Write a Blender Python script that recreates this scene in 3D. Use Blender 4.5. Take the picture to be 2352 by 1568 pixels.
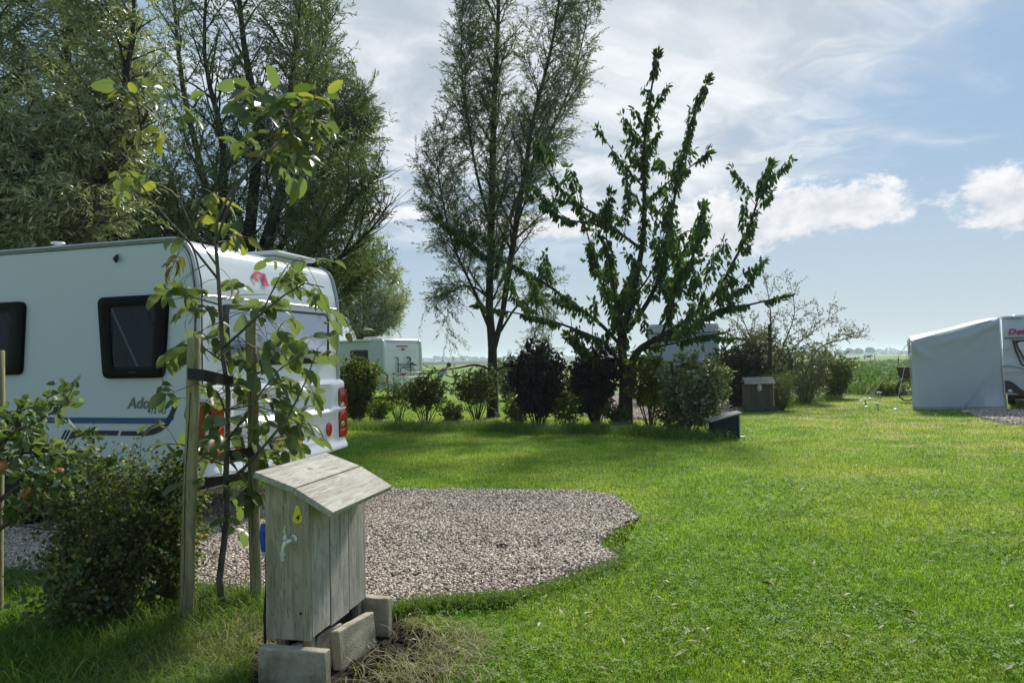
import bpy, bmesh, math, random
import numpy as np
from mathutils import Matrix, Vector, Euler

for _o in list(bpy.data.objects):
    bpy.data.objects.remove(_o, do_unlink=True)
SC = bpy.context.scene
COL = SC.collection
random.seed(4)
RNG = np.random.default_rng(11)

# ------------------------------------------------------------------ camera
FPX, CAMH = 1699.0, 1.5            # focal length in pixels of a 2352 px wide picture; eye height
PITCH, ROLL = math.radians(1.52), math.radians(-1.07)
CAMR = (Matrix.Rotation(math.pi / 2 + PITCH, 3, 'X') @ Matrix.Rotation(ROLL, 3, 'Z'))
cam_data = bpy.data.cameras.new('camera')
cam_data.sensor_width = 36.0
cam_data.lens = 36.0 * FPX / 2352.0
cam_data.clip_end = 9000
cam_data.clip_start = 0.05
cam = bpy.data.objects.new('camera', cam_data)
COL.objects.link(cam)
cam.matrix_world = Matrix.Translation((0, 0, CAMH)) @ CAMR.to_4x4()
SC.camera = cam

# ------------------------------------------------------------------ sky, sun, exposure
SUN_AZ, SUN_EL = math.radians(22), math.radians(40)
SC.view_settings.view_transform = 'Standard'
SC.view_settings.look = 'None'
SC.view_settings.gamma = 1.0
SC.view_settings.use_curve_mapping = False
SC.view_settings.exposure = 0.5

world = bpy.data.worlds.new('World')
SC.world = world
world.use_nodes = True


class NT:
    """small helper for building node trees"""
    def __init__(self, tree):
        self.t = tree
        self.n = tree.nodes
        self.l = tree.links

    def new(self, kind, **kw):
        nd = self.n.new(kind)
        for k, v in kw.items():
            setattr(nd, k, v)
        return nd

    def put(self, sock, v):
        if isinstance(v, bpy.types.NodeSocket):
            self.l.new(v, sock)
        elif v is not None:
            if hasattr(sock.default_value, '__len__') and not hasattr(v, '__len__'):
                v = (v,) * len(sock.default_value)
            if hasattr(v, '__len__') and len(sock.default_value) == 4 and len(v) == 3:
                v = (*v, 1)
            sock.default_value = v

    def m(self, op, a, b=None, c=None, clamp=False):
        nd = self.new('ShaderNodeMath', operation=op, use_clamp=clamp)
        for i, v in enumerate((a, b, c)):
            if v is not None:
                self.put(nd.inputs[i], v)
        return nd.outputs[0]

    def v(self, op, a, b=None):
        nd = self.new('ShaderNodeVectorMath', operation=op)
        self.put(nd.inputs[0], a)
        if b is not None:
            if op == 'SCALE':
                self.put(nd.inputs['Scale'], b)
            else:
                self.put(nd.inputs[1], b)
        return nd.outputs[0]

    def mix(self, f, a, b, blend='MIX'):
        nd = self.new('ShaderNodeMix', data_type='RGBA', blend_type=blend)
        self.put(nd.inputs[0], f)
        self.put(nd.inputs[6], a)
        self.put(nd.inputs[7], b)
        return nd.outputs[2]

    def noise(self, vec, scale, detail=3, rough=0.5, dist=0.0):
        nd = self.new('ShaderNodeTexNoise')
        if vec is not None:
            self.l.new(vec, nd.inputs['Vector'])
        nd.inputs['Scale'].default_value = scale
        nd.inputs['Detail'].default_value = detail
        nd.inputs['Roughness'].default_value = rough
        nd.inputs['Distortion'].default_value = dist
        return nd.outputs['Fac']

    def sm(self, x, a, b):
        nd = self.new('ShaderNodeMapRange', interpolation_type='SMOOTHSTEP')
        self.put(nd.inputs[0], x)
        nd.inputs[1].default_value = a
        nd.inputs[2].default_value = b
        return nd.outputs[0]

    def comb(self, x, y, z):
        nd = self.new('ShaderNodeCombineXYZ')
        for i, q in enumerate((x, y, z)):
            self.put(nd.inputs[i], q)
        return nd.outputs[0]

    def sep(self, vct):
        nd = self.new('ShaderNodeSeparateXYZ')
        self.l.new(vct, nd.inputs[0])
        return nd.outputs


def build_world():
    w = NT(world.node_tree)
    w.n.clear()
    out = w.new('ShaderNodeOutputWorld')
    bg = w.new('ShaderNodeBackground')
    bg.inputs['Strength'].default_value = 0.10
    sky = w.new('ShaderNodeTexSky', sky_type='NISHITA')
    sky.sun_disc = False
    sky.sun_elevation = SUN_EL
    sky.sun_rotation = SUN_AZ
    sky.air_density = 1.0
    sky.dust_density = 0.6
    sky.ozone_density = 2.0
    co = w.new('ShaderNodeTexCoord').outputs['Generated']
    dx, dy, dz = w.sep(co)[:3]
    zc = w.m('MAXIMUM', dz, 0.0)
    pl = w.comb(w.m('DIVIDE', dx, w.m('ADD', zc, 0.16)), w.m('DIVIDE', dy, w.m('ADD', zc, 0.16)), 0.0)
    # wind-drawn veil clouds
    warp = w.noise(pl, 0.9, 4, 0.55)
    pl2 = w.v('ADD', pl, w.comb(w.m('MULTIPLY', warp, 1.3), w.m('MULTIPLY', warp, 0.8), 0.0))
    n1 = w.noise(pl2, 1.15, 7, 0.6, 0.15)
    n2 = w.noise(pl2, 3.4, 6, 0.6, 0.3)
    az = w.m('ARCTAN2', dx, dy)
    el = w.m('ARCSINE', dz)
    nn = w.m('ADD', w.m('MULTIPLY', n1, 0.72), w.m('MULTIPLY', n2, 0.28))

    def blob(a0, e0, ra, re):
        u = w.m('DIVIDE', w.m('SUBTRACT', az, a0), ra)
        v = w.m('DIVIDE', w.m('SUBTRACT', el, e0), re)
        r = w.m('SQRT', w.m('ADD', w.m('MULTIPLY', u, u), w.m('MULTIPLY', v, v)))
        return w.m('SUBTRACT', 1.0, r)

    # more cloud high up, left of the sun, clear blue band right and low
    veil_bias = w.m('MAXIMUM', blob(0.05, 0.50, 0.55, 0.36), -0.25)
    veil_hole = w.m('MAXIMUM', blob(0.48, 0.30, 0.26, 0.16), 0.0)
    v = w.m('ADD', nn, w.m('MULTIPLY', veil_bias, 0.42))
    v = w.m('SUBTRACT', v, w.m('MULTIPLY', veil_hole, 0.06))
    veil = w.m('MULTIPLY', w.sm(v, 0.385, 0.66), w.sm(el, 0.10, 0.22))
    # low cumulus banks
    cvec = w.comb(w.m('MULTIPLY', az, 1.0), w.m('MULTIPLY', el, 1.5), 0.3)
    cn = w.noise(cvec, 26, 9, 0.62, 0.15)
    cn2 = w.noise(cvec, 7, 3, 0.5)
    bump = w.m('ADD', w.m('MULTIPLY', w.m('SUBTRACT', cn, 0.5), 1.9), w.m('MULTIPLY', w.m('SUBTRACT', cn2, 0.5), 0.6))
    c = None
    for (a0, e0, ra, re) in ((0.40, 0.182, 0.105, 0.043), (0.29, 0.168, 0.12, 0.045), (0.605, 0.172, 0.078, 0.040),
                             (0.78, 0.17, 0.10, 0.034), (-0.20, 0.198, 0.10, 0.012), (0.05, 0.18, 0.12, 0.02),
                             (1.3, 0.2, 0.3, 0.05), (-1.2, 0.2, 0.35, 0.05), (2.4, 0.22, 0.4, 0.06), (-2.3, 0.22, 0.4, 0.06)):
        b = blob(a0, e0, ra, re)
        c = b if c is None else w.m('MAXIMUM', c, b)
    cc = w.m('ADD', c, bump)
    cum = w.sm(cc, 0.0, 0.38)
    shade = w.sm(w.m('ADD', w.m('MULTIPLY', cn, 0.9), w.m('MULTIPLY', el, 2.0)), 0.55, 1.05)
    veil_col = w.mix(w.sm(n2, 0.3, 0.75), (3.9, 4.3, 4.75), (7.6, 7.65, 7.7))
    cum_col = w.mix(shade, (4.5, 4.7, 5.1), (7.4, 7.4, 7.4))
    # the clear sky, softened to the milky blue of damp air
    base = w.mix(0.8, sky.outputs[0], (1.8, 2.8, 4.05))
    low = w.sm(el, 0.30, -0.02)
    base = w.mix(w.m('MULTIPLY', low, 0.72), base, (4.1, 4.6, 4.85))
    c1 = w.mix(w.m('MULTIPLY', veil, 0.86), base, veil_col)
    c2 = w.mix(w.m('MULTIPLY', cum, 0.9), c1, cum_col)
    w.l.new(c2, bg.inputs['Color'])
    w.l.new(bg.outputs[0], out.inputs[0])


build_world()

sun_data = bpy.data.lights.new('sun', 'SUN')
sun_data.energy = 4.2
sun_data.angle = math.radians(7)
sun_data.color = (1.0, 0.95, 0.86)
sun = bpy.data.objects.new('sun', sun_data)
COL.objects.link(sun)
SUNV = Vector((math.sin(SUN_AZ) * math.cos(SUN_EL), math.cos(SUN_AZ) * math.cos(SUN_EL), math.sin(SUN_EL)))
sun.rotation_euler = SUNV.to_track_quat('Z', 'Y').to_euler()
sun.location = (10, 12, 20)


# ------------------------------------------------------------------ placing by sight
def ray(px, py):
    return CAMR @ Vector(((px - 1176) / FPX, -(py - 784) / FPX, -1.0))


def G(px, py, z=0.0):
    """ground point seen at a place of the 2352 px wide picture"""
    d = ray(px, py)
    t = (z - CAMH) / d.z
    return Vector((d.x * t, d.y * t, z))


def P(px, py, Y):
    """point at depth Y seen at a place of the picture"""
    d = ray(px, py)
    t = Y / d.y
    return Vector((d.x * t, Y, CAMH + d.z * t))


def on_plane(px, py, q, e):
    """(distance along e from q, height) where the sight line meets the upright plane through q along e"""
    d = ray(px, py)
    nx, ny = -e[1], e[0]
    s = (q[0] * nx + q[1] * ny) / (d.x * nx + d.y * ny)
    wx, wy = s * d.x - q[0], s * d.y - q[1]
    return wx * e[0] + wy * e[1], CAMH + s * d.z


# ------------------------------------------------------------------ objects
def tag(o, label=None, cat=None, group=None, kind=None):
    if label: o['label'] = label
    if cat: o['category'] = cat
    if group: o['group'] = group
    if kind: o['kind'] = kind
    return o


def link(name, me, parent=None, mats=None, smooth=False):
    o = bpy.data.objects.new(name, me)
    COL.objects.link(o)
    if parent is not None:
        o.parent = parent
    if mats is not None and me is not None and len(me.materials) == 0:
        for mm in (mats if isinstance(mats, (list, tuple)) else [mats]):
            me.materials.append(mm)
    if smooth and me is not None:
        me.polygons.foreach_set('use_smooth', [True] * len(me.polygons))
    return o


def empty(name, loc=(0, 0, 0), rz=0.0, **kw):
    o = bpy.data.objects.new(name, None)
    COL.objects.link(o)
    o.location = loc
    o.rotation_euler = (0, 0, rz)
    o.empty_display_size = 0.1
    tag(o, **kw)
    return o


def copy_tree(o, parent=None, swap=None):
    c = o.copy()
    COL.objects.link(c)
    c.parent = parent
    for ch in list(o.children):
        copy_tree(ch, c)
    return c


class MB:
    """mesh builder collecting vertices and faces"""
    def __init__(self):
        self.v, self.f, self.t, self.mi = [], [], [], []

    def add(self, vs, fs, tint=0.5, mi=0):
        n = len(self.v)
        self.v += [tuple(p) for p in vs]
        self.f += [tuple(i + n for i in f) for f in fs]
        self.mi += [mi] * len(fs)
        self.t += [tint] * len(vs)
        return self

    def box(self, x0, x1, y0, y1, z0, z1, mi=0, M=None):
        vs = [Vector(p) for p in ((x0, y0, z0), (x1, y0, z0), (x1, y1, z0), (x0, y1, z0),
                                  (x0, y0, z1), (x1, y0, z1), (x1, y1, z1), (x0, y1, z1))]
        if M is not None:
            vs = [M @ p for p in vs]
        return self.add(vs, [(0, 3, 2, 1), (4, 5, 6, 7), (0, 1, 5, 4), (1, 2, 6, 5), (2, 3, 7, 6), (3, 0, 4, 7)], mi=mi)

    def tube(self, pts, rad, sides=6, caps=True, mi=0, tint=0.5):
        pts = [Vector(p) for p in pts]
        if not hasattr(rad, '__len__'):
            rad = [rad] * len(pts)
        n = len(pts)
        vs, fs = [], []
        prev = None
        for i, p in enumerate(pts):
            t = (pts[min(i + 1, n - 1)] - pts[max(i - 1, 0)])
            if t.length < 1e-9: t = Vector((0, 0, 1))
            t.normalize()
            if prev is None:
                a = t.cross(Vector((0.3, 0.2, 0.93)))
                if a.length < 0.1: a = t.cross(Vector((1, 0, 0)))
            else:
                a = prev - t * prev.dot(t)
            a.normalize()
            prev = a
            b = t.cross(a)
            for k in range(sides):
                an = 2 * math.pi * k / sides
                vs.append(p + (a * math.cos(an) + b * math.sin(an)) * rad[i])
        for i in range(n - 1):
            for k in range(sides):
                k2 = (k + 1) % sides
                fs.append((i * sides + k, i * sides + k2, (i + 1) * sides + k2, (i + 1) * sides + k))
        if caps:
            fs.append(tuple(reversed(range(sides))))
            fs.append(tuple((n - 1) * sides + k for k in range(sides)))
        return self.add(vs, fs, tint, mi)

    def prism(self, poly, d, org, ux, uy, un, mi=0):
        """poly of (a,b) in the frame ux,uy at org, extruded by d along un"""
        org, ux, uy, un = Vector(org), Vector(ux), Vector(uy), Vector(un)
        n = len(poly)
        a = [org + ux * p[0] + uy * p[1] for p in poly]
        b = [q + un * d for q in a]
        fs = [tuple(reversed(range(n))), tuple(range(n, 2 * n))]
        fs += [(i, (i + 1) % n, n + (i + 1) % n, n + i) for i in range(n)]
        return self.add(a + b, fs, mi=mi)

    def lathe(self, prof, M=None, sides=16, mi=0):
        vs, fs = [], []
        for (r, z) in prof:
            for k in range(sides):
                an = 2 * math.pi * k / sides
                p = Vector((r * math.cos(an), r * math.sin(an), z))
                vs.append(M @ p if M is not None else p)
        for i in range(len(prof) - 1):
            for k in range(sides):
                k2 = (k + 1) % sides
                fs.append((i * sides + k, i * sides + k2, (i + 1) * sides + k2, (i + 1) * sides + k))
        if prof[0][0] > 1e-5: fs.append(tuple(reversed(range(sides))))
        if prof[-1][0] > 1e-5: fs.append(tuple((len(prof) - 1) * sides + k for k in range(sides)))
        return self.add(vs, fs, mi=mi)

    def build(self, name, mats, parent=None, smooth=False, bevel=0.0, seg=2, tint=False, **kw):
        me = bpy.data.meshes.new(name)
        me.from_pydata(self.v, [], self.f)
        for mm in (mats if isinstance(mats, (list, tuple)) else [mats]):
            me.materials.append(mm)
        me.polygons.foreach_set('material_index', self.mi)
        if tint:
            at = me.attributes.new('tint', 'FLOAT', 'POINT')
            at.data.foreach_set('value', self.t)
        if bevel > 0:
            bm = bmesh.new()
            bm.from_mesh(me)
            bmesh.ops.recalc_face_normals(bm, faces=bm.faces)
            es = [e for e in bm.edges if len(e.link_faces) == 2 and e.calc_face_angle() > 0.4]
            bmesh.ops.bevel(bm, geom=es, offset=bevel, segments=seg, profile=0.5, affect='EDGES', clamp_overlap=True)
            bm.to_mesh(me)
            bm.free()
        else:
            bm = bmesh.new()
            bm.from_mesh(me)
            bmesh.ops.recalc_face_normals(bm, faces=bm.faces)
            bm.to_mesh(me)
            bm.free()
        if smooth:
            me.polygons.foreach_set('use_smooth', [True] * len(me.polygons))
            if smooth == 'auto':
                bm = bmesh.new(); bm.from_mesh(me)
                for e in bm.edges:
                    if len(e.link_faces) == 2 and e.calc_face_angle() > 0.6: e.smooth = False
                bm.to_mesh(me); bm.free()
        o = link(name, me, parent)
        tag(o, **kw)
        return o


def np_mesh(name, V, F, tint=None, smooth=False):
    """fast mesh from numpy arrays: V (n,3), F (m,k)"""
    me = bpy.data.meshes.new(name)
    V = np.ascontiguousarray(V, dtype=np.float32)
    F = np.ascontiguousarray(F, dtype=np.int32)
    me.vertices.add(len(V))
    me.vertices.foreach_set('co', V.ravel())
    m, k = F.shape
    me.loops.add(m * k)
    me.loops.foreach_set('vertex_index', F.ravel())
    me.polygons.add(m)
    me.polygons.foreach_set('loop_start', np.arange(0, m * k, k, dtype=np.int32))
    me.polygons.foreach_set('loop_total', np.full(m, k, dtype=np.int32))
    if smooth:
        me.polygons.foreach_set('use_smooth', np.ones(m, dtype=bool))
    me.update(calc_edges=True)
    if tint is not None:
        at = me.attributes.new('tint', 'FLOAT', 'POINT')
        at.data.foreach_set('value', np.ascontiguousarray(tint, dtype=np.float32))
    return me


def unit(a):
    return a / np.maximum(np.linalg.norm(a, axis=-1, keepdims=True), 1e-9)


# ------------------------------------------------------------------ materials
def new_mat(name):
    mt = bpy.data.materials.new(name)
    mt.use_nodes = True
    t = NT(mt.node_tree)
    b = t.n['Principled BSDF']
    return mt, t, b


def plain(name, col, rough=0.5, metal=0.0, spec=0.5, var=0.12, scale=8.0, bump=0.0, bscale=60.0, coat=0.0):
    """surface with slight wear: colour and gloss vary with noise"""
    mt, t, b = new_mat(name)
    co = t.new('ShaderNodeTexCoord').outputs['Object']
    n = t.noise(co, scale, 5, 0.6)
    dark = tuple(c * (1 - var) for c in col)
    lite = tuple(min(1, c * (1 + var * 0.6)) for c in col)
    t.l.new(t.mix(n, dark, lite), b.inputs['Base Color'])
    b.inputs['Metallic'].default_value = metal
    b.inputs['Specular IOR Level'].default_value = spec
    t.l.new(t.m('ADD', t.m('MULTIPLY', n, 0.15), max(0.02, rough - 0.07)), b.inputs['Roughness'])
    if coat: b.inputs['Coat Weight'].default_value = coat
    if bump:
        bp = t.new('ShaderNodeBump')
        bp.inputs['Strength'].default_value = bump
        bp.inputs['Distance'].default_value = 0.01
        t.l.new(t.noise(co, bscale, 6, 0.65), bp.inputs['Height'])
        t.l.new(bp.outputs[0], b.inputs['Normal'])
    return mt


def leafmat(name, a, b2, c=None, back=None, trans=0.35, rough=0.5, spec=0.35, by_object=False, cut=0.86, tcol=None):
    mt, t, b = new_mat(name)
    if by_object:
        f = t.new('ShaderNodeObjectInfo').outputs['Random']
        co = t.new('ShaderNodeTexCoord').outputs['Object']
        vein = t.noise(co, 30, 4, 0.6)
    else:
        f = t.new('ShaderNodeAttribute', attribute_name='tint').outputs['Fac']
        vein = None
    col = t.mix(f, a, b2)
    if c is not None:
        col = t.mix(t.sm(f, cut, cut + 0.06), col, c)
    if vein is not None:
        col = t.mix(t.sm(vein, 0.35, 0.75), col, t.mix(0.55, col, (0.12, 0.10, 0.01)))
    if back is not None:
        col = t.mix(t.new('ShaderNodeNewGeometry').outputs['Backfacing'], col, back)
    t.l.new(col, b.inputs['Base Color'])
    b.inputs['Roughness'].default_value = rough
    b.inputs['Specular IOR Level'].default_value = spec
    tr = t.new('ShaderNodeBsdfTranslucent')
    t.l.new(t.mix(1.0, col, tcol or (1.5, 1.7, 0.55), 'MULTIPLY'), tr.inputs[0])
    ms = t.new('ShaderNodeMixShader')
    ms.inputs[0].default_value = trans
    t.l.new(b.outputs[0], ms.inputs[1])
    t.l.new(tr.outputs[0], ms.inputs[2])
    t.l.new(ms.outputs[0], t.n['Material Output'].inputs[0])
    return mt


def bark(name, a, b2, sc=14.0):
    mt, t, b = new_mat(name)
    co = t.new('ShaderNodeTexCoord').outputs['Object']
    st = t.v('MULTIPLY', co, (1, 1, 0.22))
    n = t.noise(st, sc, 7, 0.7, 0.4)
    t.l.new(t.mix(t.sm(n, 0.3, 0.7), a, b2), b.inputs['Base Color'])
    b.inputs['Roughness'].default_value = 0.9
    bp = t.new('ShaderNodeBump')
    bp.inputs['Strength'].default_value = 0.8
    bp.inputs['Distance'].default_value = 0.03
    t.l.new(n, bp.inputs['Height'])
    t.l.new(bp.outputs[0], b.inputs['Normal'])
    return mt


def timber(name, a, b2, stain, axis='Z', fine=60.0, knots=True, rough=0.85):
    """weathered softwood, grain running along one object axis"""
    mt, t, b = new_mat(name)
    co = t.new('ShaderNodeTexCoord').outputs['Object']
    rnd = t.new('ShaderNodeObjectInfo').outputs['Random']
    off = t.v('ADD', co, t.comb(t.m('MULTIPLY', rnd, 7.0), t.m('MULTIPLY', rnd, 3.0), t.m('MULTIPLY', rnd, 5.0)))
    k = {'X': (0.05, 1, 1), 'Y': (1, 0.05, 1), 'Z': (1, 1, 0.05)}[axis]
    soft = t.noise(off, 5.0, 3, 0.5)
    wv = t.v('ADD', t.v('MULTIPLY', off, k), t.v('SCALE', t.comb(soft, soft, soft), 0.035))
    g1 = t.noise(wv, fine * 1.9, 5, 0.65, 0.35)
    g2 = t.noise(wv, fine * 0.55, 3, 0.5, 0.8)
    col = t.mix(t.sm(g2, 0.3, 0.7), a, b2)
    col = t.mix(t.m('MULTIPLY', t.sm(g1, 0.50, 0.66), 0.72), col, tuple(c * 0.42 for c in b2))
    bl = t.noise(off, 7.0, 5, 0.65)
    col = t.mix(t.m('MULTIPLY', t.sm(bl, 0.48, 0.72), 0.55), col, stain)
    if knots:
        vo = t.new('ShaderNodeTexVoronoi')
        vo.inputs['Scale'].default_value = 4.2
        kk = {'X': (0.5, 1, 1), 'Y': (1, 0.5, 1), 'Z': (1, 1, 0.5)}[axis]
        t.l.new(t.v('MULTIPLY', off, kk), vo.inputs['Vector'])
        col = t.mix(t.m('MULTIPLY', t.sm(vo.outputs['Distance'], 0.085, 0.03), 0.7), col, tuple(c * 0.35 for c in b2))
    t.l.new(col, b.inputs['Base Color'])
    b.inputs['Roughness'].default_value = rough
    b.inputs['Specular IOR Level'].default_value = 0.25
    bp = t.new('ShaderNodeBump')
    bp.inputs['Strength'].default_value = 0.55
    bp.inputs['Distance'].default_value = 0.004
    t.l.new(g1, bp.inputs['Height'])
    t.l.new(bp.outputs[0], b.inputs['Normal'])
    return mt


def concrete(name, a, b2, moss):
    mt, t, b = new_mat(name)
    co = t.new('ShaderNodeTexCoord').outputs['Object']
    n = t.noise(co, 14, 8, 0.7)
    n2 = t.noise(co, 90, 4, 0.6)
    n3 = t.noise(co, 6, 4, 0.6)
    col = t.mix(t.sm(n, 0.3, 0.7), a, b2)
    col = t.mix(t.m('MULTIPLY', t.sm(n2, 0.58, 0.70), 0.8), col, tuple(c * 0.3 for c in b2))
    col = t.mix(t.m('MULTIPLY', t.sm(n3, 0.45, 0.64), 0.75), col, moss)
    t.l.new(col, b.inputs['Base Color'])
    b.inputs['Roughness'].default_value = 0.92
    bp = t.new('ShaderNodeBump')
    bp.inputs['Strength'].default_value = 0.6
    bp.inputs['Distance'].default_value = 0.006
    t.l.new(n2, bp.inputs['Height'])
    t.l.new(bp.outputs[0], b.inputs['Normal'])
    return mt


def lawn_colour(t, co, far=False):
    """mown grass colour by place; shared by the ground sheet and the blades on it"""
    big = t.noise(co, 0.33, 4, 0.55)
    mid = t.noise(co, 1.9, 4, 0.6)
    x, y = t.sep(co)[:2]
    col = t.mix(t.sm(mid, 0.32, 0.68), (0.082, 0.160, 0.013), (0.148, 0.238, 0.018))
    col = t.mix(t.m('MULTIPLY', t.sm(big, 0.44, 0.66), 0.75), col, (0.21, 0.255, 0.036))
    dry = t.m('MULTIPLY', t.sm(t.m('ADD', t.noise(co, 0.8, 5, 0.65), t.m('MULTIPLY', t.sm(x, 3.0, 8.0), 0.13)), 0.57, 0.72), 0.75)
    return t.mix(dry, col, (0.29, 0.28, 0.12))


def ground_mat(name, kind):
    mt, t, b = new_mat(name)
    co = t.new('ShaderNodeNewGeometry').outputs['Position']
    x, y = t.sep(co)[:2]
    if kind == 'lawn':
        col = lawn_colour(t, co)
        fine = t.noise(t.v('MULTIPLY', co, (1, 0.45, 1)), 34, 6, 0.7)
        col = t.mix(t.sm(fine, 0.35, 0.65), t.mix(1.0, col, (0.62, 0.66, 0.7), 'MULTIPLY'), t.mix(1.0, col, (1.75, 1.65, 1.7), 'MULTIPLY'))
        hgt = t.m('ADD', t.m('MULTIPLY', fine, 0.5), t.noise(co, 6, 5, 0.6))
        dist = 0.05
    elif kind == 'meadow':
        n1 = t.noise(t.v('MULTIPLY', co, (0.30, 0.55, 1)), 0.5, 6, 0.62)
        n2 = t.noise(co, 3.0, 5, 0.65)
        n3 = t.noise(co, 0.02, 3, 0.5)
        col = t.mix(t.sm(n1, 0.36, 0.62), (0.040, 0.085, 0.020), (0.068, 0.140, 0.028))
        col = t.mix(t.m('MULTIPLY', t.sm(n2, 0.5, 0.75), 0.5), col, (0.11, 0.17, 0.04))
        lush = t.m('MAXIMUM', t.sm(y, 150, 190), t.sm(t.m('SUBTRACT', x, t.m('MULTIPLY', y, 0.36)), 0, -6))
        col = t.mix(t.m('MULTIPLY', lush, 0.85), col, t.mix(t.sm(n3, 0.35, 0.65), (0.14, 0.22, 0.03), (0.17, 0.26, 0.04)))
        hgt = t.m('ADD', n1, t.m('MULTIPLY', n2, 0.6))
        dist = 0.25
    elif kind == 'soil':
        n1 = t.noise(co, 28, 7, 0.7)
        col = t.mix(t.sm(n1, 0.35, 0.7), (0.012, 0.009, 0.006), (0.045, 0.034, 0.024))
        hgt = t.m('ADD', n1, t.noise(co, 110, 4, 0.7))
        dist = 0.03
    else:  # gravel bed under the loose pebbles
        vo = t.new('ShaderNodeTexVoronoi')
        vo.inputs['Scale'].default_value = 46
        t.l.new(t.v('MULTIPLY', co, (1, 1, 0)), vo.inputs['Vector'])
        cr = t.sep(vo.outputs['Color'])[0]
        col = t.mix(cr, (0.22, 0.165, 0.13), (0.60, 0.50, 0.40))
        col = t.mix(t.m('MULTIPLY', t.sm(vo.outputs['Distance'], 0.32, 0.6), 0.9), col, (0.03, 0.024, 0.022))
        hgt = t.m('SUBTRACT', 1.0, vo.outputs['Distance'])
        dist = 0.012
    t.l.new(col, b.inputs['Base Color'])
    b.inputs['Roughness'].default_value = 0.95
    b.inputs['Specular IOR Level'].default_value = 0.15
    bp = t.new('ShaderNodeBump')
    bp.inputs['Strength'].default_value = 0.7
    bp.inputs['Distance'].default_value = dist
    t.l.new(hgt, bp.inputs['Height'])
    t.l.new(bp.outputs[0], b.inputs['Normal'])
    return mt


M = {}


def cloth(name, col, tr_):
    mt = plain(name, col, 0.9, var=0.08, scale=1.2)
    t = NT(mt.node_tree); b = t.n['Principled BSDF']
    tr = t.new('ShaderNodeBsdfTranslucent'); tr.inputs[0].default_value = (*[c * 1.1 for c in col], 1)
    ms = t.new('ShaderNodeMixShader'); ms.inputs[0].default_value = tr_
    t.l.new(b.outputs[0], ms.inputs[1]); t.l.new(tr.outputs[0], ms.inputs[2])
    t.l.new(ms.outputs[0], t.n['Material Output'].inputs[0])
    return mt


M['lawn'] = ground_mat('lawn_grass', 'lawn')
M['meadow'] = ground_mat('meadow_grass', 'meadow')
M['soil'] = ground_mat('dark_soil', 'soil')
M['bed'] = ground_mat('gravel_bed', 'gravel')


def blade_mat(name, follow=True, a=None, b2=None, trans=0.4, spec=0.2):
    mt, t, b = new_mat(name)
    co = t.new('ShaderNodeNewGeometry').outputs['Position']
    f = t.new('ShaderNodeAttribute', attribute_name='tint').outputs['Fac']
    if follow:
        col = lawn_colour(t, t.v('MULTIPLY', co, (1, 1, 0)))
        col = t.mix(1.0, col, t.mix(t.m('POWER', f, 1.6), (0.68, 0.8, 0.7), (2.75, 2.5, 2.6)), 'MULTIPLY')
        col = t.mix(t.sm(f, 0.93, 0.96), col, (0.24, 0.22, 0.10))
    else:
        col = t.mix(f, a, b2)
    t.l.new(col, b.inputs['Base Color'])
    b.inputs['Roughness'].default_value = 0.55
    b.inputs['Specular IOR Level'].default_value = spec
    tr = t.new('ShaderNodeBsdfTranslucent')
    t.l.new(t.mix(1.0, col, (1.5, 1.6, 0.5), 'MULTIPLY'), tr.inputs[0])
    ms = t.new('ShaderNodeMixShader')
    ms.inputs[0].default_value = trans
    t.l.new(b.outputs[0], ms.inputs[1]); t.l.new(tr.outputs[0], ms.inputs[2])
    t.l.new(ms.outputs[0], t.n['Material Output'].inputs[0])
    return mt


M['blade'] = blade_mat('lawn_blades')
M['tall'] = blade_mat('long_grass', False, (0.055, 0.115, 0.018), (0.19, 0.27, 0.045))
M['dry'] = blade_mat('dry_grass', False, (0.13, 0.15, 0.05), (0.42, 0.36, 0.20), 0.25)
M['clover'] = blade_mat('clover_leaves', False, (0.09, 0.20, 0.015), (0.22, 0.36, 0.035), spec=0.12)
M['tussock'] = blade_mat('meadow_blades', False, (0.045, 0.095, 0.022), (0.085, 0.16, 0.035))
M['weed'] = blade_mat('ditch_plants', False, (0.05, 0.08, 0.03), (0.17, 0.19, 0.07), 0.3)

M['willow'] = leafmat('willow_leaf', (0.042, 0.074, 0.022), (0.110, 0.150, 0.048), (0.26, 0.28, 0.11), back=(0.15, 0.19, 0.11), trans=0.28, rough=0.5, spec=0.3, cut=0.9)
M['willow_silver'] = leafmat('silvery_willow_leaf', (0.085, 0.115, 0.05), (0.21, 0.235, 0.12), (0.42, 0.43, 0.25), back=(0.34, 0.36, 0.25), trans=0.30, rough=0.36, spec=0.7, cut=0.88)
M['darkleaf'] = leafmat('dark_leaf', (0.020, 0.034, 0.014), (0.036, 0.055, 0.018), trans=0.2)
M['cherry'] = leafmat('cherry_leaf', (0.020, 0.052, 0.009), (0.072, 0.128, 0.018), (0.13, 0.14, 0.02), trans=0.36, rough=0.4, cut=0.94)
M['cherry_o'] = leafmat('cherry_leaf_big', (0.024, 0.060, 0.010), (0.060, 0.110, 0.018), trans=0.36, rough=0.4, by_object=True)
M['hedge'] = leafmat('hedge_leaf', (0.038, 0.068, 0.014), (0.085, 0.115, 0.022), (0.20, 0.17, 0.05), trans=0.35, cut=0.84)
M['hedge_yellow'] = leafmat('yellowing_hedge_leaf', (0.045, 0.075, 0.012), (0.12, 0.15, 0.022), (0.32, 0.27, 0.03), trans=0.4, cut=0.86)
M['hedge_pale'] = leafmat('pale_hedge_leaf', (0.046, 0.075, 0.022), (0.10, 0.125, 0.042), (0.28, 0.27, 0.13), back=(0.20, 0.23, 0.14), trans=0.25, rough=0.4, spec=0.6, cut=0.8)
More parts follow.
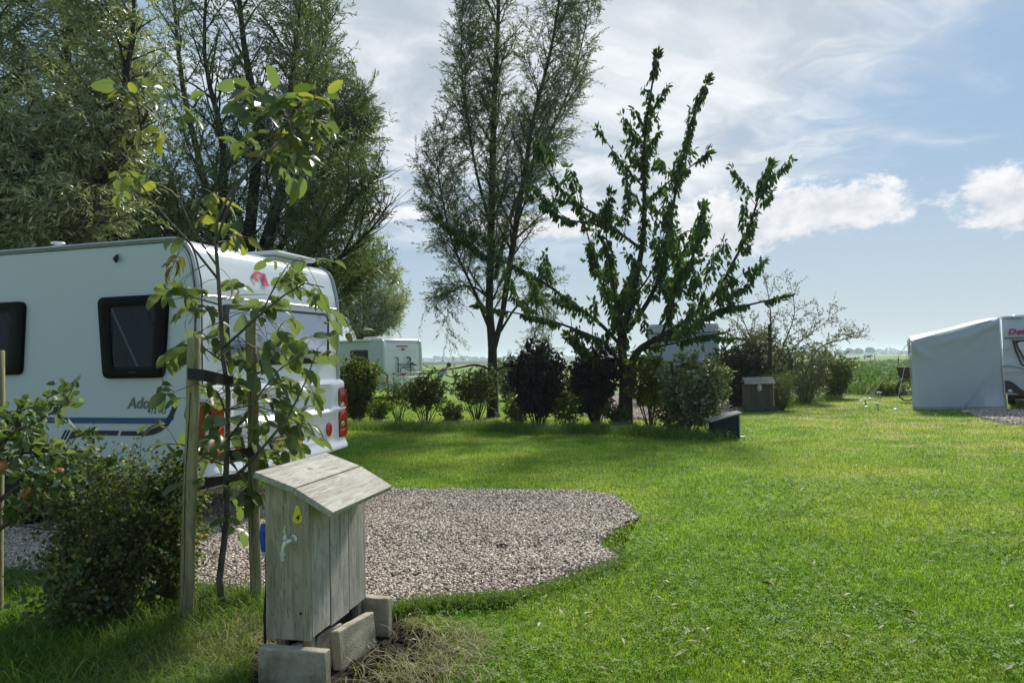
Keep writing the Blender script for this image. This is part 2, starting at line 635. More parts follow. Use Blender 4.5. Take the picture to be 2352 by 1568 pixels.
M['purple'] = leafmat('purple_black_leaf', (0.010, 0.011, 0.010), (0.022, 0.020, 0.016), (0.03, 0.045, 0.012), trans=0.12, rough=0.45)
M['redleaf'] = leafmat('sparse_reddish_leaf', (0.06, 0.075, 0.03), (0.12, 0.085, 0.05), (0.20, 0.06, 0.04), back=(0.17, 0.17, 0.13), trans=0.3, cut=0.85)
M['bush'] = leafmat('rose_bush_leaf', (0.030, 0.068, 0.018), (0.14, 0.165, 0.045), (0.42, 0.30, 0.07), back=(0.13, 0.17, 0.09), trans=0.38, cut=0.85)
M['apple_leaf'] = leafmat('apple_leaf', (0.060, 0.100, 0.030), (0.11, 0.15, 0.045), (0.30, 0.25, 0.05), back=(0.20, 0.24, 0.16), trans=0.35, cut=0.92)
M['walnut'] = leafmat('walnut_leaflet', (0.022, 0.060, 0.014), (0.085, 0.130, 0.020), back=(0.16, 0.20, 0.12), trans=0.33, rough=0.36, spec=0.5, by_object=True)
M['walnut_y'] = leafmat('yellowing_walnut_leaflet', (0.13, 0.16, 0.02), (0.26, 0.24, 0.03), back=(0.24, 0.24, 0.08), trans=0.45, rough=0.42, by_object=True)
M['walnut_b'] = leafmat('browned_walnut_leaflet', (0.10, 0.085, 0.02), (0.10, 0.12, 0.03), back=(0.14, 0.13, 0.07), trans=0.3, rough=0.6, by_object=True)
M['far_leaf'] = leafmat('far_foliage', (0.03, 0.05, 0.02), (0.05, 0.075, 0.03), trans=0.15)
M['bark'] = bark('willow_bark', (0.015, 0.012, 0.009), (0.050, 0.042, 0.032))
M['bark_dark'] = bark('cherry_bark', (0.014, 0.011, 0.009), (0.045, 0.036, 0.03), 20)
M['twig'] = bark('thin_stems', (0.05, 0.035, 0.025), (0.12, 0.09, 0.06), 30)
M['walnut_bark'] = bark('walnut_bark', (0.06, 0.055, 0.045), (0.16, 0.15, 0.13), 26)
M['rachis'] = plain('leaf_stalk', (0.12, 0.12, 0.04), 0.6)
M['post'] = timber('round_post_wood', (0.36, 0.33, 0.18), (0.22, 0.21, 0.11), (0.14, 0.15, 0.07), 'Z', 40, False)
M['plank'] = timber('grey_plank', (0.46, 0.43, 0.375), (0.32, 0.295, 0.25), (0.54, 0.52, 0.48), 'Z')
M['plank_front'] = timber('greenish_plank', (0.40, 0.355, 0.265), (0.265, 0.235, 0.17), (0.20, 0.18, 0.10), 'Z')
M['roof_board'] = timber('lichened_roof_board', (0.47, 0.445, 0.39), (0.31, 0.29, 0.245), (0.50, 0.50, 0.45), 'Y')
M['old_board'] = timber('dark_board', (0.10, 0.105, 0.075), (0.06, 0.062, 0.045), (0.05, 0.06, 0.035), 'Z', 40)
M['old_roof'] = timber('pale_lid_board', (0.34, 0.33, 0.28), (0.22, 0.21, 0.18), (0.40, 0.40, 0.36), 'X', 40)
M['concrete'] = concrete('concrete_kerb', (0.44, 0.39, 0.29), (0.31, 0.275, 0.20), (0.16, 0.15, 0.08))
M['concrete_dark'] = concrete('dark_concrete', (0.09, 0.09, 0.075), (0.055, 0.055, 0.048), (0.04, 0.05, 0.03))  # much darker and greyer than the near kerb concrete
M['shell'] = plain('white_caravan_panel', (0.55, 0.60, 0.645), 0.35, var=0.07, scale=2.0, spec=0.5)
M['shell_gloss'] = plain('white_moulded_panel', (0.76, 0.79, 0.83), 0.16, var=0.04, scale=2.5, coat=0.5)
M['shell_grey'] = plain('grey_white_panel', (0.52, 0.56, 0.62), 0.3, var=0.06, scale=2.0)
M['rail'] = plain('aluminium_rail', (0.45, 0.46, 0.46), 0.35, metal=0.7)
M['black'] = plain('black_plastic', (0.008, 0.008, 0.010), 0.3, var=0.3)
M['frame_black'] = plain('matt_black_frame', (0.002, 0.002, 0.003), 0.4, var=0.3, spec=0.10)
M['rubber'] = plain('black_rubber', (0.012, 0.012, 0.012), 0.75, var=0.3)
M['dark'] = plain('underbody', (0.02, 0.02, 0.02), 0.9)
M['curtain'] = plain('grey_curtain', (0.42, 0.46, 0.52), 0.9, var=0.25, scale=3)
M['blue'] = plain('blue_stripe', (0.012, 0.075, 0.20), 0.35, var=0.1)
M['navy'] = plain('navy_stripe', (0.005, 0.007, 0.045), 0.3, var=0.1)
M['letter_grey'] = plain('grey_lettering', (0.14, 0.155, 0.175), 0.4, var=0.1)
M['letter_pink'] = plain('red_lettering', (0.62, 0.06, 0.10), 0.4, var=0.05)
M['letter_blue'] = plain('blue_lettering', (0.22, 0.25, 0.42), 0.4, var=0.05)
M['magenta'] = plain('magenta_lettering', (0.42, 0.02, 0.14), 0.4, var=0.05)
M['plate_yellow'] = plain('plate_yellow', (0.78, 0.47, 0.08), 0.4, var=0.06)
M['plate_blue'] = plain('plate_blue', (0.02, 0.07, 0.35), 0.4)
M['red'] = plain('red_lens', (0.22, 0.003, 0.005), 0.12, var=0.2, scale=30, coat=0.6)
M['red_bright'] = plain('bright_red_lens', (0.50, 0.008, 0.010), 0.12, var=0.35, scale=45, coat=0.6)
M['clear'] = plain('clear_lens', (0.62, 0.62, 0.60), 0.08, metal=0.7, var=0.4, scale=60)
M['chrome'] = plain('worn_chrome', (0.62, 0.62, 0.63), 0.25, metal=0.6, var=0.15, scale=40)
M['old_metal'] = plain('dull_grey_tube', (0.07, 0.075, 0.085), 0.5)
M['grey_plastic'] = plain('grey_plastic', (0.52, 0.54, 0.55), 0.4)
M['tag_yellow'] = plain('yellow_tag', (0.66, 0.57, 0.04), 0.4, var=0.08)
M['plug_blue'] = plain('blue_plug', (0.012, 0.055, 0.42), 0.4, var=0.1)
M['white_plastic'] = plain('white_plastic', (0.72, 0.72, 0.70), 0.4)
M['canvas'] = cloth('grey_awning_cloth', (0.53, 0.58, 0.66), 0.22)
M['canvas_roof'] = plain('pale_awning_roof', (0.55, 0.58, 0.60), 0.7, var=0.06)
M['canvas_tan'] = plain('tan_awning_gable', (0.33, 0.31, 0.26), 0.85)
M['basket'] = plain('brown_wicker', (0.07, 0.04, 0.03), 0.8, var=0.5, scale=90, bump=0.6)
M['skin'] = plain('skin', (0.42, 0.24, 0.17), 0.55)
M['hair'] = plain('dark_hair', (0.02, 0.014, 0.01), 0.6)
M['trousers'] = plain('dark_trousers', (0.02, 0.025, 0.045), 0.85)
M['cap'] = plain('khaki_cap', (0.06, 0.065, 0.04), 0.85)
M['cow_black'] = plain('black_hide', (0.012, 0.012, 0.013), 0.8)
M['apple'] = plain('ripe_apple', (0.50, 0.20, 0.07), 0.35, var=0.5, scale=20)
M['brown_leaf'] = plain('dead_brown_leaf', (0.14, 0.035, 0.02), 0.8, var=0.4)
M['tan_leaf'] = plain('dead_tan_leaf', (0.20, 0.15, 0.11), 0.85, var=0.4)
M['yellow_leaf'] = plain('fallen_yellow_leaf', (0.42, 0.36, 0.04), 0.6, var=0.3)
M['tan_leaf_pale'] = plain('pale_litter', (0.45, 0.42, 0.28), 0.8)
M['rose'] = plain('pink_petals', (0.60, 0.03, 0.16), 0.6)
M['lamp_glass'] = plain('lamp_glass', (0.62, 0.62, 0.60), 0.3)


def glass_pane(name, tint, trans=0.72, rough=0.04, refl=0.5):
    mt, t, b = new_mat(name)
    b.inputs['Base Color'].default_value = (*tint, 1)
    b.inputs['Roughness'].default_value = rough
    b.inputs['Specular IOR Level'].default_value = refl
    tp = t.new('ShaderNodeBsdfTransparent')
    tp.inputs[0].default_value = (0.55, 0.6, 0.66, 1)
    ms = t.new('ShaderNodeMixShader')
    ms.inputs[0].default_value = trans
    t.l.new(b.outputs[0], ms.inputs[1]); t.l.new(tp.outputs[0], ms.inputs[2])
    t.l.new(ms.outputs[0], t.n['Material Output'].inputs[0])
    return mt


M['pane'] = glass_pane('tinted_pane', (0.01, 0.012, 0.016))


def mirror_pane():
    mt, t, b = new_mat('reflecting_pane')
    b.inputs['Base Color'].default_value = (0.36, 0.39, 0.48, 1)
    b.inputs['Metallic'].default_value = 0.75
    b.inputs['Roughness'].default_value = 0.07
    co = t.new('ShaderNodeTexCoord').outputs['Object']
    bp = t.new('ShaderNodeBump')
    bp.inputs['Strength'].default_value = 0.12
    bp.inputs['Distance'].default_value = 0.05
    t.l.new(t.noise(co, 2.5, 2, 0.5), bp.inputs['Height'])
    t.l.new(bp.outputs[0], b.inputs['Normal'])
    return mt


M['mirror_pane'] = mirror_pane()


def screen_mat():
    mt, t, b = new_mat('corrugated_blue_screen')
    co = t.new('ShaderNodeTexCoord').outputs['Object']
    wv = t.new('ShaderNodeTexWave', wave_type='BANDS', bands_direction='X')
    wv.inputs['Scale'].default_value = 7.0
    t.l.new(co, wv.inputs['Vector'])
    t.l.new(t.mix(wv.outputs['Fac'], (0.28, 0.35, 0.47), (0.50, 0.57, 0.68)), b.inputs['Base Color'])
    b.inputs['Roughness'].default_value = 0.35
    return mt


M['screen'] = screen_mat()


def print_shirt():
    mt, t, b = new_mat('printed_shirt')
    co = t.new('ShaderNodeTexCoord').outputs['Object']
    n = t.noise(co, 14, 3, 0.6, 0.5)
    t.l.new(t.mix(t.sm(n, 0.46, 0.54), (0.03, 0.06, 0.14), (0.60, 0.62, 0.66)), b.inputs['Base Color'])
    b.inputs['Roughness'].default_value = 0.85
    return mt


M['shirt'] = print_shirt()


def cow_hide():
    mt, t, b = new_mat('patched_hide')
    co = t.new('ShaderNodeTexCoord').outputs['Object']
    n = t.noise(co, 1.4, 2, 0.5)
    t.l.new(t.mix(t.sm(n, 0.48, 0.52), (0.014, 0.013, 0.013), (0.62, 0.58, 0.52)), b.inputs['Base Color'])
    b.inputs['Roughness'].default_value = 0.85
    return mt


M['cow'] = cow_hide()


def pebble_mat():
    mt, t, b = new_mat('river_pebbles')
    r = t.new('ShaderNodeObjectInfo').outputs['Random']
    cr = t.new('ShaderNodeValToRGB')
    t.l.new(r, cr.inputs[0])
    e = cr.color_ramp
    e.interpolation = 'CONSTANT'
    cols = [(0.29, 0.215, 0.165), (0.45, 0.36, 0.285), (0.58, 0.48, 0.375), (0.21, 0.16, 0.13), (0.64, 0.56, 0.45),
            (0.38, 0.29, 0.23), (0.51, 0.41, 0.32), (0.34, 0.27, 0.22), (0.74, 0.66, 0.54), (0.48, 0.39, 0.30)]
    e.elements[0].position = 0; e.elements[0].color = (*cols[0], 1)
    e.elements[1].position = 0.1; e.elements[1].color = (*cols[1], 1)
    for i in range(2, 10):
        q = e.elements.new(i / 10); q.color = (*cols[i], 1)
    t.l.new(cr.outputs[0], b.inputs['Base Color'])
    b.inputs['Roughness'].default_value = 0.65
    return mt


M['pebble'] = pebble_mat()
# ================================================================== ground
def bumpy(x, y):
    return 0.0


def sheet(name, poly, z, mat, kind='structure', sub=None):
    me = bpy.data.meshes.new(name)
    bm = bmesh.new()
    vs = [bm.verts.new((p[0], p[1], z)) for p in poly]
    bm.faces.new(vs)
    bmesh.ops.triangulate(bm, faces=bm.faces)
    bmesh.ops.recalc_face_normals(bm, faces=bm.faces)
    for f in bm.faces:
        if f.normal.z < 0: f.normal_flip()
    bm.to_mesh(me); bm.free()
    return tag(link(name, me, mats=mat), kind=kind)


sheet('meadow', [(-3600, -300), (3600, -300), (3600, 3600), (-3600, 3600)], -0.004, M['meadow'])
# camp lawn, its far edge is the ditch
LAWN = [(-40, -8), (26, -8), (30, 22.5), (22, 24.6), (15.5, 26.2), (10, 27.5), (4, 33), (-4, 38), (-16, 42), (-40, 42)]
sheet('lawn', LAWN, 0.0, M['lawn'])


def gpoly(pts):
    return [tuple(G(x, y))[:2] for x, y in pts]


PAD = [(-8.5, 4.75)] + gpoly([(0, 1314), (180, 1330), (330, 1350), (470, 1352), (600, 1372), (760, 1392), (880, 1396),
                             (960, 1390), (1060, 1384), (1140, 1378), (1210, 1358), (1280, 1336), (1350, 1312), (1420, 1288), (1398, 1268),
                             (1374, 1246), (1424, 1216), (1468, 1190), (1446, 1163), (1405, 1139), (1330, 1130),
                             (1150, 1128), (980, 1129), (872, 1124)]) + [(-8.5, 9.6)]
PAD_RV = gpoly([(1340, 958), (1480, 965), (1700, 950), (1720, 905), (1640, 893), (1380, 905)])
PAD_AWN = gpoly([(2205, 944), (2260, 944), (2330, 942), (2700, 935), (2700, 985), (2420, 980), (2330, 976), (2275, 967), (2240, 956)])
sheet('gravel_pad', PAD, 0.004, M['bed'])
sheet('gravel_pad', PAD_RV, 0.004, M['bed'])
sheet('gravel_pad', PAD_AWN, 0.004, M['bed'])
SOIL = gpoly([(790, 1440), (860, 1405), (960, 1440), (1010, 1470), (1060, 1500), (1020, 1560), (960, 1640), (640, 1680),
              (560, 1600), (590, 1470), (700, 1420)])
sheet('bare_soil', SOIL, 0.004, M['soil'])


def inside(poly, X, Y):
    c = np.zeros(X.shape, bool)
    n = len(poly)
    for i in range(n):
        x1, y1 = poly[i]; x2, y2 = poly[(i + 1) % n]
        cond = ((y1 > Y) != (y2 > Y))
        xi = (x2 - x1) * (Y - y1) / ((y2 - y1) if y2 != y1 else 1e-9) + x1
        c ^= cond & (X < xi)
    return c


def vnoise(X, Y, sc, seed=0):
    """cheap smooth value noise"""
    r = np.random.default_rng(seed).random((64, 64))
    x, y = X * sc, Y * sc
    xi, yi = np.floor(x).astype(int), np.floor(y).astype(int)
    fx, fy = x - xi, y - yi
    fx = fx * fx * (3 - 2 * fx); fy = fy * fy * (3 - 2 * fy)
    g = lambda a, b: r[a % 64, b % 64]
    return (g(xi, yi) * (1 - fx) + g(xi + 1, yi) * fx) * (1 - fy) + (g(xi, yi + 1) * (1 - fx) + g(xi + 1, yi + 1) * fx) * fy


def wedge_points(n, y0, y1, xl=-0.74, xr=0.74, power=2.0):
    """ground points in the field of view, density falling with the square of the distance"""
    u = RNG.random(n)
    Y = y0 * (y1 / y0) ** u if power == 2 else np.sqrt(y0**2 + u * (y1**2 - y0**2))
    X = Y * (xl + (xr - xl) * RNG.random(n))
    return X, Y


# ---- mown blades: one triangle each
def blades(name, X, Y, h, w, lean, mat, label, cat, seg=1, z0=0.0, toward=None):
    n = len(X)
    az = RNG.random(n) * 2 * np.pi
    fa = az + np.pi / 2 + RNG.normal(0, 0.5, n)
    side = np.stack([np.cos(fa), np.sin(fa), np.zeros(n)], 1)
    ld = np.stack([np.cos(az), np.sin(az), np.zeros(n)], 1)
    base = np.stack([X, Y, np.full(n, z0)], 1)
    ln = lean * (0.3 + RNG.random(n) * 1.1)
    tint = RNG.random(n)
    if seg == 1:
        V = np.empty((n, 3, 3))
        V[:, 0] = base - side * (w / 2)[:, None]
        V[:, 1] = base + side * (w / 2)[:, None]
        V[:, 2] = base + ld * (ln * h)[:, None] + np.array([0, 0, 1]) * (h * np.sqrt(np.maximum(0.08, 1 - np.minimum(ln, .98) ** 2)))[:, None]
        F = np.arange(n * 3).reshape(n, 3)
        me = np_mesh(name, V.reshape(-1, 3), F, np.repeat(tint, 3))
    else:
        k = seg
        V = np.empty((n, 2 * k + 1, 3))
        for i in range(k):
            s = i / k
            c = base + ld * (ln * h * s ** 2.0)[:, None] + np.array([0, 0, 1]) * (h * (s - 0.35 * np.minimum(ln, 1.6) * s ** 2.2))[:, None]
            ww = (w / 2 * (1 - 0.55 * s))[:, None]
            V[:, 2 * i] = c - side * ww
            V[:, 2 * i + 1] = c + side * ww
        V[:, 2 * k] = base + ld * (ln * h)[:, None] + np.array([0, 0, 1]) * (h * np.maximum(0.04, 1 - 0.35 * np.minimum(ln, 1.6) - 0.22 * ln))[:, None]
        F = []
        idx = np.arange(n)[:, None] * (2 * k + 1)
        for i in range(k - 1):
            a = 2 * i
            F.append(idx + np.array([[a, a + 1, a + 3]]))
            F.append(idx + np.array([[a, a + 3, a + 2]]))
        a = 2 * (k - 1)
        F.append(idx + np.array([[a, a + 1, a + 2]]))
        me = np_mesh(name, V.reshape(-1, 3), np.concatenate(F), np.repeat(tint, 2 * k + 1))
    o = link(name, me, mats=mat)
    return tag(o, label, cat, kind='stuff')


def lawn_mask(X, Y, margin=0.0):
    return inside(LAWN, X, Y) & ~inside(PAD, X, Y) & ~inside(SOIL, X, Y) & ~inside(PAD_RV, X, Y) & ~inside(PAD_AWN, X, Y)


X, Y = wedge_points(620000, 2.55, 30.0)
k = lawn_mask(X, Y)
X, Y = X[k], Y[k]
grow = 0.75 + 0.5 * vnoise(X, Y, 1.3, 3)
hh = (0.019 + 0.020 * RNG.random(len(X))) * grow * (1 + 0.02 * Y)
ww = 0.0023 + 0.0007 * Y
blades('lawn_grass', X, Y, hh, ww * (0.7 + 0.6 * RNG.random(len(X))), 0.75, M['blade'],
       'short mown green grass covering the camping field', 'grass')
# clover: tiny three part leaves among the near grass
X, Y = wedge_points(60000, 2.6, 9.0)
k = lawn_mask(X, Y) & (RNG.random(len(X)) < np.clip((vnoise(X, Y, 1.1, 8) + 0.6 * vnoise(X, Y, 3.7, 9) - 0.35) * 1.1, 0.06, .8)) & (X > -0.6)
X, Y = X[k], Y[k]
n = len(X)
r = 0.0075 + 0.004 * RNG.random(n) + 0.0006 * Y
z = 0.022 + 0.022 * RNG.random(n)
a0 = RNG.random(n) * 6.283
V = np.empty((n, 3, 4, 3)); F = []
tl = RNG.normal(0, 0.35, (n, 2))
for j in range(3):
    a = a0 + j * 2.094
    for q, (rr, da) in enumerate(((0.1, 0), (0.85, 0.5), (1.0, 0), (0.85, -0.5))):
        px, py = rr * r * 1.35 * np.cos(a + da), rr * r * 1.35 * np.sin(a + da)
        V[:, j, q, 0] = X + px; V[:, j, q, 1] = Y + py
        V[:, j, q, 2] = z + px * tl[:, 0] + py * tl[:, 1] + (0.002 if q in (1, 3) else 0)
F = np.arange(n * 12).reshape(n * 3, 4)
me = np_mesh('clover', V.reshape(-1, 3), F, np.repeat(RNG.random(n), 12))
tag(link('clover', me, mats=M['clover']), 'low green clover growing through the mown lawn', 'clover', kind='stuff')


def around(poly_pts, n, spread):
    """points scattered round a polyline"""
    pts = np.array([(p[0], p[1]) for p in poly_pts])
    seg = np.linalg.norm(np.diff(pts, axis=0), axis=1)
    cum = np.concatenate([[0], np.cumsum(seg)])
    u = RNG.random(n) * cum[-1]
    i = np.clip(np.searchsorted(cum, u) - 1, 0, len(seg) - 1)
    f = ((u - cum[i]) / seg[i])[:, None]
    p = pts[i] * (1 - f) + pts[i + 1] * f
    return p + RNG.normal(0, spread, (n, 2))


# long unmown grass round the cabinet, the stakes, the bushes
def tall_patch(name, centres, n, spread, h0, h1, w, mat, label, cat, lean=0.7, seg=4, maskf=None):
    q = around(centres, n, spread)
    X, Y = q[:, 0], q[:, 1]
    k = ~inside(PAD, X, Y) & (Y > 2.0)
    if maskf is not None: k &= maskf(X, Y)
    X, Y = X[k], Y[k]
    h = h0 + (h1 - h0) * RNG.random(len(X)) ** 1.6
    return blades(name, X, Y, h, w * (0.6 + 0.8 * RNG.random(len(X))), lean, mat, label, cat, seg)


gp = lambda *a: [tuple(G(x, y))[:2] for x, y in a]
tall_patch('long_grass', gp((-60, 1500), (150, 1520), (330, 1490), (480, 1440), (590, 1430)), 9000, 0.34, 0.06, 0.24, 0.0055, M['tall'],
           'long unmown grass in the shade under the bush and round the stakes', 'grass', 0.9,
           maskf=lambda X, Y: ~inside(SOIL, X, Y))
tall_patch('long_grass', gp((150, 1700), (400, 1640), (560, 1560)), 7000, 0.22, 0.06, 0.20, 0.005, M['tall'],
           'long unmown grass along the bottom left of the picture', 'grass', 1.0, maskf=lambda X, Y: ~inside(SOIL, X, Y))
tall_patch('long_grass', gp((-100, 1340), (60, 1345), (120, 1350)), 3500, 0.14, 0.05, 0.15, 0.005, M['tall'],
           'sunlit long grass at the edge of the gravel, left of the bush', 'grass', 0.8)
tall_patch('long_grass', gp((440, 1380), (520, 1392), (600, 1398)), 2600, 0.07, 0.06, 0.17, 0.005, M['tall'],
           'sunlit long grass between the stakes at the edge of the gravel', 'grass', 0.7)
tall_patch('long_grass', gp((905, 1412), (980, 1400), (1080, 1394), (1170, 1382)), 5200, 0.045, 0.05, 0.13, 0.004, M['tall'],
           'thick grass fringe along the near edge of the gravel pad', 'grass', 0.7)
tall_patch('long_grass', gp((1180, 1378), (1290, 1350), (1420, 1300), (1400, 1262)), 2600, 0.05, 0.04, 0.10, 0.004, M['tall'],
           'grass fringe round the right end of the gravel pad', 'grass', 0.7)
tall_patch('dry_grass', gp((860, 1580), (950, 1545), (1030, 1500), (1060, 1545), (920, 1620)), 700, 0.12, 0.06, 0.24, 0.0042, M['dry'],
           'straw coloured cut grass lying over the bare soil beside the concrete blocks', 'dry grass', 1.5)
tall_patch('dry_grass', gp((930, 1440), (1000, 1452), (1080, 1470), (1100, 1500)), 600, 0.05, 0.04, 0.14, 0.004, M['dry'],
           'dry matted grass at the upper edge of the bare soil', 'dry grass', 1.4)
tall_patch('dry_grass', gp((300, 1560), (420, 1500), (540, 1520), (580, 1560)), 1500, 0.16, 0.05, 0.2, 0.004, M['dry'],
           'dry matted grass mixed into the long grass at the bottom left', 'dry grass', 1.5, maskf=lambda X, Y: ~inside(SOIL, X, Y))
tall_patch('dry_grass', gp((470, 1470), (560, 1450), (590, 1480)), 1000, 0.09, 0.05, 0.16, 0.004, M['dry'],
           'dry matted grass at the foot of the young tree', 'dry grass', 1.5)


# ---- pebbles by geometry nodes
def unlinked_collection(name, objs):
    c = bpy.data.collections.new(name)
    for o in objs: c.objects.link(o)
    return c


def make_pebbles():
    res = []
    for i in range(6):
        bm = bmesh.new()
        bmesh.ops.create_icosphere(bm, subdivisions=1, radius=1)
        rr = random.Random(i)
        sx, sy, sz = rr.uniform(.8, 1.25), rr.uniform(.65, .95), rr.uniform(.42, .7)
        for v in bm.verts:
            kk = rr.uniform(.86, 1.12)
            v.co = Vector((v.co.x * sx * kk, v.co.y * sy * kk, v.co.z * sz * kk))
        me = bpy.data.meshes.new('pebble'); bm.to_mesh(me); bm.free()
        me.materials.append(M['pebble'])
        me.polygons.foreach_set('use_smooth', [True] * len(me.polygons))
        res.append(bpy.data.objects.new('pebble_shape', me))
    return unlinked_collection('pebble_shapes', res)


def scatter(name, pts, rot, scl, idx, coll, **kw):
    me = bpy.data.meshes.new(name)
    me.vertices.add(len(pts))
    me.vertices.foreach_set('co', np.ascontiguousarray(pts, np.float32).ravel())
    a = me.attributes.new('rot', 'FLOAT_VECTOR', 'POINT'); a.data.foreach_set('vector', np.ascontiguousarray(rot, np.float32).ravel())
    a = me.attributes.new('scl', 'FLOAT', 'POINT'); a.data.foreach_set('value', np.ascontiguousarray(scl, np.float32))
    a = me.attributes.new('idx', 'INT', 'POINT'); a.data.foreach_set('value', np.ascontiguousarray(idx, np.int32))
    o = bpy.data.objects.new(name, me)
    COL.objects.link(o)
    ng = bpy.data.node_groups.new(name + '_scatter', 'GeometryNodeTree')
    ng.interface.new_socket('Geometry', in_out='INPUT', socket_type='NodeSocketGeometry')
    ng.interface.new_socket('Geometry', in_out='OUTPUT', socket_type='NodeSocketGeometry')
    gi = ng.nodes.new('NodeGroupInput'); go = ng.nodes.new('NodeGroupOutput')
    ci = ng.nodes.new('GeometryNodeCollectionInfo')
    ci.inputs[0].default_value = coll
    ci.inputs['Separate Children'].default_value = True
    ip = ng.nodes.new('GeometryNodeInstanceOnPoints')
    ip.inputs['Pick Instance'].default_value = True

    def na(nm, ty):
        q = ng.nodes.new('GeometryNodeInputNamedAttribute'); q.data_type = ty
        q.inputs[0].default_value = nm
        return [s for s in q.outputs if s.enabled and s.name == 'Attribute'][0]
    L = ng.links.new
    L(gi.outputs[0], ip.inputs['Points']); L(ci.outputs[0], ip.inputs['Instance'])
    L(na('idx', 'INT'), ip.inputs['Instance Index'])
    L(na('rot', 'FLOAT_VECTOR'), ip.inputs['Rotation'])
    L(na('scl', 'FLOAT'), ip.inputs['Scale'])
    L(ip.outputs[0], go.inputs[0])
    md = o.modifiers.new('scatter', 'NODES'); md.node_group = ng
    return tag(o, kind='stuff', **kw)


PEB = make_pebbles()


def gravel(poly, dens, rad, label, xr, yr, fall=None):
    A = (xr[1] - xr[0]) * (yr[1] - yr[0])
    n = int(A * dens)
    X = RNG.uniform(*xr, n); Y = RNG.uniform(*yr, n)
    sj = np.where(RNG.random(n) < .12, .09, .02); jx = RNG.normal(0, 1, n) * sj; jy = RNG.normal(0, 1, n) * sj
    k = inside(poly, X + jx, Y + jy) & (np.abs(X / Y) < 0.78)
    if fall: k &= RNG.random(n) < np.clip((fall / Y) ** 1.2, 0, 1)
    X, Y = X[k], Y[k]; n = len(X)
    hum = 0.05 * vnoise(X * .6, Y, 2.2, 21) + 0.012 * vnoise(X, Y, 4.0, 22)
    s = rad * (0.55 + 0.75 * RNG.random(n) ** 1.3)
    Z = 0.004 + hum * 0.6 + s * 0.25 + RNG.random(n) * 0.006
    rot = np.stack([RNG.normal(0, .4, n), RNG.normal(0, .4, n), RNG.random(n) * 6.28], 1)
    return scatter('gravel', np.stack([X, Y, Z], 1), rot, s, RNG.integers(0, 6, n), PEB, label=label, cat='gravel')


gravel(PAD, 4300, 0.0118, 'beige and grey river pebbles covering the near camping pitch', (-6.5, 2.0), (3.9, 9.7), 6.2)
gravel(PAD_AWN, 500, 0.024, 'grey pebbles on the pitch under the far right caravan', (9, 18), (13, 19), None)
gravel(PAD_RV, 260, 0.03, 'pale pebbles on the pitch behind the hedge', (1.5, 11), (16, 34), None)

# ================================================================== foliage engine
def wander(p0, d0, L, n, up=0.0, wob=0.12, rng=random):
    pts = [Vector(p0)]
    d = Vector(d0).normalized()
    for i in range(n):
        d = (d + Vector((rng.gauss(0, wob), rng.gauss(0, wob), rng.gauss(0, wob) + up))).normalized()
        pts.append(pts[-1] + d * (L / n))
    return pts


def at_path(pts, t):
    f = t * (len(pts) - 1)
    i = min(int(f), len(pts) - 2)
    f -= i
    return pts[i].lerp(pts[i + 1], f), (pts[i + 1] - pts[i]).normalized()


def leaves_lance(name, Pn, Dn, l, w, mat, parent, tint, sag=0.0, kind='stuff'):
    """narrow folded leaves, two triangles each"""
    n = len(Pn)
    Dn = unit(Dn)
    rnd = unit(RNG.normal(0, 1, (n, 3)))
    S = unit(np.cross(Dn, rnd))
    N = np.cross(S, Dn)
    V = np.empty((n, 4, 3))
    V[:, 0] = Pn
    V[:, 1] = Pn + Dn * (l * .42)[:, None] + S * (w / 2)[:, None] + N * (w * .15)[:, None]
    V[:, 2] = Pn + Dn * l[:, None] - N * (l * .10)[:, None] - np.array([0, 0, sag]) * l[:, None]
    V[:, 3] = Pn + Dn * (l * .42)[:, None] - S * (w / 2)[:, None] + N * (w * .15)[:, None]
    idx = np.arange(n)[:, None] * 4
    F = np.concatenate([idx + [[0, 1, 2]], idx + [[0, 2, 3]]])
    o = link(name, np_mesh(name, V.reshape(-1, 3), F, np.repeat(tint, 4)), parent, mat)
    if kind: o['kind'] = kind
    return o


def leaves_broad(name, Pn, Dn, l, w, mat, parent, tint, curl=0.15, flat=0.0, kind='stuff'):
    """broad leaves with raised halves, four triangles each"""
    n = len(Pn)
    Dn = unit(Dn)
    rnd = unit(RNG.normal(0, 1, (n, 3)) + np.array([0, 0, flat * 3]))
    S = unit(np.cross(Dn, rnd))
    N = np.cross(S, Dn)
    V = np.empty((n, 6, 3))
    c = lambda a: a[:, None]
    V[:, 0] = Pn
    V[:, 1] = Pn + Dn * c(l * .30) + S * c(w * .48) + N * c(w * .16)
    V[:, 2] = Pn + Dn * c(l * .68) + S * c(w * .38) + N * c(w * .10 - l * curl * .4)
    V[:, 3] = Pn + Dn * c(l) - N * c(l * curl)
    V[:, 4] = Pn + Dn * c(l * .68) - S * c(w * .38) + N * c(w * .10 - l * curl * .4)
    V[:, 5] = Pn + Dn * c(l * .30) - S * c(w * .48) + N * c(w * .16)
    idx = np.arange(n)[:, None] * 6
    F = np.concatenate([idx + [[0, 1, 2, 3]], idx + [[0, 3, 4, 5]]])
    o = link(name, np_mesh(name, V.reshape(-1, 3), F, np.repeat(tint, 6)), parent, mat)
    if kind: o['kind'] = kind
    return o


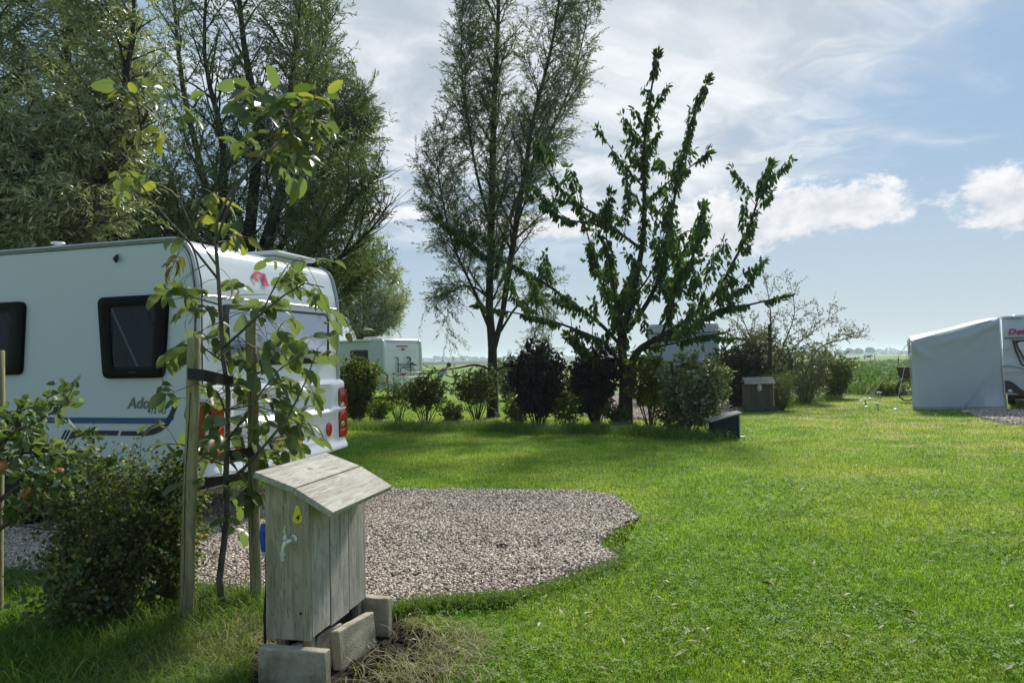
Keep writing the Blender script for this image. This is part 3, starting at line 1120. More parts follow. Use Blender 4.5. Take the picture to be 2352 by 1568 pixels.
def twig_leaves(starts, dirs, lens, per, g, spread, jitter=0.02):
    """leaf places along curved twigs: start s, direction d, length, sag g"""
    n = len(starts)
    s = (np.arange(per)[None, :] + RNG.random((n, per))) / per
    p = starts[:, None, :] + dirs[:, None, :] * (lens[:, None] * s)[:, :, None]
    p[:, :, 2] -= g * (lens[:, None] * s) ** 2
    tan = np.repeat(dirs[:, None, :], per, 1).copy()
    tan[:, :, 2] -= 2 * g * lens[:, None] * s
    tan = unit(tan)
    d = unit(tan + RNG.normal(0, spread, (n, per, 3)))
    return (p + RNG.normal(0, jitter, p.shape)).reshape(-1, 3), d.reshape(-1, 3)


def twig_mesh(mb, starts, dirs, lens, g, r, every=1):
    for i in range(0, len(starts), every):
        pts = []
        for s in (0, .5, 1):
            q = starts[i] + dirs[i] * lens[i] * s
            pts.append(Vector((q[0], q[1], q[2] - g * (lens[i] * s) ** 2)))
        mb.tube(pts, [r, r * .7, r * .3], 3, caps=False)


def tree(name, label, cat, stems, sec, twig, leaf, bark_mat, leaf_mat, seed=1, group=None, env=None, wood_sides=8, sec_r=0.4, leaf_kind='lance', dense=None):
    """stems: list of (points, radii). sec: dict n,len(t),ang,t0,up,wob. twig: dict per_m,len,sag,spread. leaf: dict per,l,w,dir,sag"""
    rng = random.Random(seed)
    base = Vector(stems[0][0][0])
    root = empty(name, (base.x, base.y, 0), label=label, cat=cat, group=group)
    off = Vector((base.x, base.y, 0))
    wood = MB()
    br = MB()
    S, D, L = [], [], []
    for si, (pts, rad) in enumerate(stems):
        pts = [Vector(p) - off for p in pts]
        # smooth resample
        rp, rr = [], []
        for i in range(len(pts) - 1):
            for q in range(3):
                f = q / 3
                a = pts[max(i - 1, 0)]; b = pts[i]; c = pts[i + 1]; d = pts[min(i + 2, len(pts) - 1)]
                p = 0.5 * ((2 * b) + (c - a) * f + (2 * a - 5 * b + 4 * c - d) * f * f + (3 * b - a - 3 * c + d) * f ** 3)
                rp.append(p); rr.append(rad[i] * (1 - f) + rad[i + 1] * f)
        rp.append(pts[-1]); rr.append(rad[-1])
        wood.tube(rp, rr, wood_sides)
        length = sum((rp[i + 1] - rp[i]).length for i in range(len(rp) - 1))
        nsec = int(sec['n'] * (sec.get('w', [1] * 9)[min(si, 8)] if 'w' in sec else 1))
        for j in range(nsec):
            t = sec['t0'] + (1 - sec['t0']) * (j + rng.random()) / nsec
            p, tan = at_path(rp, t)
            az = j * 2.4 + rng.uniform(-.6, .6)
            out = Vector((math.cos(az), math.sin(az), 0))
            ang = sec['ang'] * rng.uniform(.75, 1.25)
            d = tan * math.cos(ang) + out * math.sin(ang)
            ln = sec['len'](t) * rng.uniform(.65, 1.2)
            if env is not None:
                e = env(p + off + d * ln)
                if e <= 0: ln *= 0.55
            path = wander(p, d, ln, 6, sec['up'], sec['wob'], rng)
            i0 = min(int(t * (len(rp) - 1)), len(rr) - 1)
            r0 = min(rr[i0] * sec_r + 0.004, 0.012 + ln * 0.012)
            br.tube(path, [r0 * (1 - .8 * i / 6) for i in range(7)], 4, caps=False)
            m = max(2, int(ln * twig['per_m']))
            for q in range(m):
                tt = twig.get('t0', .12) + (1 - twig.get('t0', .12)) * (q + rng.random()) / m
                pp, tn = at_path(path, min(tt, .999))
                o2 = Vector((rng.gauss(0, 1), rng.gauss(0, 1), rng.gauss(0, .6) + twig.get('bias', 0))).normalized()
                dd = (tn * twig.get('fwd', .8) + o2).normalized()
                S.append(pp); D.append(dd); L.append(twig['len'] * rng.uniform(.5, 1.25))
    S = np.array([tuple(q) for q in S]); D = np.array([tuple(q) for q in D]); L = np.array(L)
    if env is not None:
        kk = np.array([env(Vector(S[i]) + off + Vector(D[i]) * L[i]) > -0.0 or rng.random() < .06 for i in range(len(S))])
        S, D, L = S[kk], D[kk], L[kk]
    if dense is not None:
        kk = np.array([rng.random() < dense(Vector(S[i]) + off) for i in range(len(S))])
        S, D, L = S[kk], D[kk], L[kk]
    twig_mesh(br, S, D, L, twig['sag'], twig.get('r', .004), twig.get('every', 1))
    wood.build('trunk', bark_mat, root, smooth=True)
    o = br.build('branches', bark_mat, root)
    o['kind'] = 'stuff'
    Pn, Dn = twig_leaves(S, D, L, leaf['per'], twig['sag'], twig['spread'], leaf.get('jit', .02))
    if 'dir' in leaf:
        Dn = unit(Dn + np.array(leaf['dir']))
    n = len(Pn)
    l = leaf['l'] * (0.6 + .6 * RNG.random(n)); w = leaf['w'] * (.7 + .5 * RNG.random(n))
    # tint drifts from branch to branch as well as from leaf to leaf
    tint = np.clip(0.65 * RNG.random(n) + 0.35 * vnoise(Pn[:, 0] + Pn[:, 2] * 0.7, Pn[:, 1] + Pn[:, 2], 1.3, seed), 0, 1)
    if leaf_kind == 'lance':
        leaves_lance('crown', Pn, Dn, l, w, leaf_mat, root, tint, leaf.get('sag', 0))
    else:
        leaves_broad('crown', Pn, Dn, l, w, leaf_mat, root, tint, leaf.get('curl', .15))
    return root, n


def px_env(rows, Y0, soft=18):
    """silhouette given as (y, xleft, xright) in picture pixels at depth Y0, turned into limits on world x by height"""
    tab = []
    for (y, xl, xr) in rows:
        a, b = P(xl, y, Y0), P(xr, y, Y0)
        tab.append((a.z, a.x, b.x))
    tab.sort()
    zs = [t[0] for t in tab]; xl = [t[1] for t in tab]; xr = [t[2] for t in tab]

    def f(p):
        if p.z < zs[0]: return -1
        a = np.interp(p.z, zs, xl); b = np.interp(p.z, zs, xr)
        return min(p.x - a, b - p.x)
    return f


def stem_px(rows, Y0):
    """rows (px,py,depth offset,radius)"""
    return [P(x, y, Y0 + dy) for x, y, dy, r in rows], [r for *_, r in rows]


# ---- tall willow in the middle
WY = 1.5 * 1699 / (958 - 830)
s1 = stem_px([(1135, 962, 0, .30), (1132, 945, 0, .165), (1131, 800, 0, .12), (1124, 700, 0, .105), (1128, 560, .1, .09), (1131, 400, .1, .095),
              (1135, 250, .2, .08), (1142, 100, .2, .06), (1148, -60, .3, .045), (1156, -230, .3, .02)], WY)
s2 = stem_px([(1134, 800, 0, .09), (1152, 730, -.1, .07), (1166, 640, -.3, .085), (1185, 520, -.4, .075), (1205, 400, -.5, .06), (1226, 270, -.6, .05),
              (1262, 130, -.6, .04), (1285, 0, -.6, .03), (1305, -150, -.6, .015)], WY)
s3 = stem_px([(1138, 640, 0, .07), (1165, 520, .4, .055), (1200, 430, .6, .045), (1255, 320, .9, .035), (1310, 200, 1.0, .025), (1345, 60, 1.0, .015), (1360, -60, 1, .01)], WY)
s4 = stem_px([(1128, 520, .1, .05), (1095, 400, -.2, .035), (1075, 280, -.3, .03), (1060, 150, -.4, .02), (1062, 20, -.4, .01)], WY)
s5 = stem_px([(1126, 760, 0, .05), (1085, 660, -.5, .035), (1040, 560, -.8, .03), (1015, 450, -.9, .02), (1000, 350, -.9, .01)], WY)
s6 = stem_px([(1140, 855, 0, .04), (1095, 838, -.4, .03), (1050, 845, -.6, .02), (990, 852, -.8, .01), (930, 848, -.9, .006)], WY)
s8 = stem_px([(1128, 690, 0, .04), (1090, 660, -.4, .03), (1050, 660, -.7, .02), (1015, 690, -.9, .01)], WY)
s9 = stem_px([(1150, 760, 0, .04), (1190, 700, -.4, .03), (1230, 690, -.7, .02), (1265, 720, -.9, .01)], WY)
s7 = stem_px([(1140, 850, 0, .04), (1170, 838, -.5, .025), (1200, 835, -.7, .015), (1245, 820, -.9, .01)], WY)
WENV = px_env([(-330, 1120, 1250), (-150, 1060, 1380), (0, 1045, 1405), (100, 1010, 1395), (200, 1012, 1420), (300, 985, 1390), (400, 952, 1365), (500, 955, 1335),
               (600, 958, 1310), (700, 985, 1290), (780, 1010, 1260), (860, 905, 1270), (880, 905, 1200)], WY)
tree('willow_tree', 'tall dark willow with two leaning stems, standing in the hedge in the middle', 'tree', [s1, s2, s3, s4, s5, s6, s7, s8, s9],
     dict(n=34, w=[2.1, 1.7, 1.3, 1.1, 1.1, .08, .2, .3, .4], len=lambda t: 1.85 - .8 * t, ang=.62, t0=.30, up=.05, wob=.10),
     dict(per_m=15, len=.6, sag=.22, spread=.45, fwd=.9, r=.0035, every=1), dict(per=19, l=.125, w=.021, jit=.015),
     M['bark'], M['willow'], seed=5, env=WENV)

# ---- the big willow behind the caravan
BY = 19.0
stems = []
for (rows) in (
    [(560, 850, 0, .34), (566, 700, 0, .2), (575, 520, .2, .16), (592, 300, .3, .13), (560, 100, .3, .08), (540, -120, .3, .05), (530, -300, .3, .02)],
    [(565, 800, -.2, .2), (610, 600, -.5, .12), (645, 420, -.7, .10), (668, 200, -.8, .07), (690, 0, -.9, .04), (700, -200, -.9, .02)],
    [(575, 760, .2, .16), (650, 620, .6, .1), (740, 480, 1.0, .07), (800, 360, 1.2, .05), (845, 270, 1.3, .02)],
    [(575, 700, .4, .1), (680, 500, .9, .07), (780, 330, 1.3, .04), (838, 230, 1.4, .015)],
    [(575, 740, -.4, .1), (690, 600, -1.0, .07), (800, 470, -1.5, .04), (872, 400, -1.6, .015)],
    [(575, 640, .2, .09), (660, 380, .6, .06), (720, 180, .8, .035), (755, 40, .9, .015)],
    [(570, 820, -.2, .14), (660, 700, -.9, .09), (760, 610, -1.4, .06), (850, 530, -1.7, .03), (890, 470, -1.8, .01)],
    [(572, 850, .2, .12), (660, 760, .5, .07), (750, 700, .8, .05), (830, 640, .9, .02)],
    [(555, 780, .3, .2), (500, 600, .6, .12), (470, 420, .8, .10), (420, 200, 1.0, .07), (400, 0, 1.0, .04), (390, -200, 1, .02)],
    [(556, 800, -.3, .16), (515, 560, -.8, .11), (512, 330, -1.0, .08), (470, 130, -1.0, .05), (480, -100, -1, .02)],
    [(550, 800, 0, .14), (450, 640, -.8, .09), (380, 500, -1.2, .06), (320, 380, -1.4, .04), (290, 250, -1.5, .015)],
    [(580, 700, 1.2, .12), (650, 450, 2.0, .08), (720, 250, 2.4, .05), (750, 80, 2.5, .03), (735, -60, 2.5, .01)]):
    stems.append(stem_px(rows, BY))
BENV = px_env([(-350, 420, 640), (-150, 330, 730), (0, 310, 742), (100, 300, 772), (200, 300, 852), (300, 280, 892), (360, 280, 885), (430, 280, 880), (500, 280, 902), (570, 270, 885),
               (620, 270, 892), (700, 270, 800), (860, 300, 800)], BY)
tree('willow_tree', 'broad many stemmed willow behind the white caravan', 'tree', stems,
     dict(n=28, w=[1.2, 1.3, 1.6, 1.3, 1.3, 1.3, 1.3, 1.2, 1.2], len=lambda t: 2.25 - .6 * t, ang=.62, t0=.22, up=.05, wob=.10),
     dict(per_m=10.5, len=.78, sag=.25, spread=.45, fwd=.9, r=.004, every=2), dict(per=21, l=.15, w=.029, jit=.02),
     M['bark'], M['willow'], seed=8, env=BENV,
     dense=lambda p: 0.35 if (abs(p.x - P(480, 100, BY).x) < .75 and p.z > P(0, 330, BY).z) else 0.96)

# ---- silvery willow at far left, nearer and hanging towards the camera
LY = 12.2
stems = []
for rows in (
    [(60, 900, 1.5, .3), (90, 600, 1.3, .2), (120, 380, .9, .14), (150, 150, .4, .09), (170, -80, 0, .04), (180, -260, 0, .02)],
    [(50, 800, 1.2, .2), (20, 520, .8, .13), (-10, 300, .4, .1), (-30, 60, 0, .05), (-40, -160, 0, .02)],
    [(75, 760, .9, .15), (150, 560, .3, .10), (230, 430, -.3, .06), (300, 330, -.6, .04), (345, 250, -.7, .015)],
    [(80, 700, .8, .13), (170, 500, .1, .09), (250, 300, -.5, .06), (300, 120, -.8, .04), (310, -60, -.8, .015)],
    [(65, 780, .6, .13), (110, 620, -.2, .08), (170, 520, -.8, .05), (230, 470, -1.1, .02)],
    [(55, 780, .6, .13), (30, 600, -.4, .09), (40, 460, -1.0, .06), (70, 350, -1.3, .02)],
    [(45, 720, .6, .1), (-40, 560, 0, .08), (-120, 420, -.3, .05), (-180, 300, -.4, .02)]):
    stems.append(stem_px(rows, LY))
LENV = px_env([(-350, -400, 330), (-100, -400, 400), (0, -400, 420), (100, -400, 395), (200, -400, 370), (300, -400, 365), (370, -400, 345), (430, -400, 300),
               (480, -400, 285), (540, -400, 270), (575, -400, 215), (610, -400, 150)], LY)
tree('willow_tree', 'silvery leaved willow hanging over the caravan at the far left', 'tree', stems,
     dict(n=30, w=[1.3, 1.1, 1.3, 1.3, 1.2, 1.2, 1.0], len=lambda t: 1.7 - .6 * t, ang=.8, t0=.25, up=-.01, wob=.12),
     dict(per_m=20, len=.6, sag=.5, spread=.5, fwd=.7, r=.003, every=2), dict(per=18, l=.135, w=.030, jit=.02, dir=(0, 0, -.2)),
     M['bark'], M['willow_silver'], seed=12, env=LENV)

# ---- dark trees behind them, closing the view over the caravan roof
for i, (x, y, Y0, h, rw, lab) in enumerate(((130, 720, 21, 7.2, 2.0, 'dark leafy tree closing the gap under the silvery willow'),
                                            (390, 740, 23, 7.0, 1.9, 'dark leafy tree behind the caravan roof between the two willows'),
                                            (-90, 720, 20, 7.0, 2.2, 'dark leafy tree at the left edge above the caravan'),
                                            (290, 700, 26, 8.6, 2.0, 'taller dark tree seen through the willow branches'))):
    b = P(x, y, Y0)
    st = [([Vector((b.x, Y0, 0)), Vector((b.x + .1, Y0, h * .4)), Vector((b.x, Y0, h * .95))], [.18, .12, .03]),
          ([Vector((b.x, Y0, h * .15)), Vector((b.x - rw * .5, Y0 - .4, h * .5)), Vector((b.x - rw * .7, Y0, h * .8))], [.1, .06, .02]),
          ([Vector((b.x, Y0, h * .15)), Vector((b.x + rw * .5, Y0 + .4, h * .5)), Vector((b.x + rw * .7, Y0, h * .8))], [.1, .06, .02])]
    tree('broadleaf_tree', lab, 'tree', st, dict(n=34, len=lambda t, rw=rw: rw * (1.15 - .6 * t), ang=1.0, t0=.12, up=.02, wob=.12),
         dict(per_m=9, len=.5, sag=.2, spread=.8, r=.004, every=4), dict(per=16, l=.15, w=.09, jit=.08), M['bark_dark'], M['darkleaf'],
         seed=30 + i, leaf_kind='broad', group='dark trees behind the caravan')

# ---- far willow right of the caravan
FY = 42.0
stems = [stem_px(r, FY) for r in (
    [(835, 850, 0, .4), (840, 750, 0, .25), (850, 640, 0, .15), (858, 560, 0, .05)],
    [(837, 800, 0, .25), (800, 700, -.6, .15), (790, 600, -.9, .06)],
    [(838, 800, 0, .25), (875, 720, .6, .15), (905, 640, .9, .05)],
    [(838, 790, 0, .2), (880, 750, -.6, .12), (920, 700, -.9, .04)])]
tree('willow_tree', 'round grey green willow farther off, over the motorhome roof', 'tree', stems,
     dict(n=22, len=lambda t: 2.2 - .9 * t, ang=.8, t0=.12, up=.03, wob=.12),
     dict(per_m=12, len=.8, sag=.2, spread=.6, r=.008, every=4), dict(per=18, l=.19, w=.045, jit=.05),
     M['bark'], M['willow_silver'], seed=17,
     env=px_env([(530, 850, 870), (560, 800, 905), (600, 790, 922), (650, 780, 938), (700, 770, 942), (760, 775, 932), (800, 790, 915)], FY))

# ---- cherry tree
CY = 1.5 * 1699 / (974 - 824.0)
croot_label = 'young cherry tree with long upright leafy shoots, right of the tall willow'
cherry = empty('cherry_tree', tuple(G(1437, 974)), label=croot_label, cat='tree')
coff = Vector(cherry.location)
cw = MB()
cleaf_P, cleaf_D = [], []
crng = random.Random(3)
# (points px,py,dy ; r0,r1 ; bare fraction; side shoots per m)
CB = [
    ([(1437, 985, 0), (1437, 960, 0), (1438, 870, 0)], .21, .15, 1.1, 0),
    ([(1438, 880, 0), (1430, 800, 0), (1437, 740, .1), (1462, 640, .2), (1478, 540, .2), (1480, 440, .2), (1478, 360, .2), (1488, 260, .2), (1502, 170, .2), (1510, 122, .2)], .12, .012, .12, 1.1),
    ([(1440, 868, 0), (1462, 810, -.2), (1510, 778, -.5), (1580, 760, -.8), (1650, 712, -1.0), (1720, 700, -1.1), (1810, 678, -1.2)], .11, .012, .22, .9),
    ([(1500, 780, -.5), (1570, 740, -.3), (1640, 680, -.1), (1680, 610, 0), (1715, 540, .1), (1740, 460, .2), (1752, 410, .2), (1772, 372, .2)], .06, .01, .08, .8),
    ([(1440, 760, .1), (1490, 690, .4), (1530, 590, .7), (1545, 480, .9), (1560, 400, 1.0), (1580, 320, 1.1), (1600, 240, 1.2), (1630, 178, 1.2)], .07, .01, .12, 1.0),
    ([(1478, 480, .2), (1510, 440, 0), (1560, 400, -.2), (1598, 375, -.3), (1630, 345, -.3)], .025, .008, .05, .5),
    ([(1478, 430, .2), (1445, 395, .3), (1410, 350, .4), (1370, 292, .5)], .025, .008, .05, .6),
    ([(1470, 570, .2), (1430, 540, -.2), (1380, 500, -.5), (1330, 470, -.7), (1285, 430, -.8), (1240, 360, -.8), (1232, 335, -.8)], .045, .01, .05, 1.2),
    ([(1400, 505, -.5), (1340, 510, -.9), (1290, 500, -1.1), (1240, 465, -1.2), (1215, 440, -1.2)], .03, .01, .05, .8),
    ([(1432, 800, 0), (1380, 745, .3), (1320, 700, .5), (1250, 650, .7), (1180, 610, .8), (1110, 585, .8), (1050, 535, .8), (1005, 498, .8)], .055, .01, .2, .9),
    ([(1433, 850, 0), (1390, 790, -.4), (1330, 760, -.7), (1260, 735, -.9), (1180, 718, -1.0), (1095, 702, -1.0)], .05, .01, .22, .8),
    ([(1430, 790, 0), (1400, 700, .5), (1370, 620, .8), (1350, 540, .9), (1330, 470, .9)], .045, .01, .15, 1.1),
    ([(1432, 780, 0), (1415, 690, -.5), (1400, 600, -.8), (1392, 520, -1.0), (1405, 440, -1.0)], .04, .01, .15, .9),
    ([(1500, 640, .7), (1560, 590, .5), (1600, 520, .4), (1620, 470, .3)], .03, .008, .05, .8),
    ([(1520, 770, -.5), (1545, 700, -1.0), (1560, 640, -1.3), (1605, 560, -1.5), (1612, 470, -1.5)], .035, .008, .1, 1.2),
    ([(1450, 690, .2), (1500, 620, -.4), (1520, 560, -.7), (1530, 500, -.8)], .03, .008, .1, 1.0),
    ([(1430, 870, 0), (1380, 840, -.3), (1340, 800, -.5), (1300, 770, -.6)], .03, .01, .3, .6),
    ([(1640, 700, -.3), (1680, 650, -.6), (1680, 640, -.6), (1650, 600, -.7)], .02, .008, .1, .5),
    ([(1600, 755, -.8), (1620, 700, -1.2), (1600, 650, -1.4)], .02, .008, .1, 1.0),
    ([(1480, 800, -.3), (1540, 790, -.6), (1600, 775, -.8), (1650, 765, -.9)], .03, .01, .1, .9),
]


def cherry_shoot(pts, r0, r1, bare, per_m, lvl=0):
    n = len(pts)
    cw.tube(pts, [r0 + (r1 - r0) * (i / (n - 1)) ** .7 for i in range(n)], 7 if lvl == 0 else 5)
    if bare > 1: return
    L = sum((pts[i + 1] - pts[i]).length for i in range(n - 1))
    m = int(L * (120 if lvl == 0 else 90))
    for i in range(m):
        t = bare + (1 - bare) * (i + crng.random()) / m
        p, tn = at_path(pts, min(t, .999))
        if t < .93 and 0.5 + .5 * math.sin(t * L * 5.2 + r0 * 900) < .16: continue
        o = Vector((crng.gauss(0, 1), crng.gauss(0, 1), 0))
        o = (o - tn * o.dot(tn)).normalized()
        droop = 1.25 if t < .95 else .25
        d = (o * .62 + tn * (.25 if t < .95 else 1.0) + Vector((0, 0, -droop))).normalized()
        sp = abs(crng.gauss(0, .07)) * (1.15 - .8 * t)
        cleaf_P.append(p + o * (.012 + sp) + tn * crng.gauss(0, .03)); cleaf_D.append(d)
    if per_m and lvl == 0:
        for i in range(int(L * per_m * 2.6)):
            t = max(bare, .12) + (.80 - max(bare, .12)) * crng.random() ** 1.25
            p, tn = at_path(pts, t)
            o = Vector((crng.gauss(0, 1), crng.gauss(0, 1), crng.gauss(.2, .5))).normalized()
            d = (tn * .9 + o * .8 + Vector((0, 0, .35))).normalized()
            cherry_shoot(wander(p, d, crng.uniform(.4, 1.15), 5, .03, .10, crng), .011, .004, .12, 0, 1)


for rows, r0, r1, bare, pm in CB:
    pts = [P(x, y, CY + dy) - coff for x, y, dy in rows]
    rp = []
    for i in range(len(pts) - 1):
        for q in range(3):
            f = q / 3
            a = pts[max(i - 1, 0)]; b = pts[i]; c = pts[i + 1]; d = pts[min(i + 2, len(pts) - 1)]
            rp.append(0.5 * ((2 * b) + (c - a) * f + (2 * a - 5 * b + 4 * c - d) * f * f + (3 * b - a - 3 * c + d) * f ** 3))
    rp.append(pts[-1])
    cherry_shoot(rp, r0, r1, bare, pm)
cw.build('trunk', M['bark_dark'], cherry, smooth=True)
cP = np.array([tuple(p) for p in cleaf_P]); cD = np.array([tuple(p) for p in cleaf_D])
n = len(cP)


def big_leaf(name, l, w, curl, fold, mat, seed=0, seg=6, bite=0.0):
    """one leaf blade with midrib fold, curl and wavy rim, lying along +Y"""
    rr = random.Random(seed)
    vs, fs = [], []
    for i in range(seg + 1):
        s = i / seg
        hw = w / 2 * (math.sin(math.pi * min(1, s ** .85)) ** .6) if 0 < s < 1 else 0.0015
        hw *= 1 + rr.uniform(-.08, .08)
        yy = l * s
        zz = -curl * l * s * s
        b1 = 1 - (bite if rr.random() < bite else 0) * rr.random(); b2 = 1 - (bite if rr.random() < bite else 0) * rr.random()
        vs += [(-hw * b1, yy, zz + fold * hw + rr.uniform(-.004, .004) * l * 8 * .3), (0, yy, zz), (hw * b2, yy, zz + fold * hw + rr.uniform(-.004, .004) * l * 8 * .3)]
    for i in range(seg):
        a = 3 * i
        fs += [(a, a + 1, a + 4, a + 3), (a + 1, a + 2, a + 5, a + 4)]
    me = bpy.data.meshes.new(name)
    me.from_pydata(vs, [], fs)
    me.materials.append(mat)
    me.polygons.foreach_set('use_smooth', [True] * len(me.polygons))
    return me


def orient(d, roll):
    d = Vector(d).normalized()
    q = d.to_track_quat('Y', 'Z')
    return (q.to_matrix() @ Matrix.Rotation(roll, 3, 'Y'))


cmesh = [big_leaf('leaf', .155, .066, .16, .3, M['cherry_o'], s) for s in range(3)]
# the 300 leaves of the outer shoots are leaves of their own, the rest one mass
zz = cP[:, 2] + np.abs(cP[:, 0]) * .55
pick = np.argsort(-(zz + RNG.random(n) * .25))[:290]
msk = np.zeros(n, bool); msk[pick] = True
for i in pick:
    o = link('leaf', cmesh[int(i) % 3], cherry)
    o.matrix_local = Matrix.Translation(Vector(cP[i])) @ orient(cD[i], crng.uniform(-1.2, 1.2)).to_4x4() @ Matrix.Scale(crng.uniform(.7, 1.15), 4)
rest = ~msk
nr = rest.sum()
leaves_broad('crown', cP[rest], cD[rest],   .155 * (.65 + .5 * RNG.random(nr)), .068 * (.75 + .4 * RNG.random(nr)), M['cherry'], cherry, RNG.random(nr), .16)


# ---- shrubs
def shrub(name, label, base, h, r, nst, leaf, mat, seed, cat='shrub', group=None, bare=.25, per_m=12, twig_len=.3, per=10, kind='broad', stem_r=.012,
          stem_mat=None, spread=.5, top=1.0, lean=(0, 0), bias=0.0, sag=.25, sq=1.0, secn=6):
    rng = random.Random(seed)
    root = empty(name, (base[0], base[1], 0), label=label, cat=cat, group=group)
    wood = MB(); S, D, L = [], [], []
    for i in range(nst):
        az = i * 2.4 + rng.uniform(-.5, .5)
        rad = math.sqrt((i + .5) / nst)
        tip = Vector((math.cos(az) * r * rad + lean[0], math.sin(az) * r * rad * sq + lean[1], h * rng.uniform(.72, 1.0) * (1 - .22 * rad ** 2 * top)))
        b = Vector((math.cos(az) * r * .18 * rad, math.sin(az) * r * .18 * rad, -.02))
        mid = b.lerp(tip, .5) + Vector((math.cos(az) * r * .12, math.sin(az) * r * .12, h * .06)) + Vector((rng.gauss(0, .03), rng.gauss(0, .03), 0))
        pts = [b, b.lerp(mid, .5) + Vector((rng.gauss(0, .02), rng.gauss(0, .02), 0)), mid, mid.lerp(tip, .5) + Vector((rng.gauss(0, .03), rng.gauss(0, .03), .02)), tip]
        wood.tube(pts, [stem_r, stem_r * .85, stem_r * .65, stem_r * .45, stem_r * .2], 5, caps=False)
        ln = (tip - b).length
        for j in range(secn):
            t = bare + (1 - bare) * (j + rng.random()) / secn
            p, tn = at_path(pts, min(t, .999))
            o = Vector((rng.gauss(0, 1), rng.gauss(0, 1), rng.gauss(.15, .5))).normalized()
            d = (tn * .8 + o * .9).normalized()
            sl = r * rng.uniform(.25, .6)
            path = wander(p, d, sl, 4, .03, .15, rng)
            wood.tube(path, [stem_r * .4, stem_r * .35, stem_r * .3, stem_r * .22, stem_r * .1], 3, caps=False)
            for q in range(max(2, int(sl * per_m))):
                pp, tn2 = at_path(path, rng.random() * .99)
                o2 = Vector((rng.gauss(0, 1), rng.gauss(0, 1), rng.gauss(bias, .6))).normalized()
                S.append(pp); D.append((tn2 * .5 + o2).normalized()); L.append(twig_len * rng.uniform(.5, 1.2))
        for q in range(max(2, int(ln * (1 - bare) * per_m * .6))):
            pp, tn2 = at_path(pts, min(.999, bare + (1 - bare) * rng.random()))
            o2 = Vector((rng.gauss(0, 1), rng.gauss(0, 1), rng.gauss(bias, .6))).normalized()
            S.append(pp); D.append((tn2 * .5 + o2).normalized()); L.append(twig_len * rng.uniform(.5, 1.2))
    S = np.array([tuple(q) for q in S]); D = np.array([tuple(q) for q in D]); L = np.array(L)
    twig_mesh(wood, S, D, L, sag, stem_r * .16 + .001, 2)
    o = wood.build('stems', stem_mat or M['twig'], root); o['kind'] = 'stuff'
    Pn, Dn = twig_leaves(S, D, L, per, sag, spread, .015)
    kz = Pn[:, 2] > .02
    Pn, Dn = Pn[kz], Dn[kz]
    n = len(Pn)
    tint = np.clip(.72 * RNG.random(n) + .36 * vnoise(Pn[:, 0] + Pn[:, 2], Pn[:, 1] + Pn[:, 2] * .5, 2.5, seed), 0, 1)
    (leaves_broad if kind == 'broad' else leaves_lance)('foliage', Pn, Dn, leaf[0] * (.6 + .6 * RNG.random(n)), leaf[1] * (.7 + .5 * RNG.random(n)), mat, root, tint)
    return root


HG = 'shrubs of the hedge across the middle'
def gb(x, y): return tuple(G(x, y))[:2]
shrub('hedge_shrub', 'dense yellowing shrub beside the right rear corner of the caravan', gb(822, 968), 1.62, .62, 16, (.085, .06), M['hedge_yellow'], 41, group=HG, bare=.06, per_m=17, per=10, twig_len=.25)
shrub('hedge_shrub', 'small thin shrub in front of the motorhome number plate', gb(915, 966), 1.05, .44, 12, (.055, .035), M['hedge'], 42, group=HG, bare=.45, per_m=10, per=8, twig_len=.2)
shrub('hedge_shrub', 'vase shaped shrub on bare stems, left of the person behind the hedge', gb(978, 976), 1.24, .46, 15, (.065, .042), M['hedge'], 43, group=HG, bare=.36, per_m=18, per=10, twig_len=.24)
shrub('hedge_shrub', 'wide green shrub touching the left of the willow trunk', gb(1095, 964), 1.38, .60, 18, (.065, .042), M['hedge'], 44, group=HG, bare=.36, per_m=15, per=10, twig_len=.25, lean=(0, 0))
shrub('dark_shrub', 'purple black shrub directly right of the willow trunk', gb(1238, 980), 1.85, .62, 30, (.075, .052), M['purple'], 45, group=HG, bare=.20, per_m=22, per=12, twig_len=.25, stem_mat=M['bark_dark'])
shrub('dark_shrub', 'purple black shrub directly left of the cherry trunk', gb(1368, 975), 1.85, .52, 28, (.075, .052), M['purple'], 46, group=HG, bare=.18, per_m=22, per=12, twig_len=.25, stem_mat=M['bark_dark'])
shrub('hedge_shrub', 'green shrub on many stems directly right of the cherry trunk', gb(1494, 977), 1.75, .55, 20, (.08, .055), M['hedge_yellow'], 47, group=HG, bare=.30, per_m=14, per=10, twig_len=.25)
shrub('hedge_shrub', 'broad pale leaved shrub behind the low sloping box', gb(1580, 996), 1.55, .60, 20, (.085, .06), M['hedge_pale'], 48, group=HG, bare=.16, per_m=15, per=10, twig_len=.25, lean=(.10, 0))
shrub('hedge_shrub', 'leafy right flank of the pale shrub, over the low sloping box', gb(1645, 965), 1.45, .34, 10, (.08, .055), M['hedge_pale'], 49, group=HG, bare=.35, per_m=14, per=9, twig_len=.22)
shrub('hedge_shrub', 'greyish shrub farther off, seen between the willow trunk and the dark shrub', gb(1165, 918), 1.75, .6, 14, (.09, .06), M['hedge_pale'], 50, bare=.05, per_m=14, per=8, group='shrubs beyond the hedge')
shrub('hedge_shrub', 'low green shrub farther off, between the two purple black shrubs', gb(1305, 925), 1.0, .5, 10, (.09, .06), M['hedge'], 51, bare=.1, per_m=12, per=8, group='shrubs beyond the hedge')
LG = 'low sprouts at the foot of the hedge'
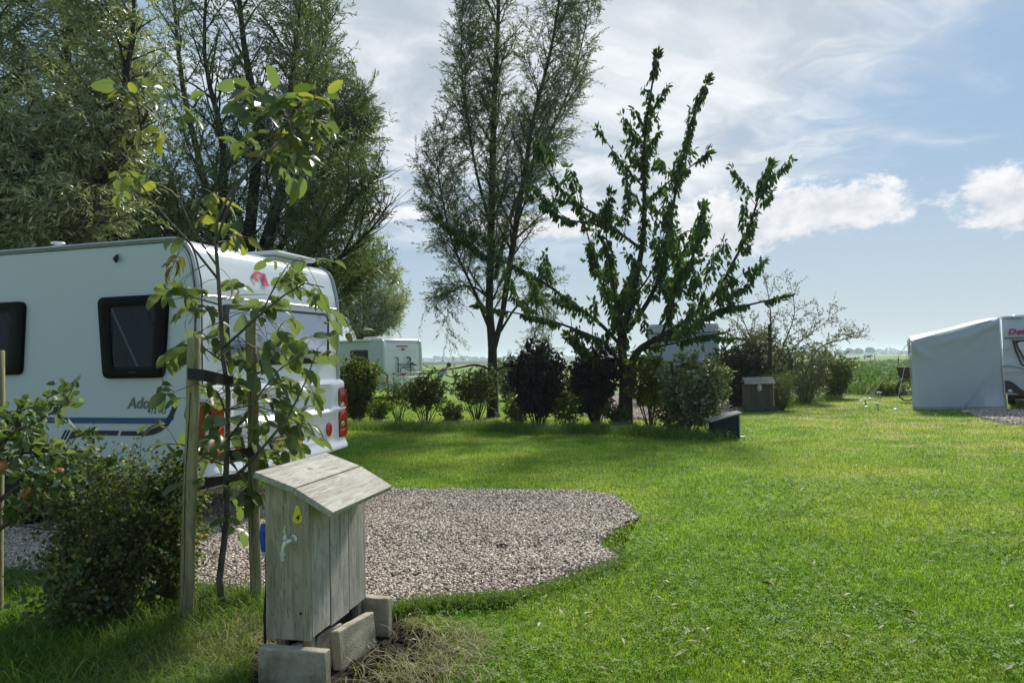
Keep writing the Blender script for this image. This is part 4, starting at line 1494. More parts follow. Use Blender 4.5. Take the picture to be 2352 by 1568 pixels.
for i_, (x_, y_, h_, r_, lab_) in enumerate(((1188, 978, .62, .30, 'low green sprouts between the willow trunk and the nearer purple black shrub'), (1300, 980, .75, .34, 'low green sprouts in the gap between the two purple black shrubs'),
        (1413, 984, .5, .24, 'low sprouts at the left foot of the cherry trunk'), (870, 972, .55, .30, 'low sprouts beside the yellowing shrub at the caravan'), (1038, 978, .5, .26, 'low sprouts in the hedge gap below the person'),
        (1540, 996, .8, .34, 'green sprouts between the cherry side shrub and the pale shrub'))):
    shrub('hedge_sprouts', lab_, gb(x_, y_), h_, r_, 9, (.06, .042), M['hedge_yellow'] if i_ % 2 else M['hedge'], 140 + i_, cat='shrub', group=LG, bare=.1, per_m=16, per=8, twig_len=.16, stem_r=.007)
# group at the right around the second cabinet
RG = 'shrubs round the far cabinet'
shrub('dark_shrub', 'dark green shrub left of the far cabinet', gb(1700, 938), 2.1, .74, 20, (.085, .055), M['darkleaf'], 52, group=RG, bare=.04, per_m=16, per=10, stem_mat=M['bark_dark'])
shrub('hedge_shrub', 'tall brownish shrub above the roof of the far cabinet', gb(1765, 925), 2.55, .85, 20, (.07, .045), M['hedge'], 53, group=RG, bare=.1, per_m=14, per=9)
shrub('conifer_shrub', 'low feathery dark shrub at the right side of the far cabinet', gb(1795, 942), 1.15, .42, 18, (.06, .016), M['bush'], 54, group=RG, bare=.02, per_m=18, per=12, kind='lance')
shrub('arching_shrub', 'grey green arching shrub right of the far cabinet', gb(1848, 925), 2.05, .82, 20, (.06, .035), M['hedge_pale'], 55, group=RG, bare=.05, per_m=15, per=10, lean=(.15, 0))
shrub('arching_shrub', 'yellow green shrub where the hedge ends at the meadow', gb(1918, 915), 1.65, .68, 18, (.085, .05), M['hedge_yellow'], 56, group=RG, bare=.05, per_m=14, per=10)
AY = 22.2
stems = [stem_px(r, AY) for r in (
    [(1768, 930, 0, .05), (1766, 850, 0, .045), (1768, 800, 0, .035), (1770, 720, 0, .02), (1760, 650, 0, .008)],
    [(1767, 870, 0, .03), (1735, 800, -.3, .02), (1705, 730, -.5, .012), (1690, 680, -.6, .005)],
    [(1767, 880, 0, .03), (1800, 790, .3, .02), (1825, 720, .4, .012), (1815, 650, .5, .005)],
    [(1768, 860, 0, .02), (1820, 800, -.3, .015), (1870, 760, -.5, .008), (1905, 730, -.6, .004)],
    [(1850, 860, .3, .02), (1880, 800, .3, .014), (1935, 780, .2, .008), (1955, 775, .2, .004)],
    [(1767, 840, 0, .02), (1725, 790, .4, .015), (1680, 770, .6, .006)])]
tree('crab_apple_tree', 'thin open crab apple tree with sparse reddish leaves above the far cabinet', 'tree', stems,
     dict(n=13, len=lambda t: .95 - .4 * t, ang=.75, t0=.15, up=.06, wob=.12),
     dict(per_m=12, len=.28, sag=.1, spread=.8, r=.003, bias=.2), dict(per=6, l=.068, w=.036, jit=.02),
     M['twig'], M['redleaf'], seed=61, leaf_kind='broad', wood_sides=5)
mb = MB()
mb.tube([G(1770, 934) - Vector((0, 0, .05)), P(1768, 745, AY + .1)], .055, 8)
tag(mb.build('tree_stake', M['bark_dark']), 'dark wooden stake behind the far cabinet', 'stake')

# ---- left foreground bush and apple tree
shrub('rose_bush', 'dense bramble like bush with yellow tinged tips left of the front stake', gb(265, 1420), .95, .38, 44, (.028, .019), M['bush'], 71, cat='bush',
      bare=.20, per_m=17, per=7, twig_len=.17, stem_r=.005, top=.6, sag=.4, secn=9)
shrub('rose_bush', 'upright reddish bush shoots at the right of the bramble bush', gb(385, 1405), .92, .16, 12, (.034, .024), M['bush'], 72, cat='bush',
      bare=.12, per_m=34, per=9, twig_len=.13, stem_r=.005, secn=8)
shrub('rose_bush', 'low dark green bush growing at the lower left of the bramble bush', gb(200, 1450), .50, .28, 16, (.034, .026), M['bush'], 73, cat='bush',
      bare=.05, per_m=24, per=8, twig_len=.16, stem_r=.005, secn=7)
shrub('rose_bush', 'tall yellowing shoots rising from the middle of the bramble bush', gb(200, 1400), 1.12, .16, 10, (.036, .026), M['hedge_yellow'], 76, cat='bush', bare=.55, per_m=30, per=7, twig_len=.1, stem_r=.004, secn=5)
shrub('rose_bush', 'thin yellow tipped shoots at the right end of the bramble bush', gb(395, 1395), 1.10, .12, 8, (.034, .024), M['hedge_yellow'], 77, cat='bush', bare=.6, per_m=30, per=7, twig_len=.1, stem_r=.004, secn=5)
ay = 4.3
stems = [stem_px(r, ay) for r in (
    [(-60, 1390, .3, .035), (-50, 1200, .2, .03), (-30, 1060, .1, .02), (20, 1000, 0, .012), (80, 970, -.1, .006), (118, 948, -.1, .003)],
    [(-45, 1180, .2, .02), (40, 1120, .1, .012), (110, 1090, 0, .008), (180, 1092, 0, .004)],
    [(-50, 1150, .2, .02), (20, 1050, .2, .012), (80, 1040, .2, .008), (150, 1045, .1, .004)],
    [(-40, 1250, .2, .02), (30, 1190, .1, .012), (90, 1165, 0, .004)],
    [(-30, 1060, .1, .02), (-20, 1010, .2, .012), (20, 960, .2, .006), (60, 940, .2, .003)])]
tree('apple_tree', 'small apple tree at the left edge with ripening fruit on low branches', 'tree', stems,
     dict(n=9, len=lambda t: .20, ang=.9, t0=.3, up=.03, wob=.14),
     dict(per_m=30, len=.09, sag=.2, spread=.8, r=.002, bias=.1), dict(per=4, l=.066, w=.04, jit=.01),
     M['twig'], M['apple_leaf'], seed=75, leaf_kind='broad', wood_sides=6)
for (x, y, dy, lab) in ((61, 1130, -.12, 'ripening apple hanging low in front of the caravan wheel'), (3, 1071, -.05, 'reddish apple at the left edge of the picture'),
                        (135, 1085, -.05, 'apple half hidden among leaves above the bush'), (52, 1163, 0, 'lowest apple, shaded under the branch')):
    mb = MB()
    R0 = .032
    mb.lathe([(0.001, -.85 * R0), (.45 * R0, -.95 * R0), (.85 * R0, -.55 * R0), (R0, 0), (.9 * R0, .55 * R0), (.5 * R0, .9 * R0), (.15 * R0, .75 * R0), (0.001, .68 * R0)], sides=16)
    o = mb.build('apple', M['apple'], None, smooth=True)
    o.location = P(x, y, ay + dy)
    o.rotation_euler = (.25, .2, x)
    s = MB(); s.tube([(0, 0, .02), (.002, 0, .045)], .0015, 4); s.build('stalk', M['twig'], o)
    tag(o, lab, 'apple', 'apples on the left tree')
# ================================================================== foreground: walnut, stakes, cabinet
def stake(name, label, base_px, top_px, Y, r, split, group='round stakes of the young tree'):
    b = G(*base_px); t = P(*top_px, Y)
    root = empty(name, b, label=label, cat='stake', group=group)
    mb = MB()
    pts = [Vector((0, 0, -.12)).lerp(t - b, i / 7) + Vector((math.sin(i * 1.7) * .004, math.cos(i * 2.3) * .004, 0)) for i in range(8)]
    rr = [r * (1.06 - .012 * i) for i in range(8)]
    pts.append(pts[-1] + Vector((0, 0, .004))); rr.append(r * .9)
    mb.tube(pts, rr, 18)
    mb.build('post', M['post'], root, smooth='auto')
    # drying crack, a recessed dark line down the front
    ck = MB()
    up = (t - b).normalized()
    for i in range(9):
        f0, f1 = .05 + .085 * i, .05 + .085 * (i + 1)
        for f in (f0,):
            p0 = (t - b) * f + Vector((math.sin(i * .9) * .006 - .004, -r * 1.035, 0))
            p1 = (t - b) * f1 + Vector((math.sin((i + 1) * .9) * .006 - .004, -r * 1.035, 0))
            ck.tube([p0, p1], split, 4, caps=False)
    ck.build('crack', M['bark_dark'], root)
    return root


stk1 = stake('tree_stake', 'thick round stake in front, with the black tie strap nailed to it', (425, 1440), (447, 778), G(425, 1440).y, .0375, .0022)
stk2 = stake('tree_stake', 'round stake behind the young tree, beside the wooden cabinet', (588, 1392), (577, 738), G(588, 1392).y, .034, .002)
stk3 = stake('tree_stake', 'stake cut by the left edge of the picture', (-10, 1400), (-2, 806), G(-10, 1400).y, .036, .002, group='stakes by the apple tree')

WNY = 4.55
walnut = empty('walnut_tree', tuple(G(512, 1392)), label='young walnut tree with large glossy leaflets, tied to two stakes', cat='tree')
woff = Vector(walnut.location)
ww_ = MB()
WB = [
    ([(512, 1396, 0), (504, 1330, 0), (514, 1250, 0), (522, 1180, .02), (519, 1090, 0), (523, 1000, 0), (524, 900, 0), (512, 820, 0), (508, 740, .02), (503, 660, 0), (498, 590, 0), (494, 545, 0)], .021, .010),
    ([(494, 545, 0), (500, 500, 0), (530, 440, .05), (565, 395, .1), (600, 345, .15), (630, 290, .2), (650, 230, .25), (660, 170, .25)], .010, .003),
    ([(496, 560, 0), (515, 500, -.05), (545, 430, -.1), (590, 370, -.15), (640, 330, -.15), (690, 300, -.15)], .009, .003),
    ([(500, 640, 0), (460, 590, -.05), (430, 550, -.1), (400, 520, -.1), (360, 475, -.15), (320, 420, -.18), (285, 385, -.2), (262, 372, -.2)], .008, .003),
    ([(498, 610, 0), (470, 570, .05), (440, 520, .1), (410, 455, .15), (395, 380, .2), (375, 290, .2)], .007, .0025),
    ([(505, 700, 0), (470, 690, -.1), (430, 680, -.2), (390, 690, -.25)], .006, .002),
    ([(506, 720, 0), (455, 700, -.1), (445, 770, -.2), (480, 830, -.2)], .004, .002),
    ([(510, 800, 0), (545, 770, -.1), (600, 720, -.2), (650, 680, -.3), (700, 650, -.35), (745, 660, -.4)], .010, .003),
    ([(600, 720, -.2), (640, 640, -.2), (660, 610, -.2), (690, 590, -.2)], .005, .002),
    ([(512, 830, 0), (470, 800, -.12), (420, 790, -.2), (380, 810, -.25)], .006, .002),
    ([(520, 1110, 0), (560, 1075, -.1), (610, 1020, -.2), (660, 960, -.3), (700, 880, -.35), (730, 800, -.4)], .012, .003),
    ([(523, 1010, 0), (560, 960, -.2), (600, 900, -.3), (640, 850, -.35), (700, 810, -.4)], .008, .003),
    ([(524, 960, 0), (500, 900, -.2), (450, 880, -.3), (400, 900, -.35)], .006, .002),
    ([(521, 1070, 0), (470, 1050, -.1), (420, 1020, -.2), (380, 1020, -.25)], .005, .002),
    ([(514, 1240, 0), (500, 1160, -.1), (470, 1110, -.15)], .004, .002),
    ([(524, 940, 0), (580, 930, -.3), (650, 950, -.5), (700, 980, -.55)], .006, .002),
    ([(518, 1140, 0), (550, 1130, -.15), (590, 1140, -.2)], .004, .002),
]
wpaths = []
for rows, r0, r1 in WB:
    pts = [P(x, y, WNY + dy) - woff for x, y, dy in rows]
    wpaths.append(pts)
    ww_.tube(pts, [r0 + (r1 - r0) * i / (len(pts) - 1) for i in range(len(pts))], 8)
ww_.build('trunk', M['walnut_bark'], walnut, smooth=True)
allw = [p for pts in wpaths for i in range(len(pts) - 1) for p in (pts[i], pts[i].lerp(pts[i + 1], .33), pts[i].lerp(pts[i + 1], .66), pts[i + 1])]
wmesh = {k: [big_leaf('leaflet', 1, wd, cu, fo, M[m], s, 8, bt) for s, (wd, cu, fo, bt) in enumerate(v)] for k, (m, v) in dict(
    g=('walnut', [(.56, .22, .35, 0), (.60, .12, .25, 0), (.52, .35, .45, 0), (.62, .25, .15, .1), (.55, .05, .5, 0)]),
    y=('walnut_y', [(.56, .3, .4, .1), (.6, .2, .3, .3)]), b=('walnut_b', [(.42, .5, .6, .45), (.4, .4, .7, .5)])).items()}
wr = random.Random(21)
# clusters of compound leaves: px, py, dx, dy spread, how many, share yellow, share browned
WC = [(655, 235, 70, 60, 15, .3, .05), (590, 225, 50, 50, 8, .2, 0), (715, 290, 45, 60, 12, .4, .1), (655, 330, 70, 50, 14, .15, .05), (570, 320, 40, 40, 5, .15, 0),
      (290, 205, 50, 35, 4, .75, .1), (385, 215, 40, 40, 3, .6, .1), (380, 290, 45, 40, 3, .15, 0), (270, 400, 25, 30, 2, .6, .3), (335, 405, 30, 30, 2, .8, .1),
      (490, 430, 40, 30, 3, .9, 0), (440, 490, 40, 30, 2, .3, 0), (515, 520, 35, 45, 4, .4, 0), (400, 600, 35, 30, 2, .2, .4), (420, 540, 30, 20, 1, 0, 0),
      (400, 665, 45, 30, 4, .35, 0), (460, 690, 40, 40, 7, .45, .05), (530, 650, 30, 30, 2, .3, 0),
      (620, 690, 60, 50, 8, .1, .1), (690, 640, 60, 50, 8, .15, .15), (750, 700, 40, 50, 4, .25, .1), (640, 600, 40, 20, 2, .1, 0),
      (380, 800, 40, 40, 4, .1, 0), (440, 790, 30, 50, 3, .1, 0), (560, 800, 50, 50, 8, .1, 0), (500, 760, 40, 60, 4, .1, 0), (650, 800, 60, 60, 10, .1, .05), (740, 780, 50, 60, 5, .3, .1),
      (790, 735, 25, 20, 1, .4, 0), (385, 905, 45, 35, 4, .15, 0), (470, 900, 40, 50, 5, .1, 0), (530, 960, 60, 60, 5, .1, 0), (620, 960, 60, 50, 5, .1, 0), (600, 900, 60, 50, 11, .08, .05), (690, 900, 50, 50, 8, .2, .2),
      (560, 1000, 50, 50, 8, .1, 0), (660, 1000, 50, 45, 8, .1, .1), (730, 970, 35, 35, 3, .2, .5), (390, 1020, 35, 30, 2, .35, 0), (470, 1010, 40, 30, 2, .1, 0),
      (470, 1110, 40, 30, 3, .3, 0), (560, 1110, 50, 40, 8, .15, 0), (480, 1060, 50, 50, 5, .15, .1), (600, 1080, 40, 40, 4, .1, .1), (600, 1040, 30, 30, 2, .1, 0), (545, 1160, 40, 30, 2, .3, 0), (540, 1205, 6, 6, 1, .9, 0)]
stalks = MB()
nleaf = 0
restV, restF = [], []
for (cx, cy, sx, sy, cnt, ye, br_) in WC:
    for i in range(cnt):
        tgt = P(cx + wr.gauss(0, .5) * sx, cy + wr.gauss(0, .5) * sy, WNY + wr.uniform(-.2, .3)) - woff
        near = min(allw, key=lambda q: (q - tgt).length + wr.random() * .05)
        away = tgt - near
        if away.length < .05: away = Vector((wr.gauss(0, 1), wr.gauss(0, 1), .3)).normalized() * .08
        # shoot, then the leaf stalk with leaflets in pairs
        start = near
        base = near + away * .72
        d = away.normalized()
        rl = wr.uniform(.09, .17)
        end = base + (d * .8 + Vector((wr.gauss(0, .25), wr.gauss(0, .25), -.25))).normalized() * rl
        stalks.tube([start, start.lerp(base, .5) + Vector((0, 0, .012)), base, base.lerp(end, .5) + Vector((0, 0, .008)), end], [.0028, .0023, .0018, .0014, .001], 4, caps=False)
        rd = (end - base).normalized()
        sd_ = rd.cross(Vector((0, 0, 1)) + Vector((wr.gauss(0, .4), wr.gauss(0, .4), 0))).normalized()
        kind = 'y' if wr.random() < ye * .8 else ('b' if wr.random() < br_ * 1.6 + .05 else 'g')
        npair = wr.choice((1, 1, 2))
        pl = [(1.0, 0)] + [(.35 + .5 * q / max(1, npair), s) for q in range(npair) for s in (-1, 1)]
        for (f, s) in pl:
            if wr.random() < .1 and s: continue
            p = base.lerp(end, f)
            dd = (rd * (1.0 if s == 0 else .45) + sd_ * s * .95 + Vector((wr.gauss(0, .2), wr.gauss(0, .2), wr.uniform(-.75, .1)))).normalized()
            ln = wr.uniform(.072, .14) * (1.1 if s == 0 else .92)
            kk = kind if wr.random() < .85 else 'g'
            o = link('leaflet', wr.choice(wmesh[kk]), walnut)
            o.matrix_local = Matrix.Translation(p) @ orient(dd, wr.gauss(0, .7)).to_4x4() @ Matrix.Diagonal((ln * wr.uniform(.8, 1.2), ln, ln * wr.uniform(.6, 1.8), 1))
            nleaf += 1
            if nleaf > 296: bpy.data.objects.remove(o, do_unlink=True)
            if nleaf > 296:
                me_ = wr.choice(wmesh[kk])
                MM = Matrix.Translation(p) @ orient(dd, wr.gauss(0, .7)).to_4x4() @ Matrix.Diagonal((ln, ln, ln, 1))
                nb = len(restV)
                restV += [tuple(MM @ v.co) for v in me_.vertices]
                restF += [tuple(nb + q for q in pp.vertices) for pp in me_.polygons]
stalks.build('leaf_stalks', M['rachis'], walnut)['kind'] = 'stuff'
if restV:
    me = bpy.data.meshes.new('crown'); me.from_pydata(restV, [], restF)
    link('crown', me, walnut, M['walnut'], smooth=True)['kind'] = 'stuff'

# strap from stake to trunk
mb = MB()
a = P(431, 858, G(425, 1440).y - .045); b = P(470, 862, WNY - .36); c = P(532, 876, WNY - .04); d = P(536, 872, WNY + .03)
top = []
for q in (P(437, 856, G(425, 1440).y + .03), a, b, P(500, 869, WNY - .2), c, d):
    top.append(q)
hw = .033
vs = []
for q in top:
    for (dy, dz) in ((0, hw), (0, -hw)):
        vs.append((q.x, q.y - .003, q.z + dz)); 
for q in top:
    for (dy, dz) in ((0, hw), (0, -hw)):
        vs.append((q.x + .002, q.y + .003, q.z + dz))
n = len(top)
fs = []
for i in range(n - 1):
    fs += [(2 * i, 2 * i + 1, 2 * i + 3, 2 * i + 2), (2 * n + 2 * i, 2 * n + 2 * i + 2, 2 * n + 2 * i + 3, 2 * n + 2 * i + 1),
           (2 * i, 2 * i + 2, 2 * n + 2 * i + 2, 2 * n + 2 * i), (2 * i + 1, 2 * n + 2 * i + 1, 2 * n + 2 * i + 3, 2 * i + 3)]
mb.add(vs, fs)
tag(mb.build('tie_strap', M['rubber']), 'black rubber strap tying the trunk to the front stake', 'strap')
mb = MB()
top = [P(528, 1045, WNY - .03), P(560, 1040, WNY), P(586, 1036, G(588, 1392).y - .04), P(592, 1036, G(588, 1392).y + .02)]
vs = []
for q in top: vs += [(q.x, q.y - .003, q.z + .03), (q.x, q.y - .003, q.z - .03)]
for q in top: vs += [(q.x, q.y + .003, q.z + .03), (q.x, q.y + .003, q.z - .03)]
n = 4; fs = []
for i in range(n - 1):
    fs += [(2 * i, 2 * i + 1, 2 * i + 3, 2 * i + 2), (2 * n + 2 * i, 2 * n + 2 * i + 2, 2 * n + 2 * i + 3, 2 * n + 2 * i + 1)]
mb.add(vs, fs)
tag(mb.build('tie_strap', M['rubber']), 'black rubber strap tying the trunk to the rear stake', 'strap')

# ---- wooden service cabinet: local x along the front to the right, y along the side away, origin at front right lower corner
BO = Vector((-0.97774, 3.51998, 0.2))
BR = math.atan2(-0.21774, 0.97601)
cab = empty('service_cabinet', BO, BR, label='weathered wooden service cabinet with tap and yellow tag, in the foreground', cat='cabinet')
CW_, CD_ = .228, .638
def topz(a):   # roof underside height over cabinet bottom at local x
    # ridge-like fold at a = -.055
    return (.758 + (a + .26) * (.685 - .758) / .205 if a < -.055 else .685 + (a + .055) * (.582 - .685) / .18) - .0
th = .022
fr = MB()
poly = [(-CW_, 0), (0, 0), (0, topz(0)), (-.055, topz(-.055)), (-CW_, topz(-CW_))]
fr.prism(poly, th, (0, 0, 0), (1, 0, 0), (0, 0, 1), (0, 1, 0))
fr.build('plank', M['plank_front'], cab, bevel=.002, label='wide greenish front plank carrying the tap')
edge = MB()
xs = [(th + .004, .207), (.219, .424), (.428, CD_ )]
for i, (y0, y1) in enumerate(xs):
    p = MB()
    zz0 = (.006, -.004, .004)[i]
    p.box(-.019, .001 + .0012 * i, y0, y1, zz0, topz(-.008) - .004)
    p.build('plank', M['plank'], cab, bevel=.002)
for i, (y0, y1) in enumerate(xs):
    p = MB(); p.box(-CW_ + .001, -CW_ + .02, y0, y1, 0, topz(-CW_) - .004)
    p.build('plank', M['plank'], cab, bevel=.002)
p = MB(); p.prism([(-CW_ + .021, 0), (-.02, 0), (-.02, topz(-.02) - .003), (-.055, topz(-.055) - .003), (-CW_ + .021, topz(-CW_ + .02) - .003)], .02, (0, CD_ - .021, 0), (1, 0, 0), (0, 0, 1), (0, 1, 0))
p.build('plank', M['plank'], cab)
# third side plank has a visible shrinkage gap in its middle
p = MB(); p.box(.0036, .0042, .3195, .3215, .2, topz(0) - .03); p.build('crack', M['bark_dark'], cab)
# two roof boards
rb = .030
for (x0, x1, nm) in ((-.262, -.057, 0), (-.053, .132, 1)):
    z0, z1 = (.012 + .759, .012 + .686) if nm == 0 else (.012 + .686, .012 + .578)
    dx, dz = x1 - x0, z1 - z0
    L_ = math.hypot(dx, dz); ux = Vector((dx / L_, 0, dz / L_)); un = Vector((-dz / L_, 0, dx / L_))
    q = MB()
    c0 = Vector((x0, 0, z0))
    vs = []
    for (a_, y_, h_) in ((0, -.05, 0), (L_, -.042, 0), (L_, .69, 0), (0, .685, 0), (0, -.05, rb), (L_, -.042, rb), (L_, .69, rb), (0, .685, rb)):
        w_ = c0 + ux * a_ + un * h_
        vs.append((w_.x, y_, w_.z))
    q.add(vs, [(0, 3, 2, 1), (4, 5, 6, 7), (0, 1, 5, 4), (1, 2, 6, 5), (2, 3, 7, 6), (3, 0, 4, 7)])
    q.build('roof_board', M['roof_board'], cab, bevel=.0035)
# yellow number tag
def cabpx(px, py):
    a_, z_ = on_plane(px, py, BO, (0.97601, -0.21774))
    return a_, z_ - BO.z
ta, tz = cabpx(684, 1183)
R1, R2, hh_ = .028, .012, .07
prof = []
for i in range(13):
    an = math.radians(200 + 140 * i / 12); prof.append((ta + R1 * math.cos(an), tz - .010 + R1 * math.sin(an)))
for i in range(7):
    an = math.radians(10 + 160 * i / 6); prof.append((ta + R2 * math.cos(an), tz + .036 + R2 * math.sin(an)))
q = MB(); q.prism(prof, .003, (0, -.0045, 0), (1, 0, 0), (0, 0, 1), (0, 1, 0)); tg = q.build('number_tag', M['tag_yellow'], cab)
q = MB(); q.lathe([(.0001, -.002), (.0045, -.002), (.0045, 0), (.0001, .001)], Matrix.Translation((ta, -.006, tz + .037)) @ Matrix.Rotation(math.pi / 2, 4, 'X'), 10); q.build('screw', M['chrome'], tg)


def text_mesh(body, size, parent, mat, Mx, shear=0.0, bold=0.0, sx=1.0, name='lettering', ext=.0006, align='LEFT'):
    cu = bpy.data.curves.new(name, 'FONT')
    cu.body = body; cu.size = size; cu.shear = shear; cu.extrude = ext; cu.offset = bold; cu.align_x = align
    cu.resolution_u = 3
    tmp = bpy.data.objects.new(name, cu)
    COL.objects.link(tmp)
    dg = bpy.context.evaluated_depsgraph_get()
    me = bpy.data.meshes.new_from_object(tmp.evaluated_get(dg))
    bpy.data.objects.remove(tmp, do_unlink=True)
    me.materials.clear()
    o = link(name, me, parent, mat)
    o.matrix_local = Mx @ Matrix.Diagonal((sx, 1, 1, 1))
    return o


def frame(org, ux, uy):
    ux, uy = Vector(ux), Vector(uy); uz = ux.cross(uy)
    return Matrix(((ux.x, uy.x, uz.x, org[0]), (ux.y, uy.y, uz.y, org[1]), (ux.z, uy.z, uz.z, org[2]), (0, 0, 0, 1)))


text_mesh('4', .038, tg, M['black'], frame((ta - .010, -.0055, tz - .022), (1, 0, 0), (0, 0, 1)), shear=.25, bold=.0008, name='number')
# tap
pa, pz = cabpx(675, 1238)
tap = empty('tap', (pa, 0, pz)); tap.parent = cab; tap.scale = (1.15, 1.1, 1.45); pa0, pz0 = pa, pz; pa = pz = 0.0
q = MB(); q.lathe([(.016, 0), (.0165, .003), (.012, .007), (.009, .014), (.0085, .03)], Matrix.Translation((pa, -.0005, pz)) @ Matrix.Rotation(math.pi / 2, 4, 'X'), 20); q.build('flange', M['chrome'], tap, smooth='auto')
q = MB()
q.tube([(pa, -.028, pz), (pa - .008, -.036, pz - .001), (pa - .016, -.043, pz - .004), (pa - .022, -.048, pz - .018), (pa - .025, -.050, pz - .036)], [.009, .0105, .0115, .0085, .0075], 14)
q.lathe([(.0105, 0), (.0115, .003), (.0115, .009), (.008, .012), (.006, .018), (.003, .019)], Matrix.Translation((pa - .016, -.043, pz + .003)), 14)
q.build('spout', M['chrome'], tap, smooth='auto')
q = MB()
q.tube([(pa - .016, -.043, pz + .02), (pa - .018, -.045, pz + .033)], [.0035, .0035], 8)
q.tube([(pa - .024, -.046, pz + .028), (pa - .012, -.045, pz + .052)], [.003, .002], 6)
q.lathe([(.001, -.005), (.005, -.003), (.0055, 0), (.005, .003), (.001, .005)], Matrix.Translation((pa - .0195, -.045, pz + .034)), 10)
q.build('tap_handle', M['chrome'], tap, smooth='auto')
q = MB()
q.lathe([(.012, 0), (.012, -.008), (.0105, -.0085), (.0105, -.011), (.007, -.011), (.007, -.022), (.008, -.022), (.008, -.026), (.0005, -.026)], Matrix.Translation((pa - .025, -.050, pz - .034)), 12)
q.build('hose_connector', M['grey_plastic'], tap, smooth='auto')
pa, pz = pa0, pz0
# screws and nail heads on the front, a black knob low down
for (x_, y_) in ((650, 1165), (653, 1190), (652, 1330), (628, 1410)):
    a_, z_ = cabpx(x_, y_)
    q = MB(); q.lathe([(.003, 0), (.003, .0012), (.0001, .0012)], Matrix.Translation((a_, .0005, z_)) @ Matrix.Rotation(math.pi / 2, 4, 'X'), 8); q.build('nail_head', M['black'], cab)
a_, z_ = cabpx(691, 1408)
q = MB(); q.lathe([(.006, 0), (.0068, .003), (.005, .007), (.0001, .008)], Matrix.Translation((a_, 0, z_)) @ Matrix.Rotation(math.pi / 2, 4, 'X'), 12); q.build('knob', M['black'], cab)
for x_ in (-.19, -.05):
    for y_ in (.03, .56):
        q = MB(); q.box(x_, x_ + .04, y_, y_ + .04, -.22, -.0015); q.build('leg', M['plank_front'], cab)
q = MB(); q.box(-.20, -.03, .10, .52, -.20, -.004); q.build('under_fill', M['black'], cab)  # black box filling the space between the legs under the cabinet

# blue plug and cable
def cabw(x, y, z):
    return cab.matrix_basis @ Vector((x, y, z)) if False else (Matrix.Translation(BO) @ Matrix.Rotation(BR, 4, 'Z')) @ Vector((x, y, z))
plug = empty('power_plug', cabw(-CW_ - .022, .05, .50), BR, label='blue camping plug stuck in the left side of the wooden cabinet', cat='plug')
q = MB(); q.lathe([(.0001, .0), (.030, .0), (.032, .01), (.030, .045), (.024, .05), (.024, .075)], Matrix.Rotation(math.radians(-96), 4, 'Y') @ Matrix.Translation((0, 0, -.055)), 18); q.build('socket_collar', M['plug_blue'], plug, smooth='auto')
q = MB(); q.tube([(-.012, 0, .03), (-.014, 0, -.02), (-.008, 0, -.085), (-.006, 0, -.10)], [.018, .024, .022, .021], 14); q.build('plug_body', M['plug_blue'], plug, smooth='auto')
q = MB(); q.tube([(-.006, 0, -.10), (-.006, 0, -.125)], [.0225, .017], 14); q.build('sleeve', M['grey_plastic'], plug, smooth='auto')
p0 = cabw(-CW_ - .028, .05, .375)
q = MB()
g0 = cabw(-CW_ - .03, .04, -.20)
pts = [p0, p0 + Vector((.003, 0, -.12)), p0 + Vector((-.006, -.01, -.28)), p0 + Vector((-.004, -.01, -.42)), p0 + Vector((-.012, .0, -.52)), Vector((p0.x - .05, p0.y + .02, .012)), Vector((p0.x - .14, p0.y + .1, .01))]
q.tube(pts, .0065, 8)
tag(q.build('power_cable', M['rubber'], None, smooth=True), 'black cable running from the blue plug down to the grass', 'cable')
q = MB(); pts = [G(430, 1282, .03), G(500, 1288, .035), G(545, 1288, .03), G(580, 1290, .03), G(640, 1297, .03)]
pts = [Vector((p.x, p.y, .03)) for p in pts]
q.tube(pts, .006, 6)
tag(q.build('power_cable', M['rubber'], None, smooth=True), 'black cable lying on the gravel behind the tree trunk', 'cable')
q = MB(); pts = [Vector((*tuple(G(x, y))[:2], .035)) for x, y in ((-80, 1208), (0, 1212), (45, 1214), (90, 1222), (170, 1226), (260, 1232))]
q.tube(pts, .006, 6)
tag(q.build('power_cable', M['rubber'], None, smooth=True), 'black cable on the gravel at the left, below the caravan wheel', 'cable')

# concrete kerb blocks round the cabinet
def block(label, px, L_, H_, T_, rz, rx, z0, nm='concrete_block', mat='concrete', seed=0, ry=0.0):
    q = MB(); q.box(0, L_, 0, T_, 0, H_)
    o = q.build(nm, M[mat], None, bevel=.008, seg=2)
    bm = bmesh.new(); bm.from_mesh(o.data)
    bmesh.ops.subdivide_edges(bm, edges=[e for e in bm.edges if e.calc_length() > .08], cuts=4, use_grid_fill=True)
    rr = random.Random(seed)
    for v in bm.verts: v.co += Vector((rr.gauss(0, .0013), rr.gauss(0, .0013), rr.gauss(0, .0013)))
    bm.to_mesh(o.data); bm.free()
    o.location = (px[0], px[1], z0)
    o.rotation_euler = (rx, ry, rz)
    return tag(o, label, 'concrete block', 'concrete kerb blocks under the wooden cabinet')


pb = cabw(-CW_ - .0, -.075, 0)
block('front concrete block, lying across below the tap, cut by the picture edge', (pb.x, pb.y), .345, .26, .055, BR - .015, 0, -.075, seed=1)
pb = cabw(-.028, .0, 0)
block('middle concrete block, leaning on edge below the side of the cabinet', (pb.x, pb.y), .32, .225, .05, BR + math.radians(76), -.16, -.045, seed=2)
pb = cabw(.085, .16, 0)
block('outer concrete block, leaning beside the bare soil', (pb.x, pb.y), .34, .22, .05, BR + math.radians(83), -.10, -.03, seed=3, ry=0.03)
pb = cabw(-.10, .625, 0)
block('rear concrete block, at the far end of the cabinet beside the gravel', (pb.x, pb.y), .24, .26, .055, BR - .04, 0, -.05, seed=4)
